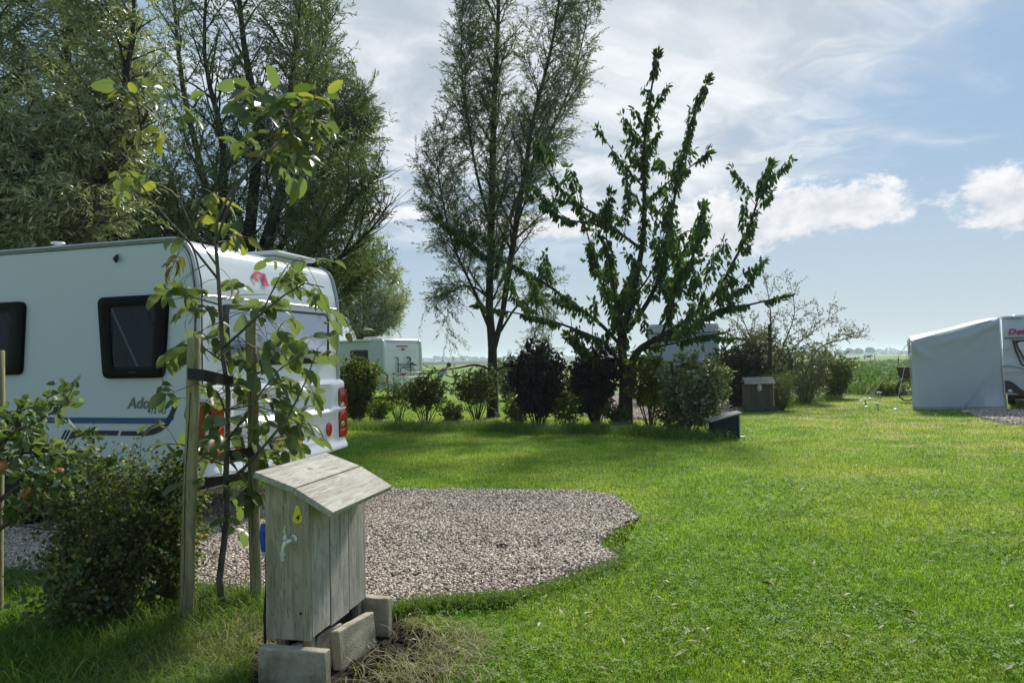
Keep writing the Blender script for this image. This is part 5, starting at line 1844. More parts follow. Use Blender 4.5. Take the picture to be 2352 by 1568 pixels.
# clods on the bare soil
rr = random.Random(9)
q = MB()
for i in range(260):
    c_ = G(rr.uniform(800, 1020), rr.uniform(1440, 1640))
    if not inside(SOIL, np.array([c_.x]), np.array([c_.y]))[0]: continue
    s_ = rr.uniform(.006, .022)
    bm = bmesh.new(); bmesh.ops.create_icosphere(bm, subdivisions=1, radius=s_)
    vs = [v.co * rr.uniform(.7, 1.2) + Vector((c_.x, c_.y, s_ * .3)) for v in bm.verts]
    q.add(vs, [tuple(v.index for v in f.verts) for f in bm.faces]); bm.free()
tag(q.build('soil_clods', M['soil']), 'dark crumbly clods of earth beside the concrete blocks', 'soil', kind='stuff')

# ================================================================== the caravan on the left
A0 = G(375, 547, 2.65)
SD = Vector((-.9577, .2878))
C0 = Vector((A0.x, A0.y)) - SD * .36
ND = Vector((.2878, .9577))
CWID, CH = 2.40, 2.65
CRZ = math.atan2(ND.y, ND.x)
car = empty('caravan', (C0.x, C0.y, 0), CRZ, label='large white caravan with blue and navy stripes on the left', cat='caravan')
def Sp(px, py): return on_plane(px, py, C0, SD)      # (distance forward, height) on the near side
def Rp(px, py): return on_plane(px, py, C0, ND)      # (distance across, height) on the rear


def round_poly(pts, r, n=5):
    """round the corners of a convex polygon"""
    out = []
    m = len(pts)
    for i in range(m):
        a = Vector(pts[i - 1]); b = Vector(pts[i]); c = Vector(pts[(i + 1) % m])
        rr_ = r[i] if hasattr(r, '__len__') else r
        if rr_ <= 0: out.append(tuple(b)); continue
        u = (a - b).normalized(); v = (c - b).normalized()
        ang = u.angle(v); d = min(rr_ / math.tan(ang / 2), (a - b).length * .48, (c - b).length * .48)
        p0, p1 = b + u * d, b + v * d
        for k in range(n + 1):
            t = k / n
            out.append(tuple(p0 * (1 - t) ** 2 + b * 2 * t * (1 - t) + p1 * t ** 2))
    return out


CL = 5.4
prof = round_poly([(0.02, .52), (0, 1.2), (0.0, 2.25), (.10, CH), (CL - .5, CH), (CL + .12, 1.7), (CL, .5)], [.05, 0, .5, .34, .5, .4, .2], 10)
# body: profile in (y,z) extruded along x
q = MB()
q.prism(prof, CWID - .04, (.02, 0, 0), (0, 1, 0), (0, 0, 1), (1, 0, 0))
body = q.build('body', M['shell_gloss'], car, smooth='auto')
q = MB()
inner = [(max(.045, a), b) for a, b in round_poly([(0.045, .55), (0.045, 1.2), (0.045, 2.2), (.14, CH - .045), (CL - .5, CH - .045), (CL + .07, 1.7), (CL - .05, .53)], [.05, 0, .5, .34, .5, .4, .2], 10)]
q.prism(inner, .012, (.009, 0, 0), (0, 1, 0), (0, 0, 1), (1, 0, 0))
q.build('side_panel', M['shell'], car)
# aluminium corner rails and the black piping next to them
top_path = [(a, b) for a, b in round_poly([(0.0, 1.28), (0.0, 2.25), (.10, CH), (CL - .5, CH), (CL + .10, 1.7)], [0, .5, .34, .5, 0], 12)]
q = MB(); q.tube([(.012, a + .004, b - .004) for a, b in top_path], .016, 8); q.build('corner_rail', M['rail'], car, smooth='auto')
q = MB(); q.tube([(.004, a * 1 + .030 if b < 2.4 else a + .012, b - .034 if b > 2.4 else b - .008) for a, b in top_path], .005, 6); q.build('piping', M['black'], car)
q = MB(); q.tube([(CWID - .012, a + .004, b - .004) for a, b in top_path], .018, 8); q.build('corner_rail', M['rail'], car, smooth='auto')
q = MB(); q.tube([(CWID - .055, a - .001, b + .001) for a, b in top_path if a < 1.0], .006, 6); q.build('piping', M['black'], car)
q = MB(); q.tube([(.05, a - .003, b + .002) for a, b in top_path if a < 1.0], .006, 6); q.build('piping', M['black'], car)
# side windows
def cwindow(pts, r):
    root_ = empty('window'); root_.parent = car
    outer = round_poly(pts, r, 6)
    cx_ = sum(p[0] for p in pts) / 4; cz_ = sum(p[1] for p in pts) / 4
    def shrink(f, g): return round_poly([(cx_ + (p[0] - cx_) * f, cz_ + (p[1] - cz_) * g) for p in pts], r * .7, 6)
    inn = shrink(.66, .76)
    n_ = len(outer)
    q = MB()
    def ring(x0, x1, o_, i_):
        vs = [(x0, a, b) for a, b in o_] + [(x1, a, b) for a, b in o_] + [(x1, a, b) for a, b in i_] + [(x0 + .012, a, b) for a, b in i_]
        fs = []
        for i in range(n_):
            j = (i + 1) % n_
            for k in range(3):
                fs.append((k * n_ + i, k * n_ + j, (k + 1) * n_ + j, (k + 1) * n_ + i))
        q.add(vs, fs)
    ring(.010, -.030, outer, inn)
    q.build('frame', M['frame_black'], root_, bevel=.006, seg=2, smooth='auto')
    q = MB(); q.prism(shrink(.70, .80), .002, (.006, 0, 0), (0, 1, 0), (0, 0, 1), (1, 0, 0)); q.build('back_panel', M['black'], root_)
    # curtain drawn aside in slanting folds
    q = MB(); ii = 26
    x0_, x1_ = cx_ - .30 * (pts[0][0] - pts[1][0]), cx_ + .30 * (pts[0][0] - pts[1][0])
    z0_, z1_ = cz_ - .36 * (pts[0][1] - pts[3][1]), cz_ + .36 * (pts[0][1] - pts[3][1])
    vs = []; fs = []
    for iz in range(ii):
        for ix in range(ii):
            y_ = x0_ + (x1_ - x0_) * ix / (ii - 1); z_ = z0_ + (z1_ - z0_) * iz / (ii - 1)
            u_ = (y_ - x0_) * 1.0 - (z_ - z0_) * .55
            vs.append((-.006 + .010 * math.sin(u_ * 26) + .003 * math.sin(u_ * 61), y_, z_))
    for iz in range(ii - 1):
        for ix in range(ii - 1):
            a_ = iz * ii + ix; fs.append((a_, a_ + 1, a_ + ii + 1, a_ + ii))
    q.add(vs, fs); q.build('curtain', M['curtain'], root_, smooth=True)
    q = MB(); q.prism(shrink(.68, .78), .003, (-.020, 0, 0), (0, 1, 0), (0, 0, 1), (1, 0, 0)); q.build('pane', M['pane'], root_)
    q = MB(); q.box(-.036, -.028, cx_ - .05, cx_ + .03, pts[2][1] + .045, pts[2][1] + .06); q.build('latch', M['black'], root_, bevel=.002)
    return root_


def rev(pts): return [tuple(p) for p in pts]
w1 = [Sp(228, 684), Sp(389, 675), Sp(378, 867), Sp(241, 869)]
cwindow(w1, .07)
wd_ = abs(Sp(228, 684)[0] - Sp(389, 675)[0])
a_, b_ = Sp(60, 692); c_, d_ = Sp(52, 860)
cwindow([(a_ + 1.05, b_), (a_, b_), (c_, d_), (a_ + .98, d_)], .07)
# black hook high on the side
a_, z_ = Sp(271, 596)
q = MB(); q.tube([(.0, a_, z_ + .04), (-.015, a_, z_ + .03), (-.03, a_ - .003, z_), (-.02, a_, z_ - .03)], [.01, .014, .026, .008], 10); q.build('side_hook', M['black'], car, smooth=True)
# stripes
def side_poly(name, pxs, mat, x=-.0015):
    pts = [Sp(*p) for p in pxs]
    q = MB(); q.prism(pts, .0035, (x + .009, 0, 0), (0, 1, 0), (0, 0, 1), (-1, 0, 0)); return q.build(name, M[mat], car)


zt, zb_ = Sp(300, 959)[1], Sp(300, 972.5)[1]
r0_, l0_ = Sp(399, 958)[0], Sp(38, 958)[0]
q = MB(); q.prism([(r0_, zt), (r0_ + .03, zt - .5 * (zt - zb_)), (Sp(370, 972)[0], zb_), (l0_ + .9, zb_), (l0_ + .9, zt)], .0035, (.0075, 0, 0), (0, 1, 0), (0, 0, 1), (-1, 0, 0)); q.build('stripe', M['blue'], car)
# navy swoosh rising to the rear
upc = [Sp(x, y) for x, y in ((148, 989), (202, 989), (276, 989.5))]
q = MB()
za, zb2 = Sp(250, 988.5)[1], Sp(250, 999.5)[1]
l1 = Sp(166, 990)[0]
q.prism([(l1, za), (Sp(272, 990)[0], za), (Sp(268, 1000)[0], zb2), (Sp(215, 1000)[0], zb2), (Sp(185, 1000)[0], zb2 - .012), (Sp(160, 1008)[0], zb2 - .04), (Sp(149, 1015)[0], zb2 - .085)], .0035, (.0075, 0, 0), (0, 1, 0), (0, 0, 1), (-1, 0, 0))
for dxp in (0, 7.5):
    q.prism([(Sp(156 - dxp, 990)[0], za), (Sp(160 - dxp, 990)[0], za), (Sp(144 - dxp, 1015)[0], zb2 - .085), (Sp(140 - dxp, 1015)[0], zb2 - .085)], .0035, (.0075, 0, 0), (0, 1, 0), (0, 0, 1), (-1, 0, 0))
swo_top = [(278, 989.5), (330, 989.5), (345, 986), (362, 979), (378, 966), (388, 950), (396, 930), (404, 912)]
swo_bot = [(275, 1000), (335, 1000.5), (350, 998), (368, 991), (386, 976), (397, 957), (405, 935), (412, 914)]
for i in range(len(swo_top) - 1):
    q.prism([Sp(*swo_top[i]), Sp(*swo_top[i + 1]), Sp(*swo_bot[i + 1]), Sp(*swo_bot[i])], .0035, (.0075, 0, 0), (0, 1, 0), (0, 0, 1), (-1, 0, 0))
q.build('swoosh', M['navy'], car)
a_, z_ = Sp(292, 937)
text_mesh('Adora', Sp(292, 910)[1] - z_ + .03, car, M['letter_grey'], frame((.0055, a_, z_), (0, -1, 0), (0, 0, 1)), shear=.25, bold=.005, sx=1.0)
a_, z_ = Sp(337, 949.5)
text_mesh('472 PU', .073, car, M['letter_blue'] if False else M['navy'], frame((.0055, a_, z_), (0, -1, 0), (0, 0, 1)), sx=.92)
# bottom skirt rail, wheel
q = MB(); q.box(-.004, .03, .25, CL - .2, .50, .535); q.build('skirt_rail', M['rail'], car, bevel=.004)
q = MB(); q.box(.1, CWID - .1, .3, CL - .1, .36, .52); q.build('chassis', M['dark'], car)
for xx in (.16, CWID - .16):
    wy = Sp(25, 1150)[0] + .05
    wh = empty('wheel'); wh.parent = car
    wh.location = (xx, wy, .32)
    sgn = -1 if xx < 1 else 1
    MX = Matrix.Rotation(math.pi / 2 * sgn, 4, 'Y')
    q = MB(); q.lathe([(.19, -.09), (.30, -.09), (.32, -.07), (.325, 0), (.32, .07), (.30, .09), (.19, .09)], MX, 32); q.build('tyre', M['rubber'], wh, smooth='auto')
    q = MB(); q.lathe([(.0001, .02), (.05, .05), (.12, .02), (.175, .05), (.2, .085), (.2, -.08)], MX, 24); q.build('rim', M['grey_plastic'], wh, smooth='auto')
# rear details. local x across, y negative = outward
def rear_prism(name, pts, y0, d, mat, parent=car, bevel=0, smooth=False):
    q = MB(); q.prism(pts, d, (0, y0, 0), (1, 0, 0), (0, 0, 1), (0, -1, 0)); return q.build(name, M[mat], parent, bevel=bevel, smooth=smooth)


# seam under the hood
zh0 = Rp(513, 683)[1]
q = MB(); q.tube([(.06, -.004, zh0), (CWID - .05, -.004, zh0 + .02)], .007, 6); q.build('seam', M['rail'], car)
q = MB(); q.tube([(.06, -.006, zh0 - .014), (CWID - .05, -.006, zh0 + .006)], .004, 6); q.build('seam', M['black'], car)
# rear window
rw = [Rp(515, 693), Rp(748, 703), Rp(745, 851), Rp(527, 852)]
rw = [(.30, zh0 - .06), (CWID - .25, zh0 - .05), (CWID - .27, 1.52), (.33, 1.50)]
wroot = empty('window'); wroot.parent = car
rear_prism('frame', round_poly(rw, .08, 6), .005, .035, 'black', wroot, bevel=.008, smooth='auto')
cx_, cz_ = sum(p[0] for p in rw) / 4, sum(p[1] for p in rw) / 4
rear_prism('pane', round_poly([(cx_ + (p[0] - cx_) * .93, cz_ + .015 + (p[1] - cz_) * .84) for p in rw], .08, 6), -.031, .006, 'mirror_pane', wroot)
# moulded lower rear panel
NU, NZ = 72, 34
vs, fs = [], []
zlo, zhi = .55, 1.33
for j in range(NZ):
    fz = j / (NZ - 1)
    for i in range(NU):
        fu = i / (NU - 1)
        u = -.02 + (CWID + .04) * fu
        arch = .10 * (1 - (2 * fu - 1) ** 2)
        z = zlo + (zhi - zlo) * fz - (arch * .35) * (1 - fz)
        edge = min(u + .02, CWID + .02 - u)
        rnd_ = min(1, edge / .11); rnd_ = math.sin(rnd_ * math.pi / 2)
        depth = .10 * rnd_ ** .5
        depth *= min(1, (1 - fz) / .05 + .25) if fz > .95 else 1
        # recessed middle panels
        def dent(u0, u1, z0, z1, d, s):
            a = min(1, max(0, (u - u0) / s)) * min(1, max(0, (u1 - u) / s)); b = min(1, max(0, (z - z0) / s)) * min(1, max(0, (z1 - z) / s))
            a = a * a * (3 - 2 * a); b = b * b * (3 - 2 * b)
            return d * a * b
        depth -= dent(.34, CWID - .34, .97, 1.27, .05, .06)
        depth -= dent(.62, CWID - .62, .66, .93, .035, .07)
        ridge = math.exp(-((z - (.955 + .05 * (2 * fu - 1) ** 2)) / .03) ** 2)
        depth += .022 * ridge
        depth += .04 * math.exp(-((fz - .02) / .07) ** 2)
        vs.append((u, -depth, z))
for j in range(NZ - 1):
    for i in range(NU - 1):
        a = j * NU + i
        fs.append((a, a + 1, a + NU + 1, a + NU))
# back skin so that the panel has thickness
nb = len(vs)
vs += [(x, .03, z) for (x, y, z) in vs]
fs += [(f[3] + nb, f[2] + nb, f[1] + nb, f[0] + nb) for f in list(fs)]
rim_ = [i for i in range(NU)] + [j * NU + NU - 1 for j in range(1, NZ)] + [(NZ - 1) * NU + i for i in range(NU - 2, -1, -1)] + [j * NU for j in range(NZ - 2, 0, -1)]
fs += [(rim_[i], rim_[(i + 1) % len(rim_)], rim_[(i + 1) % len(rim_)] + nb, rim_[i] + nb) for i in range(len(rim_))]
q = MB(); q.add(vs, fs); q.build('bumper', M['shell_gloss'], car, smooth='auto')
# tail lights
for side in (0, 1):
    tl = empty('tail_light'); tl.parent = car
    mirror = (lambda u: u) if side == 0 else (lambda u: CWID - u)
    def tp(pts): 
        pp = [(mirror(a), b) for a, b in pts]
        return pp if side == 0 else pp[::-1]
    base_ = round_poly([(.035, .66), (.20, .66), (.205, 1.22), (.10, 1.245), (.03, 1.2)], [.015, .015, .05, .03, .05], 5)
    rear_prism('housing', tp(base_), -.06, .052, 'red', tl, bevel=.008, smooth='auto')
    for (z0, z1, m_) in ((1.07, 1.20, 'red'), (.865, .97, 'red_bright'), (.675, .76, 'red_bright')):
        rear_prism('lens', tp(round_poly([(.05, z0), (.188, z0), (.188, z1), (.05, z1)], .02, 4)), -.105, .012, m_, tl, bevel=.004, smooth='auto')
    for (zc_, rx_) in ((1.02, .045), (.815, .040)):
        rear_prism('clear_lens', [(mirror(.12) + rx_ * 1.1 * math.cos(k * math.pi / 8), zc_ + rx_ * .8 * math.sin(k * math.pi / 8)) for k in range(16)], -.104, .014, 'clear', tl, bevel=.004, smooth='auto')
    # flank of the lamp wrapping round the corner
    q = MB(); q.box(CWID + .014 if side else -.034, CWID + .034 if side else -.014, -.085, .01, .68, 1.20, 0); q.build('side_lens', M['red'], tl, bevel=.008)
    rf = [(mirror(.42) + .058 * math.cos(k * math.pi / 12), .775 + .078 * math.sin(k * math.pi / 12)) for k in range(24)]
    rear_prism('reflector', rf, -.092, .022, 'red_bright', car, bevel=.004, smooth='auto')
# number plate, tilted in its recess
pl_ = empty('number_plate'); pl_.parent = car
u0, u1, z0, z1 = .93, 1.45, .665, .775
rear_prism('plate_holder', [(u0 - .015, z0 - .035), (u1 + .015, z0 - .035), (u1 + .015, z1 + .012), (u0 - .015, z1 + .012)], -.07, .03, 'black', pl_, bevel=.004)
rear_prism('plate', round_poly([(u0, z0), (u1, z0), (u1, z1), (u0, z1)], .008, 3), -.1005, .003, 'plate_yellow', pl_)
rear_prism('country_band', [(u0 + .002, z0 + .003), (u0 + .042, z0 + .003), (u0 + .042, z1 - .003), (u0 + .002, z1 - .003)], -.1036, .0015, 'plate_blue', pl_)
text_mesh('82-WG-FZ', .105, pl_, M['black'], frame((u0 + .055, -.1045, z0 + .019), (1, 0, 0), (0, 0, 1)), sx=.76, bold=.0015, name='plate_lettering')
text_mesh('NL', .028, pl_, M['white_plastic'], frame((u0 + .006, -.106, z0 + .014), (1, 0, 0), (0, 0, 1)), name='plate_lettering')
# brand lettering on the hood: emblem and word
def hood(u, z):   # outer surface of the rear cap at height z
    pp = sorted((b, a) for a, b in prof if a < .8 and b > .6)
    return float(np.interp(z, [p[0] for p in pp], [p[1] for p in pp]))
lu, lz = Rp(590, 655)
lz = 2.30
hy = hood(0, lz + .03)
ty = Vector((0, hood(0, 2.46) - hood(0, 2.30), .16)).normalized()
fr_ = frame((lu - .06, hood(0, lz) - .011, lz), (1, 0, 0), ty)
q = MB()
ring_o, ring_i = [], []
for k in range(25):
    an = math.radians(-40 + 290 * k / 24)
    ring_o.append((.095 * math.cos(an), .062 * math.sin(an))); ring_i.append((.048 * math.cos(an), .028 * math.sin(an)))
vs = [fr_ @ Vector((a + .12, b + .08, .003)) for a, b in ring_o] + [fr_ @ Vector((a + .12, b + .08, .003)) for a, b in ring_i]
q.add(vs, [(k, k + 1, 25 + k + 1, 25 + k) for k in range(24)])
q.add([fr_ @ Vector(p) for p in ((.17, .0, .003), (.27, .0, .003), (.25, .03, .003), (.24, .13, .003), (.18, .13, .003))], [(0, 1, 2, 3, 4)])
q.build('emblem', M['letter_pink'], car)
text_mesh('ADRIA', .15, car, M['letter_blue'], fr_ @ Matrix.Translation((.36, -.005, .003)), bold=.004, sx=1.35)
# roof fittings
q = MB(); q.box(1.45, 2.10, .22, .95, CH - .01, CH + .03); rh = q.build('roof_hatch', M['shell_gloss'], car, bevel=.02)
q = MB(); q.box(1.40, 2.16, .14, .90, CH + .031, CH + .08); hl = q.build('hatch_lid', M['white_plastic'], rh, bevel=.02)
a_, z_ = Sp(97, 560)
q = MB(); q.lathe([(.10, CH - .01), (.10, CH + .02), (.05, CH + .025), (.045, CH + .035)], Matrix.Translation((.35, a_ + .2, 0)), 20)
q.lathe([(.055, CH + .035), (.055, CH + .045), (.03, CH + .05), (.03, CH + .065), (.05, CH + .07), (.05, CH + .08), (.03, CH + .085), (.03, CH + .1), (.065, CH + .105), (.06, CH + .118), (.001, CH + .122)], Matrix.Translation((.35, a_ + .2, 0)), 20)
q.build('roof_vent', M['white_plastic'], car, smooth='auto')
q = MB(); q.lathe([(.17, CH - .01), (.17, CH + .02), (.13, CH + .04), (.001, CH + .045)], Matrix.Translation((.5, .75, 0)), 24); q.build('roof_dome', M['white_plastic'], car, smooth='auto')
# corner steadies
for xx in (.25, CWID - .25):
    q = MB(); q.tube([(xx, .9, .42), (xx, .55, .02)], .02, 6); q.box(xx - .05, xx + .05, .49, .61, 0, .02); q.build('corner_steady', M['dark'], car)

# ================================================================== far right caravan with awning
RY = 19.3
rc = P(2300, 800, RY)
AB0, AB1 = G(2096, 941), G(2311, 941)
ADIR = (AB1 - AB0).normalized()
APER = Vector((-ADIR.y, ADIR.x, 0))
APER = (APER + ADIR * .10).normalized()
CDIR = Vector((math.sin(math.radians(34)), math.cos(math.radians(34)), 0))
FDIR = Vector((CDIR.y, -CDIR.x, 0))
rc0 = AB1 + ADIR * -.02 + APER * .02
RC = empty('caravan', rc0, math.atan2(FDIR.y, FDIR.x), label='white caravan cut by the right edge, with the grey awning on its side', cat='caravan')
RW, RH, RL = 2.3, 2.40, 5.5
pr = round_poly([(-.02, .40), (-.10, 1.0), (0, 1.35), (.02, 2.05), (.10, RH), (RL, RH), (RL, .4)], [.05, .3, .1, .2, .12, .1, .1], 8)
q = MB(); q.prism(pr, RW, (0, 0, 0), (0, 1, 0), (0, 0, 1), (1, 0, 0)); q.build('body', M['shell_grey'], RC, bevel=.0, smooth='auto')
def rpx(px, py):
    return on_plane(px, py, rc0, FDIR)
def front_poly(name, pts, mat, y0=-.03, d=.02, parent=RC):
    q = MB(); q.prism(pts, d, (0, y0, 0), (1, 0, 0), (0, 0, 1), (0, -1, 0)); return q.build(name, M[mat], parent)
a_, z_ = rpx(2305, 775)
q = MB(); q.tube([(.03, -.035, z_), (RW - .05, -.035, z_)], .012, 6); q.build('seam', M['rail'], RC); 
q = MB(); q.tube([(.03, -.03, z_ - .022), (RW - .05, -.03, z_ - .022)], .009, 6); q.build('seam', M['black'], RC)
# front window with curved dark stripes beside it
wx, wz = rpx(2338, 779)
win = empty('window'); win.parent = RC
front_poly('frame', round_poly([(wx - .10, wz - .02), (RW - wx + .10, wz - .02), (RW - wx - .12, wz - .98), (wx + .28, wz - .98)], [.05, .05, .3, .3], 8), 'black', -.005, .06, win)
front_poly('pane', round_poly([(wx - .04, wz - .07), (RW - wx + .04, wz - .07), (RW - wx - .15, wz - .92), (wx + .31, wz - .92)], [.08, .08, .3, .3], 8), 'mirror_pane', -.066, .006, win)
sx0, sz0 = rpx(2326, 780)
q = MB(); q.tube([(sx0, -.05, sz0), (sx0 + .06, -.06, sz0 - .3), (sx0 + .16, -.08, sz0 - .6), (sx0 + .33, -.1, sz0 - .88)], .02, 6); q.build('window_stripe', M['black'], RC)
a_, z_ = rpx(2306, 797)
q = MB(); q.box(a_, a_ + .08, -.09, -.02, z_ - .08, z_); q.build('marker_light', M['grey_plastic'], RC, bevel=.01)
a_, z_ = rpx(2314, 840)
q = MB(); q.tube([(a_ - .1, -.10, z_), (a_ + .1, -.14, z_ + .02), (a_ + .3, -.14, z_ - .03), (a_ + .38, -.1, z_ - .09)], [.02, .03, .03, .03], 8); q.build('grab_handle', M['grey_plastic'], RC, smooth=True)
z_ = rpx(2310, 855)[1]
q = MB(); q.tube([(.03, -.105, z_), (RW - .05, -.105, z_)], .006, 6); q.build('seam', M['rail'], RC)
# dark swoops on the lower front and the grey skirt
def arc_band(x0, z0, x1, z1, th_, bow, n=10):
    up_, lo_ = [], []
    for i in range(n + 1):
        f = i / n
        x = x0 + (x1 - x0) * f; z = z0 + (z1 - z0) * f ** 2
        up_.append((x, z)); lo_.append((x, z - th_ * (1 - .4 * f)))
    return up_, lo_
for (x0, y0p, x1, y1p, th_, m_) in ((2310, 873, 2345, 893, .10, 'navy'), (2310, 882, 2372, 912, .22, 'black')):
    xa, za_ = rpx(x0, y0p); xb, zb3 = rpx(x1, y1p)
    up_, lo_ = arc_band(.02, za_, xb, zb3, th_, .1)
    q = MB(); 
    for i in range(10):
        q.prism([lo_[i], lo_[i + 1], up_[i + 1], up_[i]], .02, (0, -.085, 0), (1, 0, 0), (0, 0, 1), (0, -1, 0))
    q.build('swoosh', M[m_], RC)
front_poly('skirt', round_poly([(.0, .40), (.75, .40), (.6, .52), (.3, .62), (.0, .66)], [0, .05, .1, .1, 0], 4), 'grey_plastic', -.06, .04)
a_, z_ = rpx(2323, 898)
q = MB(); q.lathe([(.0001, .03), (.05, .025), (.06, 0)], Matrix.Translation((.12, -.1, z_)) @ Matrix.Rotation(math.pi / 2, 4, 'X'), 14); q.build('socket_cap', M['chrome'], RC, smooth=True)
a_, z_ = rpx(2315, 768)
text_mesh('Dethleffs', .20, RC, M['magenta'], frame((a_, -.035, z_), (1, 0, 0), (0, 0, 1)), shear=.2, bold=.009, sx=1.15, ext=.002)
q = MB(); q.box(.25, .9, .5, 1.1, RH - .01, RH + .07); q.build('roof_hatch', M['shell_gloss'], RC, bevel=.02)
q = MB(); q.lathe([(.34, RH - .02), (.30, RH + .03), (.001, RH + .05)], Matrix.Translation((.25, .35, 0)), 20); q.build('roof_dome', M['shell_grey'], RC, smooth='auto')
q = MB(); q.box(1.0, 2.2, .4, .46, RH + .02, RH + .09); q.build('roof_rail', M['chrome'], RC, bevel=.01)
q = MB(); q.box(.1, RW - .1, .2, RL - .1, .27, .40); q.build('chassis', M['dark'], RC)
wh = empty('wheel'); wh.parent = RC; wh.location = (.14, 2.6, .31)
q = MB(); q.lathe([(.19, -.09), (.30, -.09), (.315, 0), (.30, .09), (.19, .09)], Matrix.Rotation(math.pi / 2, 4, 'Y'), 28); q.build('tyre', M['rubber'], wh, smooth='auto')
q = MB(); q.lathe([(.0001, .03), (.12, .02), (.2, .08), (.2, -.08)], Matrix.Rotation(-math.pi / 2, 4, 'Y'), 20); q.build('rim', M['grey_plastic'], wh, smooth='auto')
q = MB(); q.tube([(.75, .0, .33), (.75, -.35, .33), (.8, -1.1, .33)], .04, 6); q.tube([(.8, -1.0, .33), (.8, -1.0, .06)], .03, 8); q.lathe([(.09, -.03), (.1, 0), (.09, .03)], Matrix.Translation((.8, -1.0, .1)) @ Matrix.Rotation(math.pi / 2, 4, 'Y'), 16)
q.build('jockey_wheel', M['dark'], RC)

# awning
aw = empty('awning', (0, 0, 0), label='grey awning with a sloping roof standing against the right caravan', cat='awning')
def canvas_panel(name, c00, c10, c11, c01, mat, sag_top=.0, wav=.015, nu=40, nv=30, folds=()):
    """bottom left, bottom right, top right, top left"""
    vs, fs = [], []
    nrm = (c10 - c00).cross(c01 - c00).normalized()
    for j in range(nv + 1):
        v = j / nv
        for i in range(nu + 1):
            u = i / nu
            p = (c00 * (1 - u) + c10 * u) * (1 - v) + (c01 * (1 - u) + c11 * u) * v
            p = p - Vector((0, 0, sag_top * 4 * u * (1 - u) * v))
            o = wav * (math.sin(u * 5 + v * 3) * .5 + math.sin(u * 11 - v * 7) * .25) * min(1, 6 * u * (1 - u) + .1)
            for (fu0, fv0, fu1, fv1, am, wd) in folds:
                dx, dy = fu1 - fu0, fv1 - fv0
                L2 = dx * dx + dy * dy
                t = ((u - fu0) * dx + (v - fv0) * dy) / L2
                if -.1 < t < 1.1:
                    dist = ((u - fu0) * dy - (v - fv0) * dx) / math.sqrt(L2)
                    wdl = wd * (.35 + max(0, t))
                    o += am * math.exp(-(dist / wdl) ** 2) * max(0, min(1, (1.1 - t) * 2)) * min(1, (t + .1) * 5)
            vs.append(p + nrm * o)
    for j in range(nv):
        for i in range(nu):
            a = j * (nu + 1) + i
            fs.append((a, a + 1, a + nu + 2, a + nu + 1))
    q = MB(); q.add(vs, fs)
    o = q.build(name, M[mat], aw, smooth=True)
    md = o.modifiers.new('thickness', 'SOLIDIFY'); md.thickness = .003
    return o
YA = 19.25
bl, brr = G(2096, 941), G(2311, 941)
bl, brr = AB0.copy(), AB1.copy()
def AW(px, py):
    a_, z_ = on_plane(px, py, AB0, ADIR)
    return AB0 + ADIR * a_ + Vector((0, 0, z_))
tl_, tr_ = AW(2091, 783), AW(2293, 730)
canvas_panel('side_wall', bl, brr, tr_, tl_, 'canvas', sag_top=.045, folds=((0, 1, .14, .70, .09, .05), (1, .98, .45, .80, .08, .05), (1, .98, .62, .62, .045, .06), (.55, .03, .82, .45, .08, .03), (1, .9, .90, .2, .06, .05), (.0, .95, .03, .3, .04, .05), (1, .95, .2, .88, .06, .03), (.02, .9, .35, .6, .03, .05), (.97, .8, .75, .3, .03, .06)))
depth = 2.6
fl = P(2080, 772, YA + .9)
BK = Vector((math.sin(math.radians(27.2)), math.cos(math.radians(27.2)), 0)) * 2.4
fl = tl_ + BK + Vector((0, 0, .16)); fr2 = tr_ + BK + Vector((0, 0, .09))
canvas_panel('roof', tl_ + Vector((0, .0, .008)), tr_ + Vector((0, 0, .008)), fr2, fl, 'canvas_roof', wav=.02)
for f_ in (.035, ):
    q = MB(); q.tube([bl.lerp(tl_, f_) - APER * .012, brr.lerp(tr_, f_) - APER * .012], .010, 5); q.build('hem', M['canvas_tan'], aw)
# front wall only as a short valance; it stands open
vl = tl_ + Vector((-.12, .05, .03))
canvas_panel('valance', tl_ + BK - Vector((0, 0, .38)), tl_ + APER * .02 - Vector((0, 0, .30)), tl_ + APER * .01, tl_ + BK + Vector((0, 0, .16)), 'canvas_tan', wav=.03)
for bk_ in (APER * .06, BK):
    q = MB(); p_ = tl_ + bk_ - ADIR * .03; q.tube([Vector((p_.x, p_.y, -.03)) + ADIR * .10, p_ + Vector((0, 0, .06))], .014, 8); q.build('pole', M['rail'], aw, smooth=True)
q = MB(); q.tube([brr - APER * .05, tr_ - APER * .03], .022, 8); q.build('pole', M['white_plastic'], aw, smooth=True)
q = MB(); q.tube([tl_ + APER * .05 - Vector((0, 0, .02)), tr_ + APER * .05 - Vector((0, 0, .02))], .012, 6); q.build('pole', M['rail'], aw)
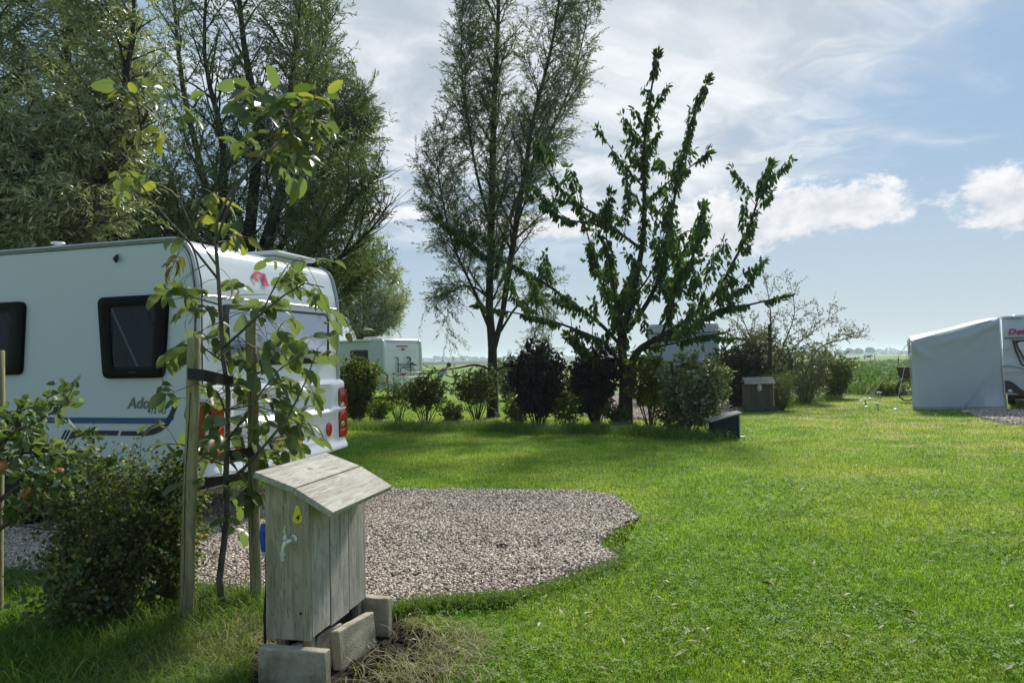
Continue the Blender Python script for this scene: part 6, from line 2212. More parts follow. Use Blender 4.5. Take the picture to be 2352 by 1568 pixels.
# guy lines to white pegs
pegs = [(2013, 905, 0), (2057, 941, 1), (1978, 921, 0), (1990, 935, 0), (1997, 916, 0)]
anch = [(tl_ + Vector((0, 0, .03)), G(2057, 941)), (tl_ + BK, G(1980, 915)), (tl_ + BK, G(2003, 909)), (tl_ + Vector((0, 0, .03)), G(2000, 914))]
for i, (a_, b_) in enumerate(anch):
    q = MB(); b2_ = Vector((b_.x, b_.y, .03)); mid_ = a_.lerp(b2_, .8)
    q.tube([a_, b2_], .006 if i == 0 else .0045, 5); q.build('guy_line', M['white_plastic'], aw)
for i, (x, y, lab) in enumerate(((2057, 942, 'white rounded peg cap at the foot of the near guy line'), (1990, 936, 'white rounded peg cap between the two garden lamps'),
                                 (1978, 922, 'white rounded peg cap left of the left garden lamp'), (1999, 917, 'white rounded peg cap just right of the left garden lamp'),
                                 (2013, 907, 'white rounded peg cap at the meadow edge'))):
    q = MB(); q.lathe([(.075, -.01), (.075, .015), (.055, .04), (.03, .05), (.001, .053)], None, 14)
    o = q.build('peg_cap', M['white_plastic'], None, smooth='auto'); o.location = G(x, y); tag(o, lab, 'peg cap', 'white peg caps on the lawn')
# little solar garden lamps
for (x, y, tx, ty_, lab) in ((1990, 932, 1986, 917, 'left leaning solar garden lamp on the lawn'), (2018, 941, 2015, 927, 'nearer solar garden lamp on the lawn, right of the left one'),
                             (2024, 915, 2019, 901, 'double headed garden lamp at the ditch edge')):
    b_ = G(x, y)
    root_ = empty('garden_lamp', b_, label=lab, cat='garden lamp', group='solar lamps on the lawn')
    t_ = P(tx, ty_, b_.y) - b_
    q = MB(); q.tube([(0, 0, -.02), t_], .018, 8); q.build('lamp_post', M['rail'], root_, smooth=True)
    q = MB(); q.lathe([(.03, -.03), (.085, -.015), (.09, 0), (.07, .02), (.001, .028)], Matrix.Translation(t_) @ Matrix.Rotation(.12, 4, 'Y'), 16); q.build('lamp_head', M['white_plastic'], root_, smooth='auto')
    if x == 2024:
        q = MB(); q.tube([(-.10, .05, -.02), (-.10, .05, t_.z - .02)], .014, 8); q.build('lamp_post', M['rail'], root_)


# ---- bicycles
def bicycle(root, parts_dir=1, basket=False):
    """side view along local x, front at +x"""
    R_ = .34
    for (cx_, nm) in ((-.55, 'wheel'), (.55, 'wheel')):
        wh = empty('wheel'); wh.parent = root; wh.location = (cx_, 0, R_)
        tor = []
        q = MB(); n_, m_ = 36, 7; vs = []; fs = []
        for i in range(n_):
            an = 2 * math.pi * i / n_
            for k in range(m_):
                bn = 2 * math.pi * k / m_
                rr_ = R_ - .022 + .022 * math.cos(bn)
                vs.append((rr_ * math.cos(an), .022 * math.sin(bn), rr_ * math.sin(an)))
        for i in range(n_):
            for k in range(m_):
                fs.append((i * m_ + k, ((i + 1) % n_) * m_ + k, ((i + 1) % n_) * m_ + (k + 1) % m_, i * m_ + (k + 1) % m_))
        q.add(vs, fs); q.build('tyre', M['rubber'], wh, smooth=True)
        q = MB()
        for i in range(18):
            an = 2 * math.pi * i / 18
            q.tube([(0, .02 * (-1) ** i, 0), ((R_ - .04) * math.cos(an), 0, (R_ - .04) * math.sin(an))], .0025, 3, caps=False)
        q.tube([(0, -.05, 0), (0, .05, 0)], .025, 10)
        q.build('spokes', M['chrome'], wh)
    q = MB()
    q.tube([(-.55, 0, R_), (-.1, 0, .30)], .011, 8); q.tube([(-.55, 0, R_), (-.22, 0, .82)], .009, 8)
    q.tube([(-.1, 0, .30), (-.25, 0, .90)], .016, 8); q.tube([(-.1, 0, .30), (.38, 0, .78)], .018, 8); q.tube([(-.19, 0, .62), (.37, 0, .83)], .016, 8)
    q.tube([(.36, 0, .86), (.42, 0, .68), (.55, 0, R_)], .014, 8)
    q.build('frame', M['black'], root, smooth='auto')
    q = MB(); q.tube([(.35, 0, .86), (.33, 0, 1.06)], .012, 8); q.tube([(.14, -.27, 1.05), (.30, -.22, 1.09), (.34, 0, 1.07), (.30, .22, 1.09), (.14, .27, 1.05)], .012, 8); q.build('handlebar', M['chrome'], root, smooth=True)
    q = MB(); q.tube([(-.42, 0, .965), (-.30, 0, .97), (-.12, 0, .955)], [.07, .085, .03], 10); q.build('saddle', M['black'], root, smooth=True)
    q = MB(); q.tube([(-.90, 0, .73), (-.40, 0, .74)], .01, 6); q.box(-.88, -.42, -.07, .07, .74, .755); q.tube([(-.80, .05, .74), (-.55, .05, R_)], .007, 6); q.tube([(-.80, -.05, .74), (-.55, -.05, R_)], .007, 6); q.build('carrier', M['black'], root)
    q = MB()
    pts = [(-.55 + (R_ + .03) * math.cos(math.radians(a)), 0, R_ + (R_ + .03) * math.sin(math.radians(a))) for a in range(50, 215, 15)]
    q.tube(pts, .02, 6); q.build('mudguard', M['black'], root, smooth=True)
    q = MB(); q.tube([(-.1, -.06, .30), (-.02, -.08, .14)], .009, 6); q.tube([(-.1, .06, .30), (-.18, .08, .46)], .009, 6); q.lathe([(.09, -.004), (.09, .004)], Matrix.Translation((-.1, -.05, .3)) @ Matrix.Rotation(math.pi / 2, 4, 'X'), 16); q.build('crank', M['chrome'], root)
    if basket:
        q = MB()
        q.prism([(-.17, 0), (.13, 0), (.20, .33), (-.24, .33)], .30, (-.55, -.15, .76), (1, 0, 0), (0, 0, 1), (0, 1, 0))
        q.build('basket', M['basket'], root, bevel=.015)


bb = G(2092, 921)
bike = empty('bicycle', (bb.x + .42, bb.y, 0), 0.08, label='black bicycle with a brown basket, half hidden behind the awning', cat='bicycle')
bicycle(bike, basket=True)

# ---- table shape seen faintly through the awning cloth is only a shade: a box is added close behind the wall to cast it
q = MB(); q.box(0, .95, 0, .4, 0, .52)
o = q.build('shade_box', M['dark'], None, bevel=.03); o.location = AB0 + ADIR * .75 + APER * .09; o.rotation_euler = (0, 0, math.atan2(ADIR.y, ADIR.x))
tag(o, 'dark box added behind the awning wall to shade the cloth', 'box')

# ================================================================== second and third boxes
def small_cab():
    b_ = G(1746, 946)
    D_ = b_.y
    x0, z0 = P(1714, 934, D_).x, .13
    x1 = P(1778, 934, D_).x
    root_ = empty('service_cabinet', (P(1746, 940, D_).x, D_, 0), math.radians(-3), label='greenish wooden cabinet with an oval lamp, in front of the far shrubs', cat='cabinet')
    W_ = (x1 - x0) * .95; zt_ = P(1740, 881, D_).z; zr = P(1740, 868, D_).z
    nb_ = 4
    for i in range(nb_):
        q = MB(); a_ = -W_ / 2 + W_ * i / nb_; q.box(a_ + .002, a_ + W_ / nb_ - .002, 0, .022 + .001 * (i % 2), .13, zt_)
        q.build('plank', M['old_board'], root_, bevel=.002)
    q = MB(); q.box(W_ / 2 - .0, W_ / 2 + .022, .0, .35, .13, zt_); q.build('plank', M['plank'], root_, bevel=.002)
    q = MB(); q.box(-W_ / 2 - .022, -W_ / 2, .0, .35, .13, zt_); q.build('plank', M['old_board'], root_, bevel=.002)
    q = MB(); q.box(-W_ / 2, W_ / 2, .33, .35, .13, zt_); q.build('plank', M['old_board'], root_)
    for k_, (y0, y1, za_, zb_) in enumerate(((-.08, .15, zt_ - .01, zr), (.15, .42, zr, zt_ + .02))):
        q = MB()
        vs = []
        for h_ in (0, .025):
            vs += [(-W_ / 2 - .05, y0, za_ + h_), (W_ / 2 + .05, y0, za_ + h_), (W_ / 2 + .05, y1, zb_ + h_), (-W_ / 2 - .05, y1, zb_ + h_)]
        q.add(vs, [(0, 3, 2, 1), (4, 5, 6, 7), (0, 1, 5, 4), (1, 2, 6, 5), (2, 3, 7, 6), (3, 0, 4, 7)]); q.build('roof_board', M['old_roof'], root_, bevel=.003)
    lx, lz_ = P(1744, 893, D_).x - root_.location.x, P(1744, 890, D_).z
    lp = empty('bulkhead_lamp'); lp.parent = root_; lp.location = (lx, -.002, lz_)
    q = MB(); q.lathe([(.001, .0), (.062, .0), (.066, .02), (.055, .03)], Matrix.Diagonal((.95, 1, 1.6, 1)) @ Matrix.Rotation(math.pi / 2, 4, 'X'), 20); q.build('lamp_base', M['grey_plastic'], lp, smooth='auto')
    q = MB(); q.lathe([(.052, .028), (.045, .055), (.02, .07), (.001, .072)], Matrix.Diagonal((.95, 1, 1.6, 1)) @ Matrix.Rotation(math.pi / 2, 4, 'X'), 20); q.build('lamp_glass', M['lamp_glass'], lp, smooth=True)
    q = MB(); q.tube([(0, -.03, -.1), (0, -.08, -.05), (0, -.08, .05), (0, -.03, .1)], .006, 6); q.tube([(-.055, -.03, 0), (-.03, -.078, 0), (.03, -.078, 0), (.055, -.03, 0)], .006, 6); q.build('lamp_cage', M['grey_plastic'], lp)
    q = MB(); q.box(.17, .19, -.012, 0, zt_ - .16, zt_ - .08); q.build('hinge', M['black'], root_)
    X0 = root_.location.x
    for (a_, b2_, yo, lab) in ((-W_ / 2 - .07, -.0, -.05, 'left kerb block under the greenish far cabinet'), (.004, W_ / 2 + .03, -.05, 'right kerb block under the greenish far cabinet'), (W_ / 2 + .035, W_ / 2 + .09, -.06, 'narrow end block at the right of the far cabinet')):
        q = MB(); q.box(a_, b2_, yo, yo + .06 if b2_ - a_ > .1 else yo + .4, -.05, .14 if b2_ - a_ > .1 else .15)
        o = q.build('concrete_block', M['concrete_dark'], None, bevel=.008); o.location = (X0, D_, 0); o.rotation_euler = (0, 0, math.radians(-3))
        tag(o, lab, 'concrete block', 'kerb blocks under the far cabinet')


small_cab()


def low_box():
    b_ = G(1672, 1006); D_ = b_.y
    xl, xr = P(1640, 1000, D_).x, P(1697, 1000, D_).x
    root_ = empty('sloping_box', (xl, D_, 0), math.radians(-5), label='low dark box with a pale sloping lid at the edge of the lawn', cat='box')
    W_ = xr - xl; zl, zr = P(1640, 967, D_).z - .0, P(1697, 951, D_).z
    nb_ = 3
    for i in range(nb_):
        a0_, a1_ = W_ * i / nb_, W_ * (i + 1) / nb_
        q = MB(); q.prism([(a0_ + .001, -.02), (a1_ - .001, -.02), (a1_ - .001, zl + (zr - zl) * (i + 1) / nb_), (a0_ + .001, zl + (zr - zl) * i / nb_)], .02 + .001 * (i % 2), (0, 0, 0), (1, 0, 0), (0, 0, 1), (0, 1, 0))
        q.build('board', M['navy_board'], root_, bevel=.001)
    q = MB(); q.box(W_, W_ + .02, -.003, .42, -.02, zr - .006); q.build('board', M['plank'], root_, bevel=.002, label='side board paled for the light on it')  # pale grey wood puts the lit look of the right side into colour
    q = MB(); q.box(-.02, 0, 0, .42, -.02, zl - .006); q.build('board', M['navy_board'], root_, bevel=.002)
    q = MB(); q.box(0, W_, .40, .42, -.02, zl); q.build('board', M['navy_board'], root_)
    sl = (zr - zl) / W_
    for (y0, y1) in ((-.05, .19), (.194, .46)):
        q = MB(); q.prism([(-.07, zl - .07 * sl), (W_ + .06, zr + .06 * sl), (W_ + .055, zr + .055 * sl + .026), (-.07, zl - .07 * sl + .026)], y1 - y0, (0, y0, 0), (1, 0, 0), (0, 0, 1), (0, 1, 0)); q.build('lid_board', M['old_roof'], root_, bevel=.003)


M['navy_board'] = timber('dark_blue_board', (0.018, 0.026, 0.032), (0.010, 0.015, 0.02), (0.02, 0.03, 0.025), 'Z', 40, False)
low_box()
q = MB(); q.box(0, .12, 0, .06, 0, .03); o = q.build('stone', M['white_plastic'], None, bevel=.012); o.location = G(1700, 1005); tag(o, 'small white stone on the grass right of the low sloping box', 'stone')

# ================================================================== motorhomes
CY2 = 31.0
c2 = P(881, 850, CY2)
mh = empty('motorhome', (c2.x, CY2, 0), math.atan2(.80, .60), label='white motorhome seen from behind with a folded bicycle rack, left of the hedge', cat='motorhome')
# local x across the rear, y forwards (to the left in the picture)
MW, MH_, ML = 2.25, 2.55, 6.4
pr = round_poly([(0, .42), (-.02, 1.5), (.04, MH_), (ML - 1.2, MH_ + .02), (ML, 1.3), (ML, .4)], [.1, .1, .14, .5, .3, .1], 6)
q = MB(); q.prism(pr, MW, (0, 0, 0), (0, 1, 0), (0, 0, 1), (1, 0, 0)); q.build('body', M['shell'], mh, bevel=.05, seg=3, smooth='auto')
q = MB(); q.prism(round_poly([(.10, .62), (MW - .10, .62), (MW - .12, MH_ - .22), (.12, MH_ - .22)], .06, 5), .03, (0, .01, 0), (1, 0, 0), (0, 0, 1), (0, -1, 0)); q.build('rear_panel', M['shell_gloss'], mh, bevel=.01)
for xx in (.03, MW - .03):
    q = MB(); q.tube([(xx, -.03, .5), (xx, -.05, 1.4), (xx, .0, MH_ - .15), (xx, .15, MH_)], [.07, .06, .06, .05], 10); q.build('corner_moulding', M['shell_gloss'], mh, smooth=True)
q = MB(); q.box(.75, 1.40, -.05, -.02, 2.20, 2.26); q.build('brake_light', M['red_bright'], mh, bevel=.01)
q = MB(); q.box(1.02, 1.20, -.08, -.02, 2.06, 2.12); q.build('camera', M['black'], mh, bevel=.01)
for zz_ in (2.12, 2.02):
    q = MB(); q.tube([(.25, -.022, zz_), (.95, -.022, zz_)], .008, 5); q.tube([(1.25, -.022, zz_), (MW - .25, -.022, zz_)], .008, 5); q.build('rib', M['shell_gloss'], mh)
rk = empty('bicycle_rack'); rk.parent = mh
q = MB()
for xx in (.75, 1.50):
    q.tube([(xx, -.06, 1.75), (xx, -.10, 1.70), (xx, -.10, .95)], .024, 8)
q.tube([(.60, -.08, 1.75), (.75, -.1, 1.75)], .016, 8); q.tube([(1.35, -.08, 1.75), (1.5, -.1, 1.75)], .016, 8)
q.tube([(.75, -.1, 1.45), (1.65, -.1, 1.43)], .022, 8); q.tube([(1.30, -.1, 1.45), (1.38, -.2, 1.72)], .014, 8)
q.tube([(.85, -.1, .95), (.85, -.13, 1.25), (1.0, -.14, 1.33), (1.5, -.14, 1.33), (1.68, -.13, 1.25), (1.68, -.1, .95)], .022, 8)
q.build('rack_frame', M['old_metal'], rk, smooth=True)
q = MB(); q.tube([(.45, -.22, 1.05), (2.0, -.22, 1.10)], .03, 8); q.tube([(.30, -.35, .85), (1.9, -.38, .93)], .022, 8); q.build('rack_rail', M['white_plastic'], rk, smooth=True)
q = MB()
for (x_, z_) in ((1.33, 1.74), (1.55, 1.48), (1.72, 1.42), (.48, 1.05)): q.box(x_ - .05, x_ + .05, -.2, -.08, z_ - .03, z_ + .03)
q.build('clamps', M['black'], rk, bevel=.01)
for xx in (.03, MW - .19):
    tl = empty('tail_light'); tl.parent = mh
    q = MB(); q.prism(round_poly([(xx, .62), (xx + .16, .62), (xx + .16, 1.05), (xx + .04, 1.08)], .04, 4), .05, (0, -.04, 0), (1, 0, 0), (0, 0, 1), (0, -1, 0)); q.build('lens', M['red_bright'], tl, bevel=.01)
    q = MB(); q.box(xx + .03, xx + .13, -.095, -.085, .76, .86); q.build('clear_lens', M['clear'], tl)
q = MB(); q.box(0, MW, -.12, .02, .40, .60); q.build('bumper', M['shell_gloss'], mh, bevel=.04, seg=3)
q = MB(); q.box(.86, 1.38, -.135, -.118, .44, .55); q.build('number_plate', M['plate_yellow'], mh)
text_mesh('RZ 58', .09, mh, M['black'], frame((.93, -.139, .465), (1, 0, 0), (0, 0, 1)), name='plate_lettering') if False else None
w_ = empty('window'); w_.parent = mh
q = MB(); q.prism(round_poly([(.95, 1.45), (2.05, 1.45), (2.05, 2.1), (.95, 2.1)], .08, 5), .03, (.0, 0, 0), (0, 1, 0), (0, 0, 1), (-1, 0, 0)); q.build('frame', M['black'], w_)
q = MB(); q.prism(round_poly([(1.02, 1.52), (1.98, 1.52), (1.98, 2.03), (1.02, 2.03)], .06, 5), .01, (-.031, 0, 0), (0, 1, 0), (0, 0, 1), (-1, 0, 0)); q.build('pane', M['pane'], w_)
q = MB(); q.box(.6, 1.5, 1.0, 1.9, MH_ - .01, MH_ + .12); q.build('roof_hatch', M['white_plastic'], mh, bevel=.04)
q = MB(); q.tube([(-.05, .8, MH_ - .05), (-.05, 4.5, MH_ - .05)], .05, 8); q.build('awning_case', M['shell_gloss'], mh, smooth=True)
for yy in (1.3, 5.2):
    for xx in (.12, MW - .12):
        wh = empty('wheel'); wh.parent = mh; wh.location = (xx, yy, .33)
        q = MB(); q.lathe([(.2, -.1), (.31, -.1), (.33, 0), (.31, .1), (.2, .1)], Matrix.Rotation(math.pi / 2, 4, 'Y'), 24); q.build('tyre', M['rubber'], wh, smooth='auto')
        q = MB(); q.lathe([(.0001, .05), (.2, .08), (.2, -.08)], Matrix.Rotation(-math.pi / 2 if xx < 1 else math.pi / 2, 4, 'Y'), 20); q.build('rim', M['grey_plastic'], wh, smooth='auto')

# motorhome behind the cherry, facing the camera
RVY = 24.6
rv0 = P(1654, 850, RVY)
rv = empty('motorhome', (rv0.x, RVY, 0), math.radians(-14), label='white motorhome facing the camera with blue screens in its windscreen, behind the cherry', cat='motorhome')
VW, VH, VL = 2.40, 2.66, 6.8    # local x from -VW (left) to 0 (right)
top_ = round_poly([(-VW, 0), (0, 0), (0, VL), (-VW, VL)], [.35, .35, .1, .1], 10)
def slab(name, z0, z1, mat, grow=0.0, parent=rv, taper=0.0, bev=0.0):
    q = MB()
    cxx, cyy = -VW / 2, VL / 2
    lo = [(cxx + (a - cxx) * (1 + grow / VW), cyy + (b - cyy) * (1 + grow / VL), z0) for a, b in top_]
    hi = [(cxx + (a - cxx) * (1 + grow / VW - taper), cyy + (b - cyy) * (1 + grow / VL - taper * .4) + taper * .0, z1) for a, b in top_]
    n_ = len(lo)
    q.add(lo + hi, [tuple(reversed(range(n_))), tuple(range(n_, 2 * n_))] + [(i, (i + 1) % n_, n_ + (i + 1) % n_, n_ + i) for i in range(n_)])
    return q.build(name, M[mat], parent, smooth='auto', bevel=bev)
z_ws0, z_ws1 = P(1600, 842, RVY).z, P(1600, 765, RVY).z
slab('body', .40, z_ws0 - .12, 'shell_grey')
slab('window_band', z_ws0 - .119, z_ws0 - .001, 'black', .01)
slab('cab', z_ws0, VH - .12, 'shell_grey', 0, taper=.01)
slab('roof', VH - .119, VH, 'shell_grey', .02, taper=.03, bev=.02)
# screens: curved sheets hugging the front
def wrap(name, x0, x1, z0, z1, off, mat, parent=rv):
    path = [p for p in top_]
    pts = []
    # front outline from left to right
    fr_pts = [(-VW, .9), (-VW, .35)] + top_[:11] + top_[11:22] + [(0, .9)]
    fr_pts = sorted(set(fr_pts), key=lambda p: (p[0], 0))
    fr_pts = [p for p in fr_pts if p[1] < 1.0]
    sel = []
    for i in range(41):
        x = x0 + (x1 - x0) * i / 40
        if x < -VW + .35: y = .35 - math.sqrt(max(0, .35 ** 2 - (x + VW - .35) ** 2))
        elif x > -.35: y = .35 - math.sqrt(max(0, .35 ** 2 - (x + .35) ** 2))
        else: y = 0
        sel.append((x, y - off))
    q = MB(); vs = [(x, y, z0) for x, y in sel] + [(x, y, z1) for x, y in sel] + [(x, y + .015, z1) for x, y in sel] + [(x, y + .015, z0) for x, y in sel]
    n_ = 41
    fs = []
    for i in range(40):
        for k in range(4): fs.append((k * n_ + i, k * n_ + i + 1, ((k + 1) % 4) * n_ + i + 1, ((k + 1) % 4) * n_ + i))
    fs += [(0, n_, 2 * n_, 3 * n_), (40, 40 + 3 * n_, 40 + 2 * n_, 40 + n_)]
    q.add(vs, fs); return q.build(name, M[mat], parent, smooth='auto')
ws = empty('windscreen'); ws.parent = rv
wrap('frame', -VW + .03, -.03, z_ws0 + .01, z_ws1 + .05, .02, 'black', ws)
wrap('screen', -VW + .08, -VW / 2 - .03, z_ws0 + .05, z_ws1 + .01, .038, 'screen', ws)
wrap('screen', -VW / 2 - .01, -.06, z_ws0 + .05, z_ws1 + .01, .038, 'screen', ws)
q = MB(); q.tube([(-1.9, -.06, z_ws0 - .02), (-1.1, -.07, z_ws0 + .03), (-.9, -.06, z_ws0 - .04)], .018, 6); q.tube([(-1.2, -.06, z_ws0 - .02), (-.75, -.07, z_ws0 + .02), (-.45, -.06, z_ws0 - .06)], .018, 6); q.build('wiper', M['black'], rv)
# mirror
mr = empty('wing_mirror'); mr.parent = rv
mx0, mz0 = P(1649, 798, RVY), P(1649, 830, RVY)
q = MB(); q.box(.06, .26, .05, .16, mz0.z, mx0.z - .12); q.build('mirror_housing', M['black'], mr, bevel=.04, seg=3, smooth='auto')
q = MB(); q.box(.06, .22, .05, .15, mx0.z - .11, mx0.z + .03); q.build('mirror_housing', M['black'], mr, bevel=.03, seg=3, smooth='auto')
q = MB(); q.tube([(-.02, .2, mz0.z - .1), (.12, .12, mz0.z - .1), (.14, .1, mz0.z + .05)], .02, 6); q.tube([(-.02, .2, mz0.z - .28), (.10, .14, mz0.z - .28), (.12, .12, mz0.z - .1)], .02, 6); q.build('mirror_arm', M['black'], mr)
q = MB(); q.box(-.06, -.02, -.04, .02, z_ws1 + .10, z_ws1 + .22); q.build('marker_light', M['red_bright'], rv)
for xx in (-VW + .16, -.12):
    for yy in (1.0, 5.2):
        wh = empty('wheel'); wh.parent = rv; wh.location = (xx, yy, .34)
        q = MB(); q.lathe([(.2, -.1), (.32, -.1), (.34, 0), (.32, .1), (.2, .1)], Matrix.Rotation(math.pi / 2, 4, 'Y'), 24); q.build('tyre', M['rubber'], wh, smooth='auto')
        q = MB(); q.lathe([(.0001, .05), (.2, .08), (.2, -.08)], Matrix.Rotation(math.pi / 2 if xx > -1 else -math.pi / 2, 4, 'Y'), 20); q.build('rim', M['grey_plastic'], wh, smooth='auto')
for xx in (-VW + .25, -.55):
    hl = empty('headlight'); hl.parent = rv
    q = MB(); q.box(xx, xx + .3, -.02, .05, .75, .95); q.build('lens', M['clear'], hl, bevel=.03)
q = MB(); q.box(-VW + .5, -.5, -.012, .05, .78, 1.0); q.build('grille', M['black'], rv, bevel=.02)
q = MB(); q.box(-1.5, -.98, -.04, -.013, .50, .61); q.build('number_plate', M['plate_yellow'], rv)


# ================================================================== person with bicycle behind the hedge
def skin_figure(name, joints, edges, radii, mat, parent, sub=2):
    me = bpy.data.meshes.new(name)
    me.from_pydata(joints, edges, [])
    o = bpy.data.objects.new(name, me); COL.objects.link(o)
    o.modifiers.new('skin', 'SKIN'); o.modifiers.new('smooth', 'SUBSURF').levels = sub
    for i, r in enumerate(radii):
        me.skin_vertices[0].data[i].radius = (r, r) if not hasattr(r, '__len__') else r
    me.skin_vertices[0].data[0].use_root = True
    dg = bpy.context.evaluated_depsgraph_get()
    m2 = bpy.data.meshes.new_from_object(o.evaluated_get(dg))
    bpy.data.objects.remove(o, do_unlink=True)
    m2.materials.clear()
    for mm in (mat if isinstance(mat, list) else [mat]): m2.materials.append(mm)
    m2.polygons.foreach_set('use_smooth', [True] * len(m2.polygons))
    q_ = bpy.data.objects.new(name, m2); COL.objects.link(q_); q_.parent = parent
    return q_


PY_ = 29.0
hp = P(1031, 838, PY_)
per = empty('person', (hp.x - .22, PY_, 0), 0, label='person in a printed shirt and dark cap bending over a bicycle behind the hedge', cat='person')
# facing +x, leaning forward over the handlebar; standing
HZ = hp.z
jo = [(-.22, 0, .92), (-.16, 0, 1.08), (-.04, 0, 1.27), (.06, 0, 1.40), (.12, 0, 1.45), (.18, 0, 1.50),    # pelvis .. neck .. head base
      (.03, -.17, 1.37), (.14, -.22, 1.14), (.36, -.20, 1.06), (.46, -.18, 1.04),
      (.03, .17, 1.37), (.14, .22, 1.14), (.36, .20, 1.06), (.46, .18, 1.04),
      (-.22, -.10, .86), (-.14, -.11, .50), (-.22, -.11, .10), (-.10, -.11, .04),
      (-.22, .10, .86), (-.20, .11, .50), (-.30, .11, .10), (-.18, .11, .04)]
ed = [(0, 1), (1, 2), (2, 3), (3, 4), (4, 5), (3, 6), (6, 7), (7, 8), (8, 9), (3, 10), (10, 11), (11, 12), (12, 13), (0, 14), (14, 15), (15, 16), (16, 17), (0, 18), (18, 19), (19, 20), (20, 21)]
ra = [.13, .13, .145, .11, .055, .05, .065, .048, .038, .035, .065, .048, .038, .035, .085, .06, .042, .04, .085, .06, .042, .04]
bodyp = skin_figure('body', jo, ed, ra, [M['skin'], M['shirt'], M['trousers']], per)
for pg in bodyp.data.polygons:
    c_ = pg.center
    pg.material_index = 2 if c_.z < .93 else (1 if (c_.z < 1.44 and not (c_.x > .22 and c_.z < 1.25)) else 0)
sc_ = (HZ + .02) / 1.60
per.scale = (sc_, sc_, sc_)
hd = Matrix.Translation((.235, 0, 1.555)) @ Matrix.Rotation(math.radians(38), 4, 'Y')
q = MB(); q.lathe([(.001, -.125), (.04, -.115), (.062, -.07), (.075, -.01), (.078, .04), (.066, .09), (.03, .115), (.001, .12)], hd @ Matrix.Diagonal((1.12, .92, 1, 1)), 18)
q.tube([hd @ Vector((.075, 0, .01)), hd @ Vector((.105, 0, -.022)), hd @ Vector((.08, 0, -.035))], [.008, .014, .008], 6)
for s in (-1, 1): q.tube([hd @ Vector((0, .068 * s, .02)), hd @ Vector((-.01, .082 * s, .0)), hd @ Vector((0, .07 * s, -.03))], [.01, .014, .008], 6)
q.build('head', M['skin'], per, smooth=True)
q = MB(); q.tube([hd @ Vector((.084, -.03, .015)), hd @ Vector((.086, -.045, .015))], .007, 6); q.tube([hd @ Vector((.084, .03, .015)), hd @ Vector((.086, .045, .015))], .007, 6); q.build('eyes', M['black'], per)
q = MB(); q.tube([hd @ Vector((.082, -.025, -.062)), hd @ Vector((.088, 0, -.064)), hd @ Vector((.082, .025, -.062))], .006, 6); q.build('mouth', M['letter_pink'], per)
q = MB(); q.lathe([(.084, -.01), (.087, .04), (.076, .09), (.04, .125), (.001, .132)], hd @ Matrix.Translation((-.012, 0, 0)) @ Matrix.Diagonal((1.12, .95, 1, 1)), 18); q.build('hair', M['hair'], per, smooth=True)
q = MB(); q.lathe([(.090, .035), (.090, .06), (.080, .10), (.045, .132), (.001, .140)], hd @ Matrix.Translation((-.008, 0, 0)) @ Matrix.Diagonal((1.14, .97, 1, 1)), 18)
q.prism([(.07, -.07), (.17, -.045), (.185, 0), (.17, .045), (.07, .07)], .008, hd @ Vector((0, 0, .04)), hd.to_3x3() @ Vector((1, 0, 0)), hd.to_3x3() @ Vector((0, 1, 0)), hd.to_3x3() @ Vector((0, 0, 1)))
q.build('cap', M['cap'], per, smooth='auto')
for s in (-1, 1):
    for f in range(5):
        y_ = s * (.165 + .012 * f) if f < 4 else s * .15
        q = MB()
        p0 = Vector((.465, y_, 1.045))
        if f < 4: q.tube([p0, p0 + Vector((.045, 0, .008)), p0 + Vector((.065, 0, -.02)), p0 + Vector((.05, 0, -.035))], [.009, .008, .0075, .006], 6)
        else: q.tube([Vector((.45, y_, 1.03)), Vector((.49, y_ - s * .015, 1.01)), Vector((.51, y_ - s * .005, 1.005))], [.01, .009, .007], 6)
        q.build('finger', M['skin'], per, smooth=True)
b2_ = empty('bicycle', (hp.x + .02, PY_ - .35, 0), math.pi + .1, label='bicycle held by the person behind the hedge', cat='bicycle')
bicycle(b2_)

# a pink rose and some wild stems near the left motorhome
rp_ = P(1300 / 1.714 + 680 / 2.352 / 1.714 * 1.0, 1150 / 1.714 + 775 / 2.352 / 1.714, 15.5)
rp_ = P(927, 863, 18.4)
ros = empty('rose_plant', (rp_.x, rp_.y, 0), label='single pink rose on a tall thin stem in front of the left motorhome', cat='rose')
q = MB(); q.tube([(-.05, 0, 0), (.03, 0, .5), (0, 0, rp_.z)], .006, 5); q.build('stem', M['twig'], ros)
q = MB()
for k in range(9):
    an = k * 2.4; r_ = .012 + .0035 * k
    q.add([Vector((r_ * math.cos(an), r_ * math.sin(an), rp_.z)), Vector((r_ * 2.4 * math.cos(an - .6), r_ * 2.4 * math.sin(an - .6), rp_.z + .05)), Vector((r_ * 2.7 * math.cos(an), r_ * 2.7 * math.sin(an), rp_.z + .07)), Vector((r_ * 2.4 * math.cos(an + .6), r_ * 2.4 * math.sin(an + .6), rp_.z + .05))], [(0, 1, 2, 3)])
q.build('flower', M['rose'], ros)

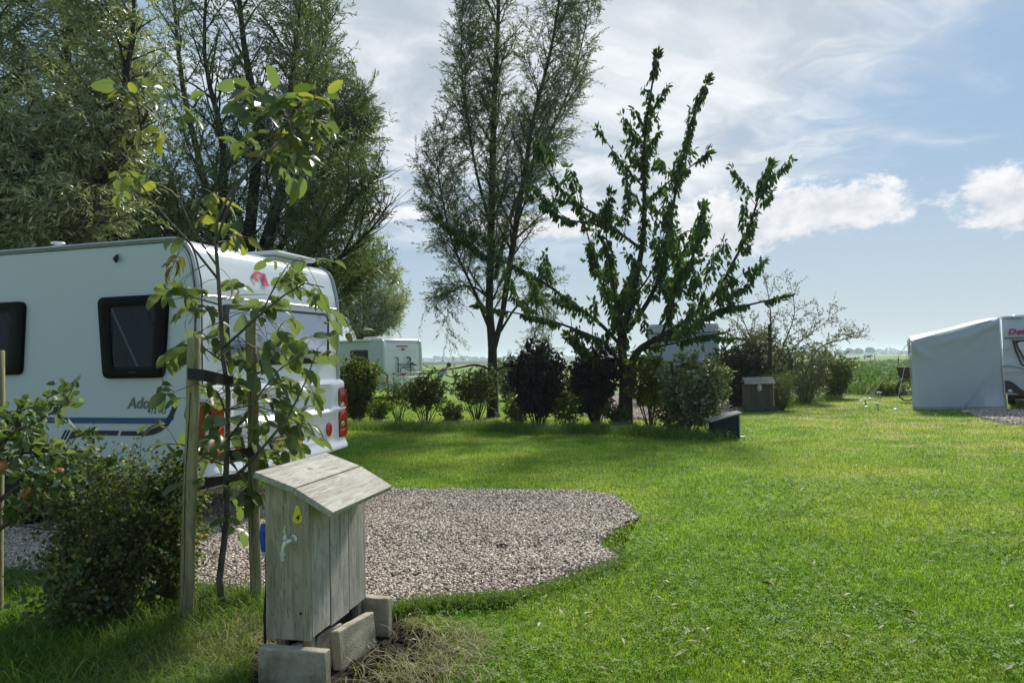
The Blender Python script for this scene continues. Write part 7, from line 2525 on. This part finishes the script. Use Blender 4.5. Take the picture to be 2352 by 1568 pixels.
# ================================================================== ditch edge, meadow and distance
tall_patch('ditch_weeds', gp((1925, 903), (1990, 904), (2060, 907), (2110, 909)), 1300, .35, .15, .5, .014, M['weed'],
           'tall reedy weeds along the ditch between lawn and meadow', 'weeds', .45, 4, maskf=lambda X, Y: ~inside(LAWN, X, Y))
tall_patch('ditch_weeds', gp((1600, 880), (1700, 885), (1900, 898)), 2500, .8, .3, .9, .02, M['weed'],
           'weeds behind the far shrubs where the lawn ends', 'weeds', .45, 4, maskf=lambda X, Y: ~inside(LAWN, X, Y))
shrub('ditch_shrub', 'low dark shrub on the ditch bank behind the garden lamps', gb(2030, 909), .40, .45, 14, (.08, .04), M['bush'], 90, group='low plants on the ditch bank', bare=.02, per_m=12, per=8)
shrub('ditch_shrub', 'low dark shrub on the ditch bank left of the bicycle wheel', gb(2064, 907), .32, .40, 12, (.08, .04), M['bush'], 91, group='low plants on the ditch bank', bare=.02, per_m=12, per=8)
tall_patch('long_grass', gp((780, 985), (900, 985), (1000, 990), (1130, 985), (1240, 995), (1370, 990), (1500, 1000), (1640, 1010)), 9000, .26, .10, .34, .010, M['tall'],
           'long grass growing under the hedge shrubs', 'grass', .8)
tall_patch('dry_grass', gp((780, 980), (900, 980), (1000, 985), (1130, 980), (1240, 990), (1370, 985), (1500, 995), (1640, 1005)), 3500, .3, .08, .34, .008, M['dry'],
           'dry grass stems mixed in at the foot of the hedge', 'dry grass', 1.0)
tall_patch('long_grass', gp((1830, 925), (1880, 920), (1905, 918)), 1500, .3, .10, .35, .012, M['tall'], 'small mound of long grass by the grey green arching shrub', 'grass', .8)
q = MB()
rr = random.Random(77)
for i in range(9):
    b_ = G(rr.uniform(1960, 2060), 904); h_ = rr.uniform(.7, 1.3); dx = rr.uniform(-.2, .2)
    q.tube([b_, b_ + Vector((dx * .4, 0, h_ * .5)), b_ + Vector((dx, 0, h_))], [.008, .006, .003], 4)
    for k in range(5):
        f = .5 + .1 * k; p_ = b_ + Vector((dx * f, 0, h_ * f)); s_ = rr.choice((-1, 1))
        q.tube([p_, p_ + Vector((s_ * .12, rr.uniform(-.05, .05), .1))], .004, 3)
tag(q.build('dock_stems', M['twig']), 'dry branching weed stems standing at the ditch edge', 'weeds', kind='stuff')

# meadow tussocks
X, Y = wedge_points(5200, 30, 170, -.30, .75)
k = ~inside(LAWN, X, Y) & (X > .30 * Y)
X, Y = X[k], Y[k]
V = []; F = []
me_i = []
n = len(X)
kk = 9
ang = RNG.random((n, kk)) * 6.28
sz = (.10 + .12 * RNG.random(n)) * (1 + Y / 120)
P0 = np.stack([X, Y, np.zeros(n)], 1)[:, None, :] + np.stack([np.cos(ang), np.sin(ang), 0 * ang], 2) * (sz * .7)[:, None, None]
tip = P0 + np.stack([np.cos(ang) * .4, np.sin(ang) * .4, .8 + 0 * ang], 2) * (sz * (.6 + .6 * RNG.random(n)))[:, None, None]
sd2 = np.stack([-np.sin(ang), np.cos(ang), 0 * ang], 2) * (sz * .16)[:, None, None]
sd2[:, :, 0] = np.abs(sd2[:, :, 0]) + .03
V = np.stack([P0 - sd2, P0 + sd2, tip], 2).reshape(-1, 3)
me = np_mesh('meadow_tussocks', V, np.arange(len(V)).reshape(-1, 3), np.repeat(RNG.random(n * kk), 3))
tag(link('meadow_tussocks', me, mats=M['tussock']), 'grass tussocks scattered over the wide green meadow', 'grass', kind='stuff')

# cows
def cow(label, px, py, Y0, rz, lying=False, mat='cow', s=1.0):
    x_ = P(px, py, Y0).x
    root_ = empty('cow', (x_, Y0, 0), rz, label=label, cat='cow', group='cows on the far meadow')
    h = .35 if lying else 1.0
    jo = [(-.15, 0, h), (.35, 0, h + .02), (.75, 0, h + .08), (1.05, 0, h + .22), (1.28, 0, h + .12), (1.46, 0, h - .05), (-.65, 0, h + .05), (-.95, 0, h + .12), (-1.05, 0, h - .1), (-1.08, .02, max(.1, h - .6))]
    ed = [(0, 1), (1, 2), (2, 3), (3, 4), (4, 5), (0, 6), (6, 7), (7, 8), (8, 9)]
    ra = [.36, .36, .30, .17, .14, .09, .34, .20, .04, .03]
    if not lying:
        for (x, y, x2) in ((.70, .18, .70), (.70, -.18, .74)):
            i = len(jo); jo += [(x, y, h - .25), (x, y, .48), (x2, y, .05)]; ed += [(2, i), (i, i + 1), (i + 1, i + 2)]; ra += [.12, .065, .05]
        for (x, y) in ((-.85, .18), (-.85, -.18)):
            i = len(jo); jo += [(x + .05, y, h - .25), (x - .08, y, .55), (x, y, .05)]; ed += [(6, i), (i, i + 1), (i + 1, i + 2)]; ra += [.15, .07, .05]
    b_ = skin_figure('body', jo, ed, ra, M[mat], root_, 1)
    q = MB()
    for s_ in (-1, 1): q.tube([(1.18, .10 * s_, h + .22), (1.14, .26 * s_, h + .2)], [.04, .02], 5)
    q.build('ears', M[mat], root_)
    root_.scale = (s, s, s)


cow('black and white cow, rightmost and largest of the herd', 1993, 815, 205, 0.0, False, 'cow')
cow('grey white cow just left of the rightmost cow', 1966, 815, 205, .3, True, 'cow')
cow('small dark lying calf left of the pale cow', 1950, 815, 200, .4, True, 'cow_black')
cow('pale lying cow partly hidden by the shrub twigs', 1933, 815, 210, math.pi, True, 'cow')
cow('dark cow at the left of the herd behind the twigs', 1910, 816, 205, .2, True, 'cow_black')
for i, (x, Y0, h_, lab) in enumerate(((2009, 200, 1.5, 'fence post on the meadow just right of the herd'), (2094, 180, 1.3, 'fence post on the meadow next to the awning poles'),
                                     (2063, 120, 1.0, 'leaning short post in the middle of the meadow'))):
    q = MB(); q.tube([(0, 0, -.1), (.02, 0, h_)], .09, 6); o = q.build('fence_post', M['bark_dark']); o.location = (P(x, 815, Y0).x, Y0, 0); tag(o, lab, 'post', 'posts on the meadow')


def far_crown(name, w, h, nblob, cards, size, seed):
    rg = np.random.default_rng(seed)
    cs = []
    for i in range(nblob):
        a = rg.random() * 6.28; r_ = rg.random() ** .5
        cs.append((math.cos(a) * r_ * w * .34, math.sin(a) * r_ * w * .25, h * (.40 + .38 * rg.random() * (1 - .5 * r_)), w * (.16 + .12 * rg.random())))
    cs = np.array(cs)
    i = rg.integers(0, nblob, cards)
    d = unit(rg.normal(0, 1, (cards, 3)))
    rr_ = cs[i, 3] * (.55 + .5 * rg.random(cards))
    p = cs[i, :3] + d * rr_[:, None] * np.array([1, 1, .9])
    p[:, 2] = np.maximum(p[:, 2], h * .06)
    a = unit(rg.normal(0, 1, (cards, 3))); b = unit(np.cross(a, rg.normal(0, 1, (cards, 3))))
    s = size * (.6 + .8 * rg.random(cards))[:, None]
    V = np.stack([p - a * s, p + b * s, p + a * s, p - b * s], 1).reshape(-1, 3)
    return np_mesh(name, V, np.arange(cards * 4).reshape(-1, 4), np.repeat(rg.random(cards), 4))


FM = [far_crown('crown', 15, 14, 26, 5200, .62, 1), far_crown('crown', 12, 15, 20, 4200, .6, 2), far_crown('crown', 26, 9, 30, 5200, .7, 3)]
def far_tree(label, px, Y0, s, k, group, hs=1.0):
    x_ = P(px, 812, Y0).x
    root_ = empty('far_tree', (x_, Y0, 0), 0, label=label, cat='tree', group=group)
    o = link('crown', FM[k], root_, M['far_leaf']); o.scale = (s, s, s * hs)
    q = MB(); q.tube([(0, 0, -.5), (0, 0, 5 * s * hs)], [.5 * s, .3 * s], 6); q.build('trunk', M['bark_dark'], root_)


GF = 'trees on the hazy horizon'
far_tree('big hazy tree at the right end of the far wood', 1998, 900, .86, 1, GF)
far_tree('big hazy tree in the far wood, left of the rightmost one', 1972, 930, .80, 0, GF)
far_tree('broad hazy tree in the far wood behind the herd', 1951, 960, .84, 0, GF)
far_tree('lower hazy tree at the left of the far wood', 1925, 990, .62, 0, GF)
far_tree('hazy tree seen between the crab apple twigs', 1895, 950, .6, 2, GF)
for i, x in enumerate((2012, 2026, 2036, 2044, 2053, 2062, 2071, 2080, 2088)):
    far_tree(['tiny hazy tree beside the rightmost big hazy tree', 'second tiny hazy tree right of the big hazy wood', 'tiny hazy tree in the row, just left of its middle gap', 'tiny hazy tree in the middle of the horizon row', 'tiny hazy tree above the nearer garden lamp group', 'tiny hazy tree just left of the awning guy lines', 'tiny hazy tree crossed by the awning guy lines', 'tiny hazy tree beside the awning poles', 'rightmost tiny hazy tree, between awning pole and wall'][i], x, 1250, .26 + .09 * ((i * 7) % 4) / 3, 1 if i % 2 else 0, 'row of tiny horizon trees')
far_tree('hazy wood seen between the two dark shrubs', 1420, 700, .75, 0, GF)
far_tree('hazy tree seen left of the crab apple tree', 1700, 800, .75, 1, GF)
far_tree('hazy tree behind the low shrubs near the crab apple', 1742, 820, .6, 0, GF)
# continuous wood along the horizon
rg = np.random.default_rng(5)
n = 26000
ang = rg.uniform(-.78, .78, n); Rr = 1500 + 60 * rg.random(n)
Hh = 5 + 6 * vnoise(ang * 60, ang * 0, 1.0, 31) + 5 * vnoise(ang * 200, ang * 0, 1.0, 32)
p = np.stack([np.tan(ang) * Rr, Rr, Hh * rg.random(n) ** .8], 1)
a = unit(rg.normal(0, 1, (n, 3))); b = unit(np.cross(a, rg.normal(0, 1, (n, 3)))); s = 1.7
V = np.stack([p - a * s, p + b * s, p + a * s, p - b * s], 1).reshape(-1, 3)
me = np_mesh('distant_wood', V, np.arange(n * 4).reshape(-1, 4), np.repeat(rg.random(n), 4))
tag(link('distant_wood', me, mats=M['far_leaf']), 'low wood running along the whole hazy horizon', 'wood', kind='stuff')
# low dyke left of the willow
q = MB()
q.prism([(-12, 0), (-3, 1.9), (3, 1.9), (12, 0)], 900, (-760, 420, -.1), (0, 1, 0), (0, 0, 1), (1, 0, 0))
tag(q.build('dyke', M['weed']), kind='structure')

# fallen leaves and petals
def flat_leaf(label, px, py, l, mat, rz, z=.02, grp='fallen leaves', curl=.4, tilt=.3):
    me = big_leaf('leaf', l, l * .55, curl, .5, M[mat], int(px), 6, .3)
    o = link('fallen_leaf', me)
    g_ = G(px, py); o.location = (g_.x, g_.y, z); o.rotation_euler = (tilt, .2, rz)
    tag(o, label, 'leaf', grp)


flat_leaf('reddish brown curled leaf on the gravel pad', 1168, 1262, .10, 'brown_leaf', 1.2, .03)
flat_leaf('brown leaf at the right tip of the gravel pad', 1448, 1206, .08, 'brown_leaf', 1.9, .03)
flat_leaf('greyish brown crumpled leaf on the lawn, right of centre', 1778, 1358, .085, 'tan_leaf', .6, .04)
flat_leaf('small yellow leaf on the near gravel beside the cabinet', 928, 1328, .05, 'yellow_leaf', 1.4, .035)
flat_leaf('yellow leaf on the lawn near the bottom', 1960, 1382, .05, 'yellow_leaf', 1.5, .045)
flat_leaf('straw coloured blade on the lawn at lower right', 2108, 1430, .09, 'tan_leaf', .5, .045)
flat_leaf('pale orange leaf on the lawn by the bottom centre', 1536, 1352, .05, 'apple', 1.3, .045)
rr = random.Random(5)
q = MB()
for i in range(420):
    x, y = rr.uniform(790, 2352), 950 + 600 * rr.random() ** 1.6
    g_ = G(x, y)
    if inside(PAD, np.array([g_.x]), np.array([g_.y]))[0] or not inside(LAWN, np.array([g_.x]), np.array([g_.y]))[0]: continue
    l = rr.uniform(.02, .045) * (1 + g_.y * .02); an = rr.uniform(0, 6.28); w = l * .25
    c_ = Vector((g_.x, g_.y, .03 + .001 * g_.y)); d_ = Vector((math.cos(an), math.sin(an), rr.uniform(-.1, .4))); s_ = Vector((-math.sin(an), math.cos(an), 0))
    q.add([c_ - d_ * l, c_ + s_ * w + Vector((0, 0, .006)), c_ + d_ * l, c_ - s_ * w + Vector((0, 0, .006))], [(0, 1, 2, 3)])
tag(q.build('fallen_willow_leaves', M['leaf_litter'] if 'leaf_litter' in M else M['tan_leaf_pale']), 'small pale willow leaves strewn over the lawn', 'fallen leaves', kind='stuff')

# ================================================================== haze
hz = MB(); hz.box(-3700, 3700, -310, 3700, -1.2, 26)
haze_mat = bpy.data.materials.new('haze_air')
haze_mat.use_nodes = True
ht = NT(haze_mat.node_tree); ht.n.clear()
ho = ht.new('ShaderNodeOutputMaterial'); pv = ht.new('ShaderNodeVolumePrincipled')
pv.inputs['Color'].default_value = (0.74, 0.87, 1.0, 1)
pv.inputs['Density'].default_value = 0.0004
pv.inputs['Anisotropy'].default_value = 0.3
ht.l.new(pv.outputs[0], ho.inputs['Volume'])
tag(hz.build('haze', haze_mat), kind='stuff')
SC.cycles.volume_bounces = 1
SC.cycles.max_bounces = 8
SC.cycles.transparent_max_bounces = 12
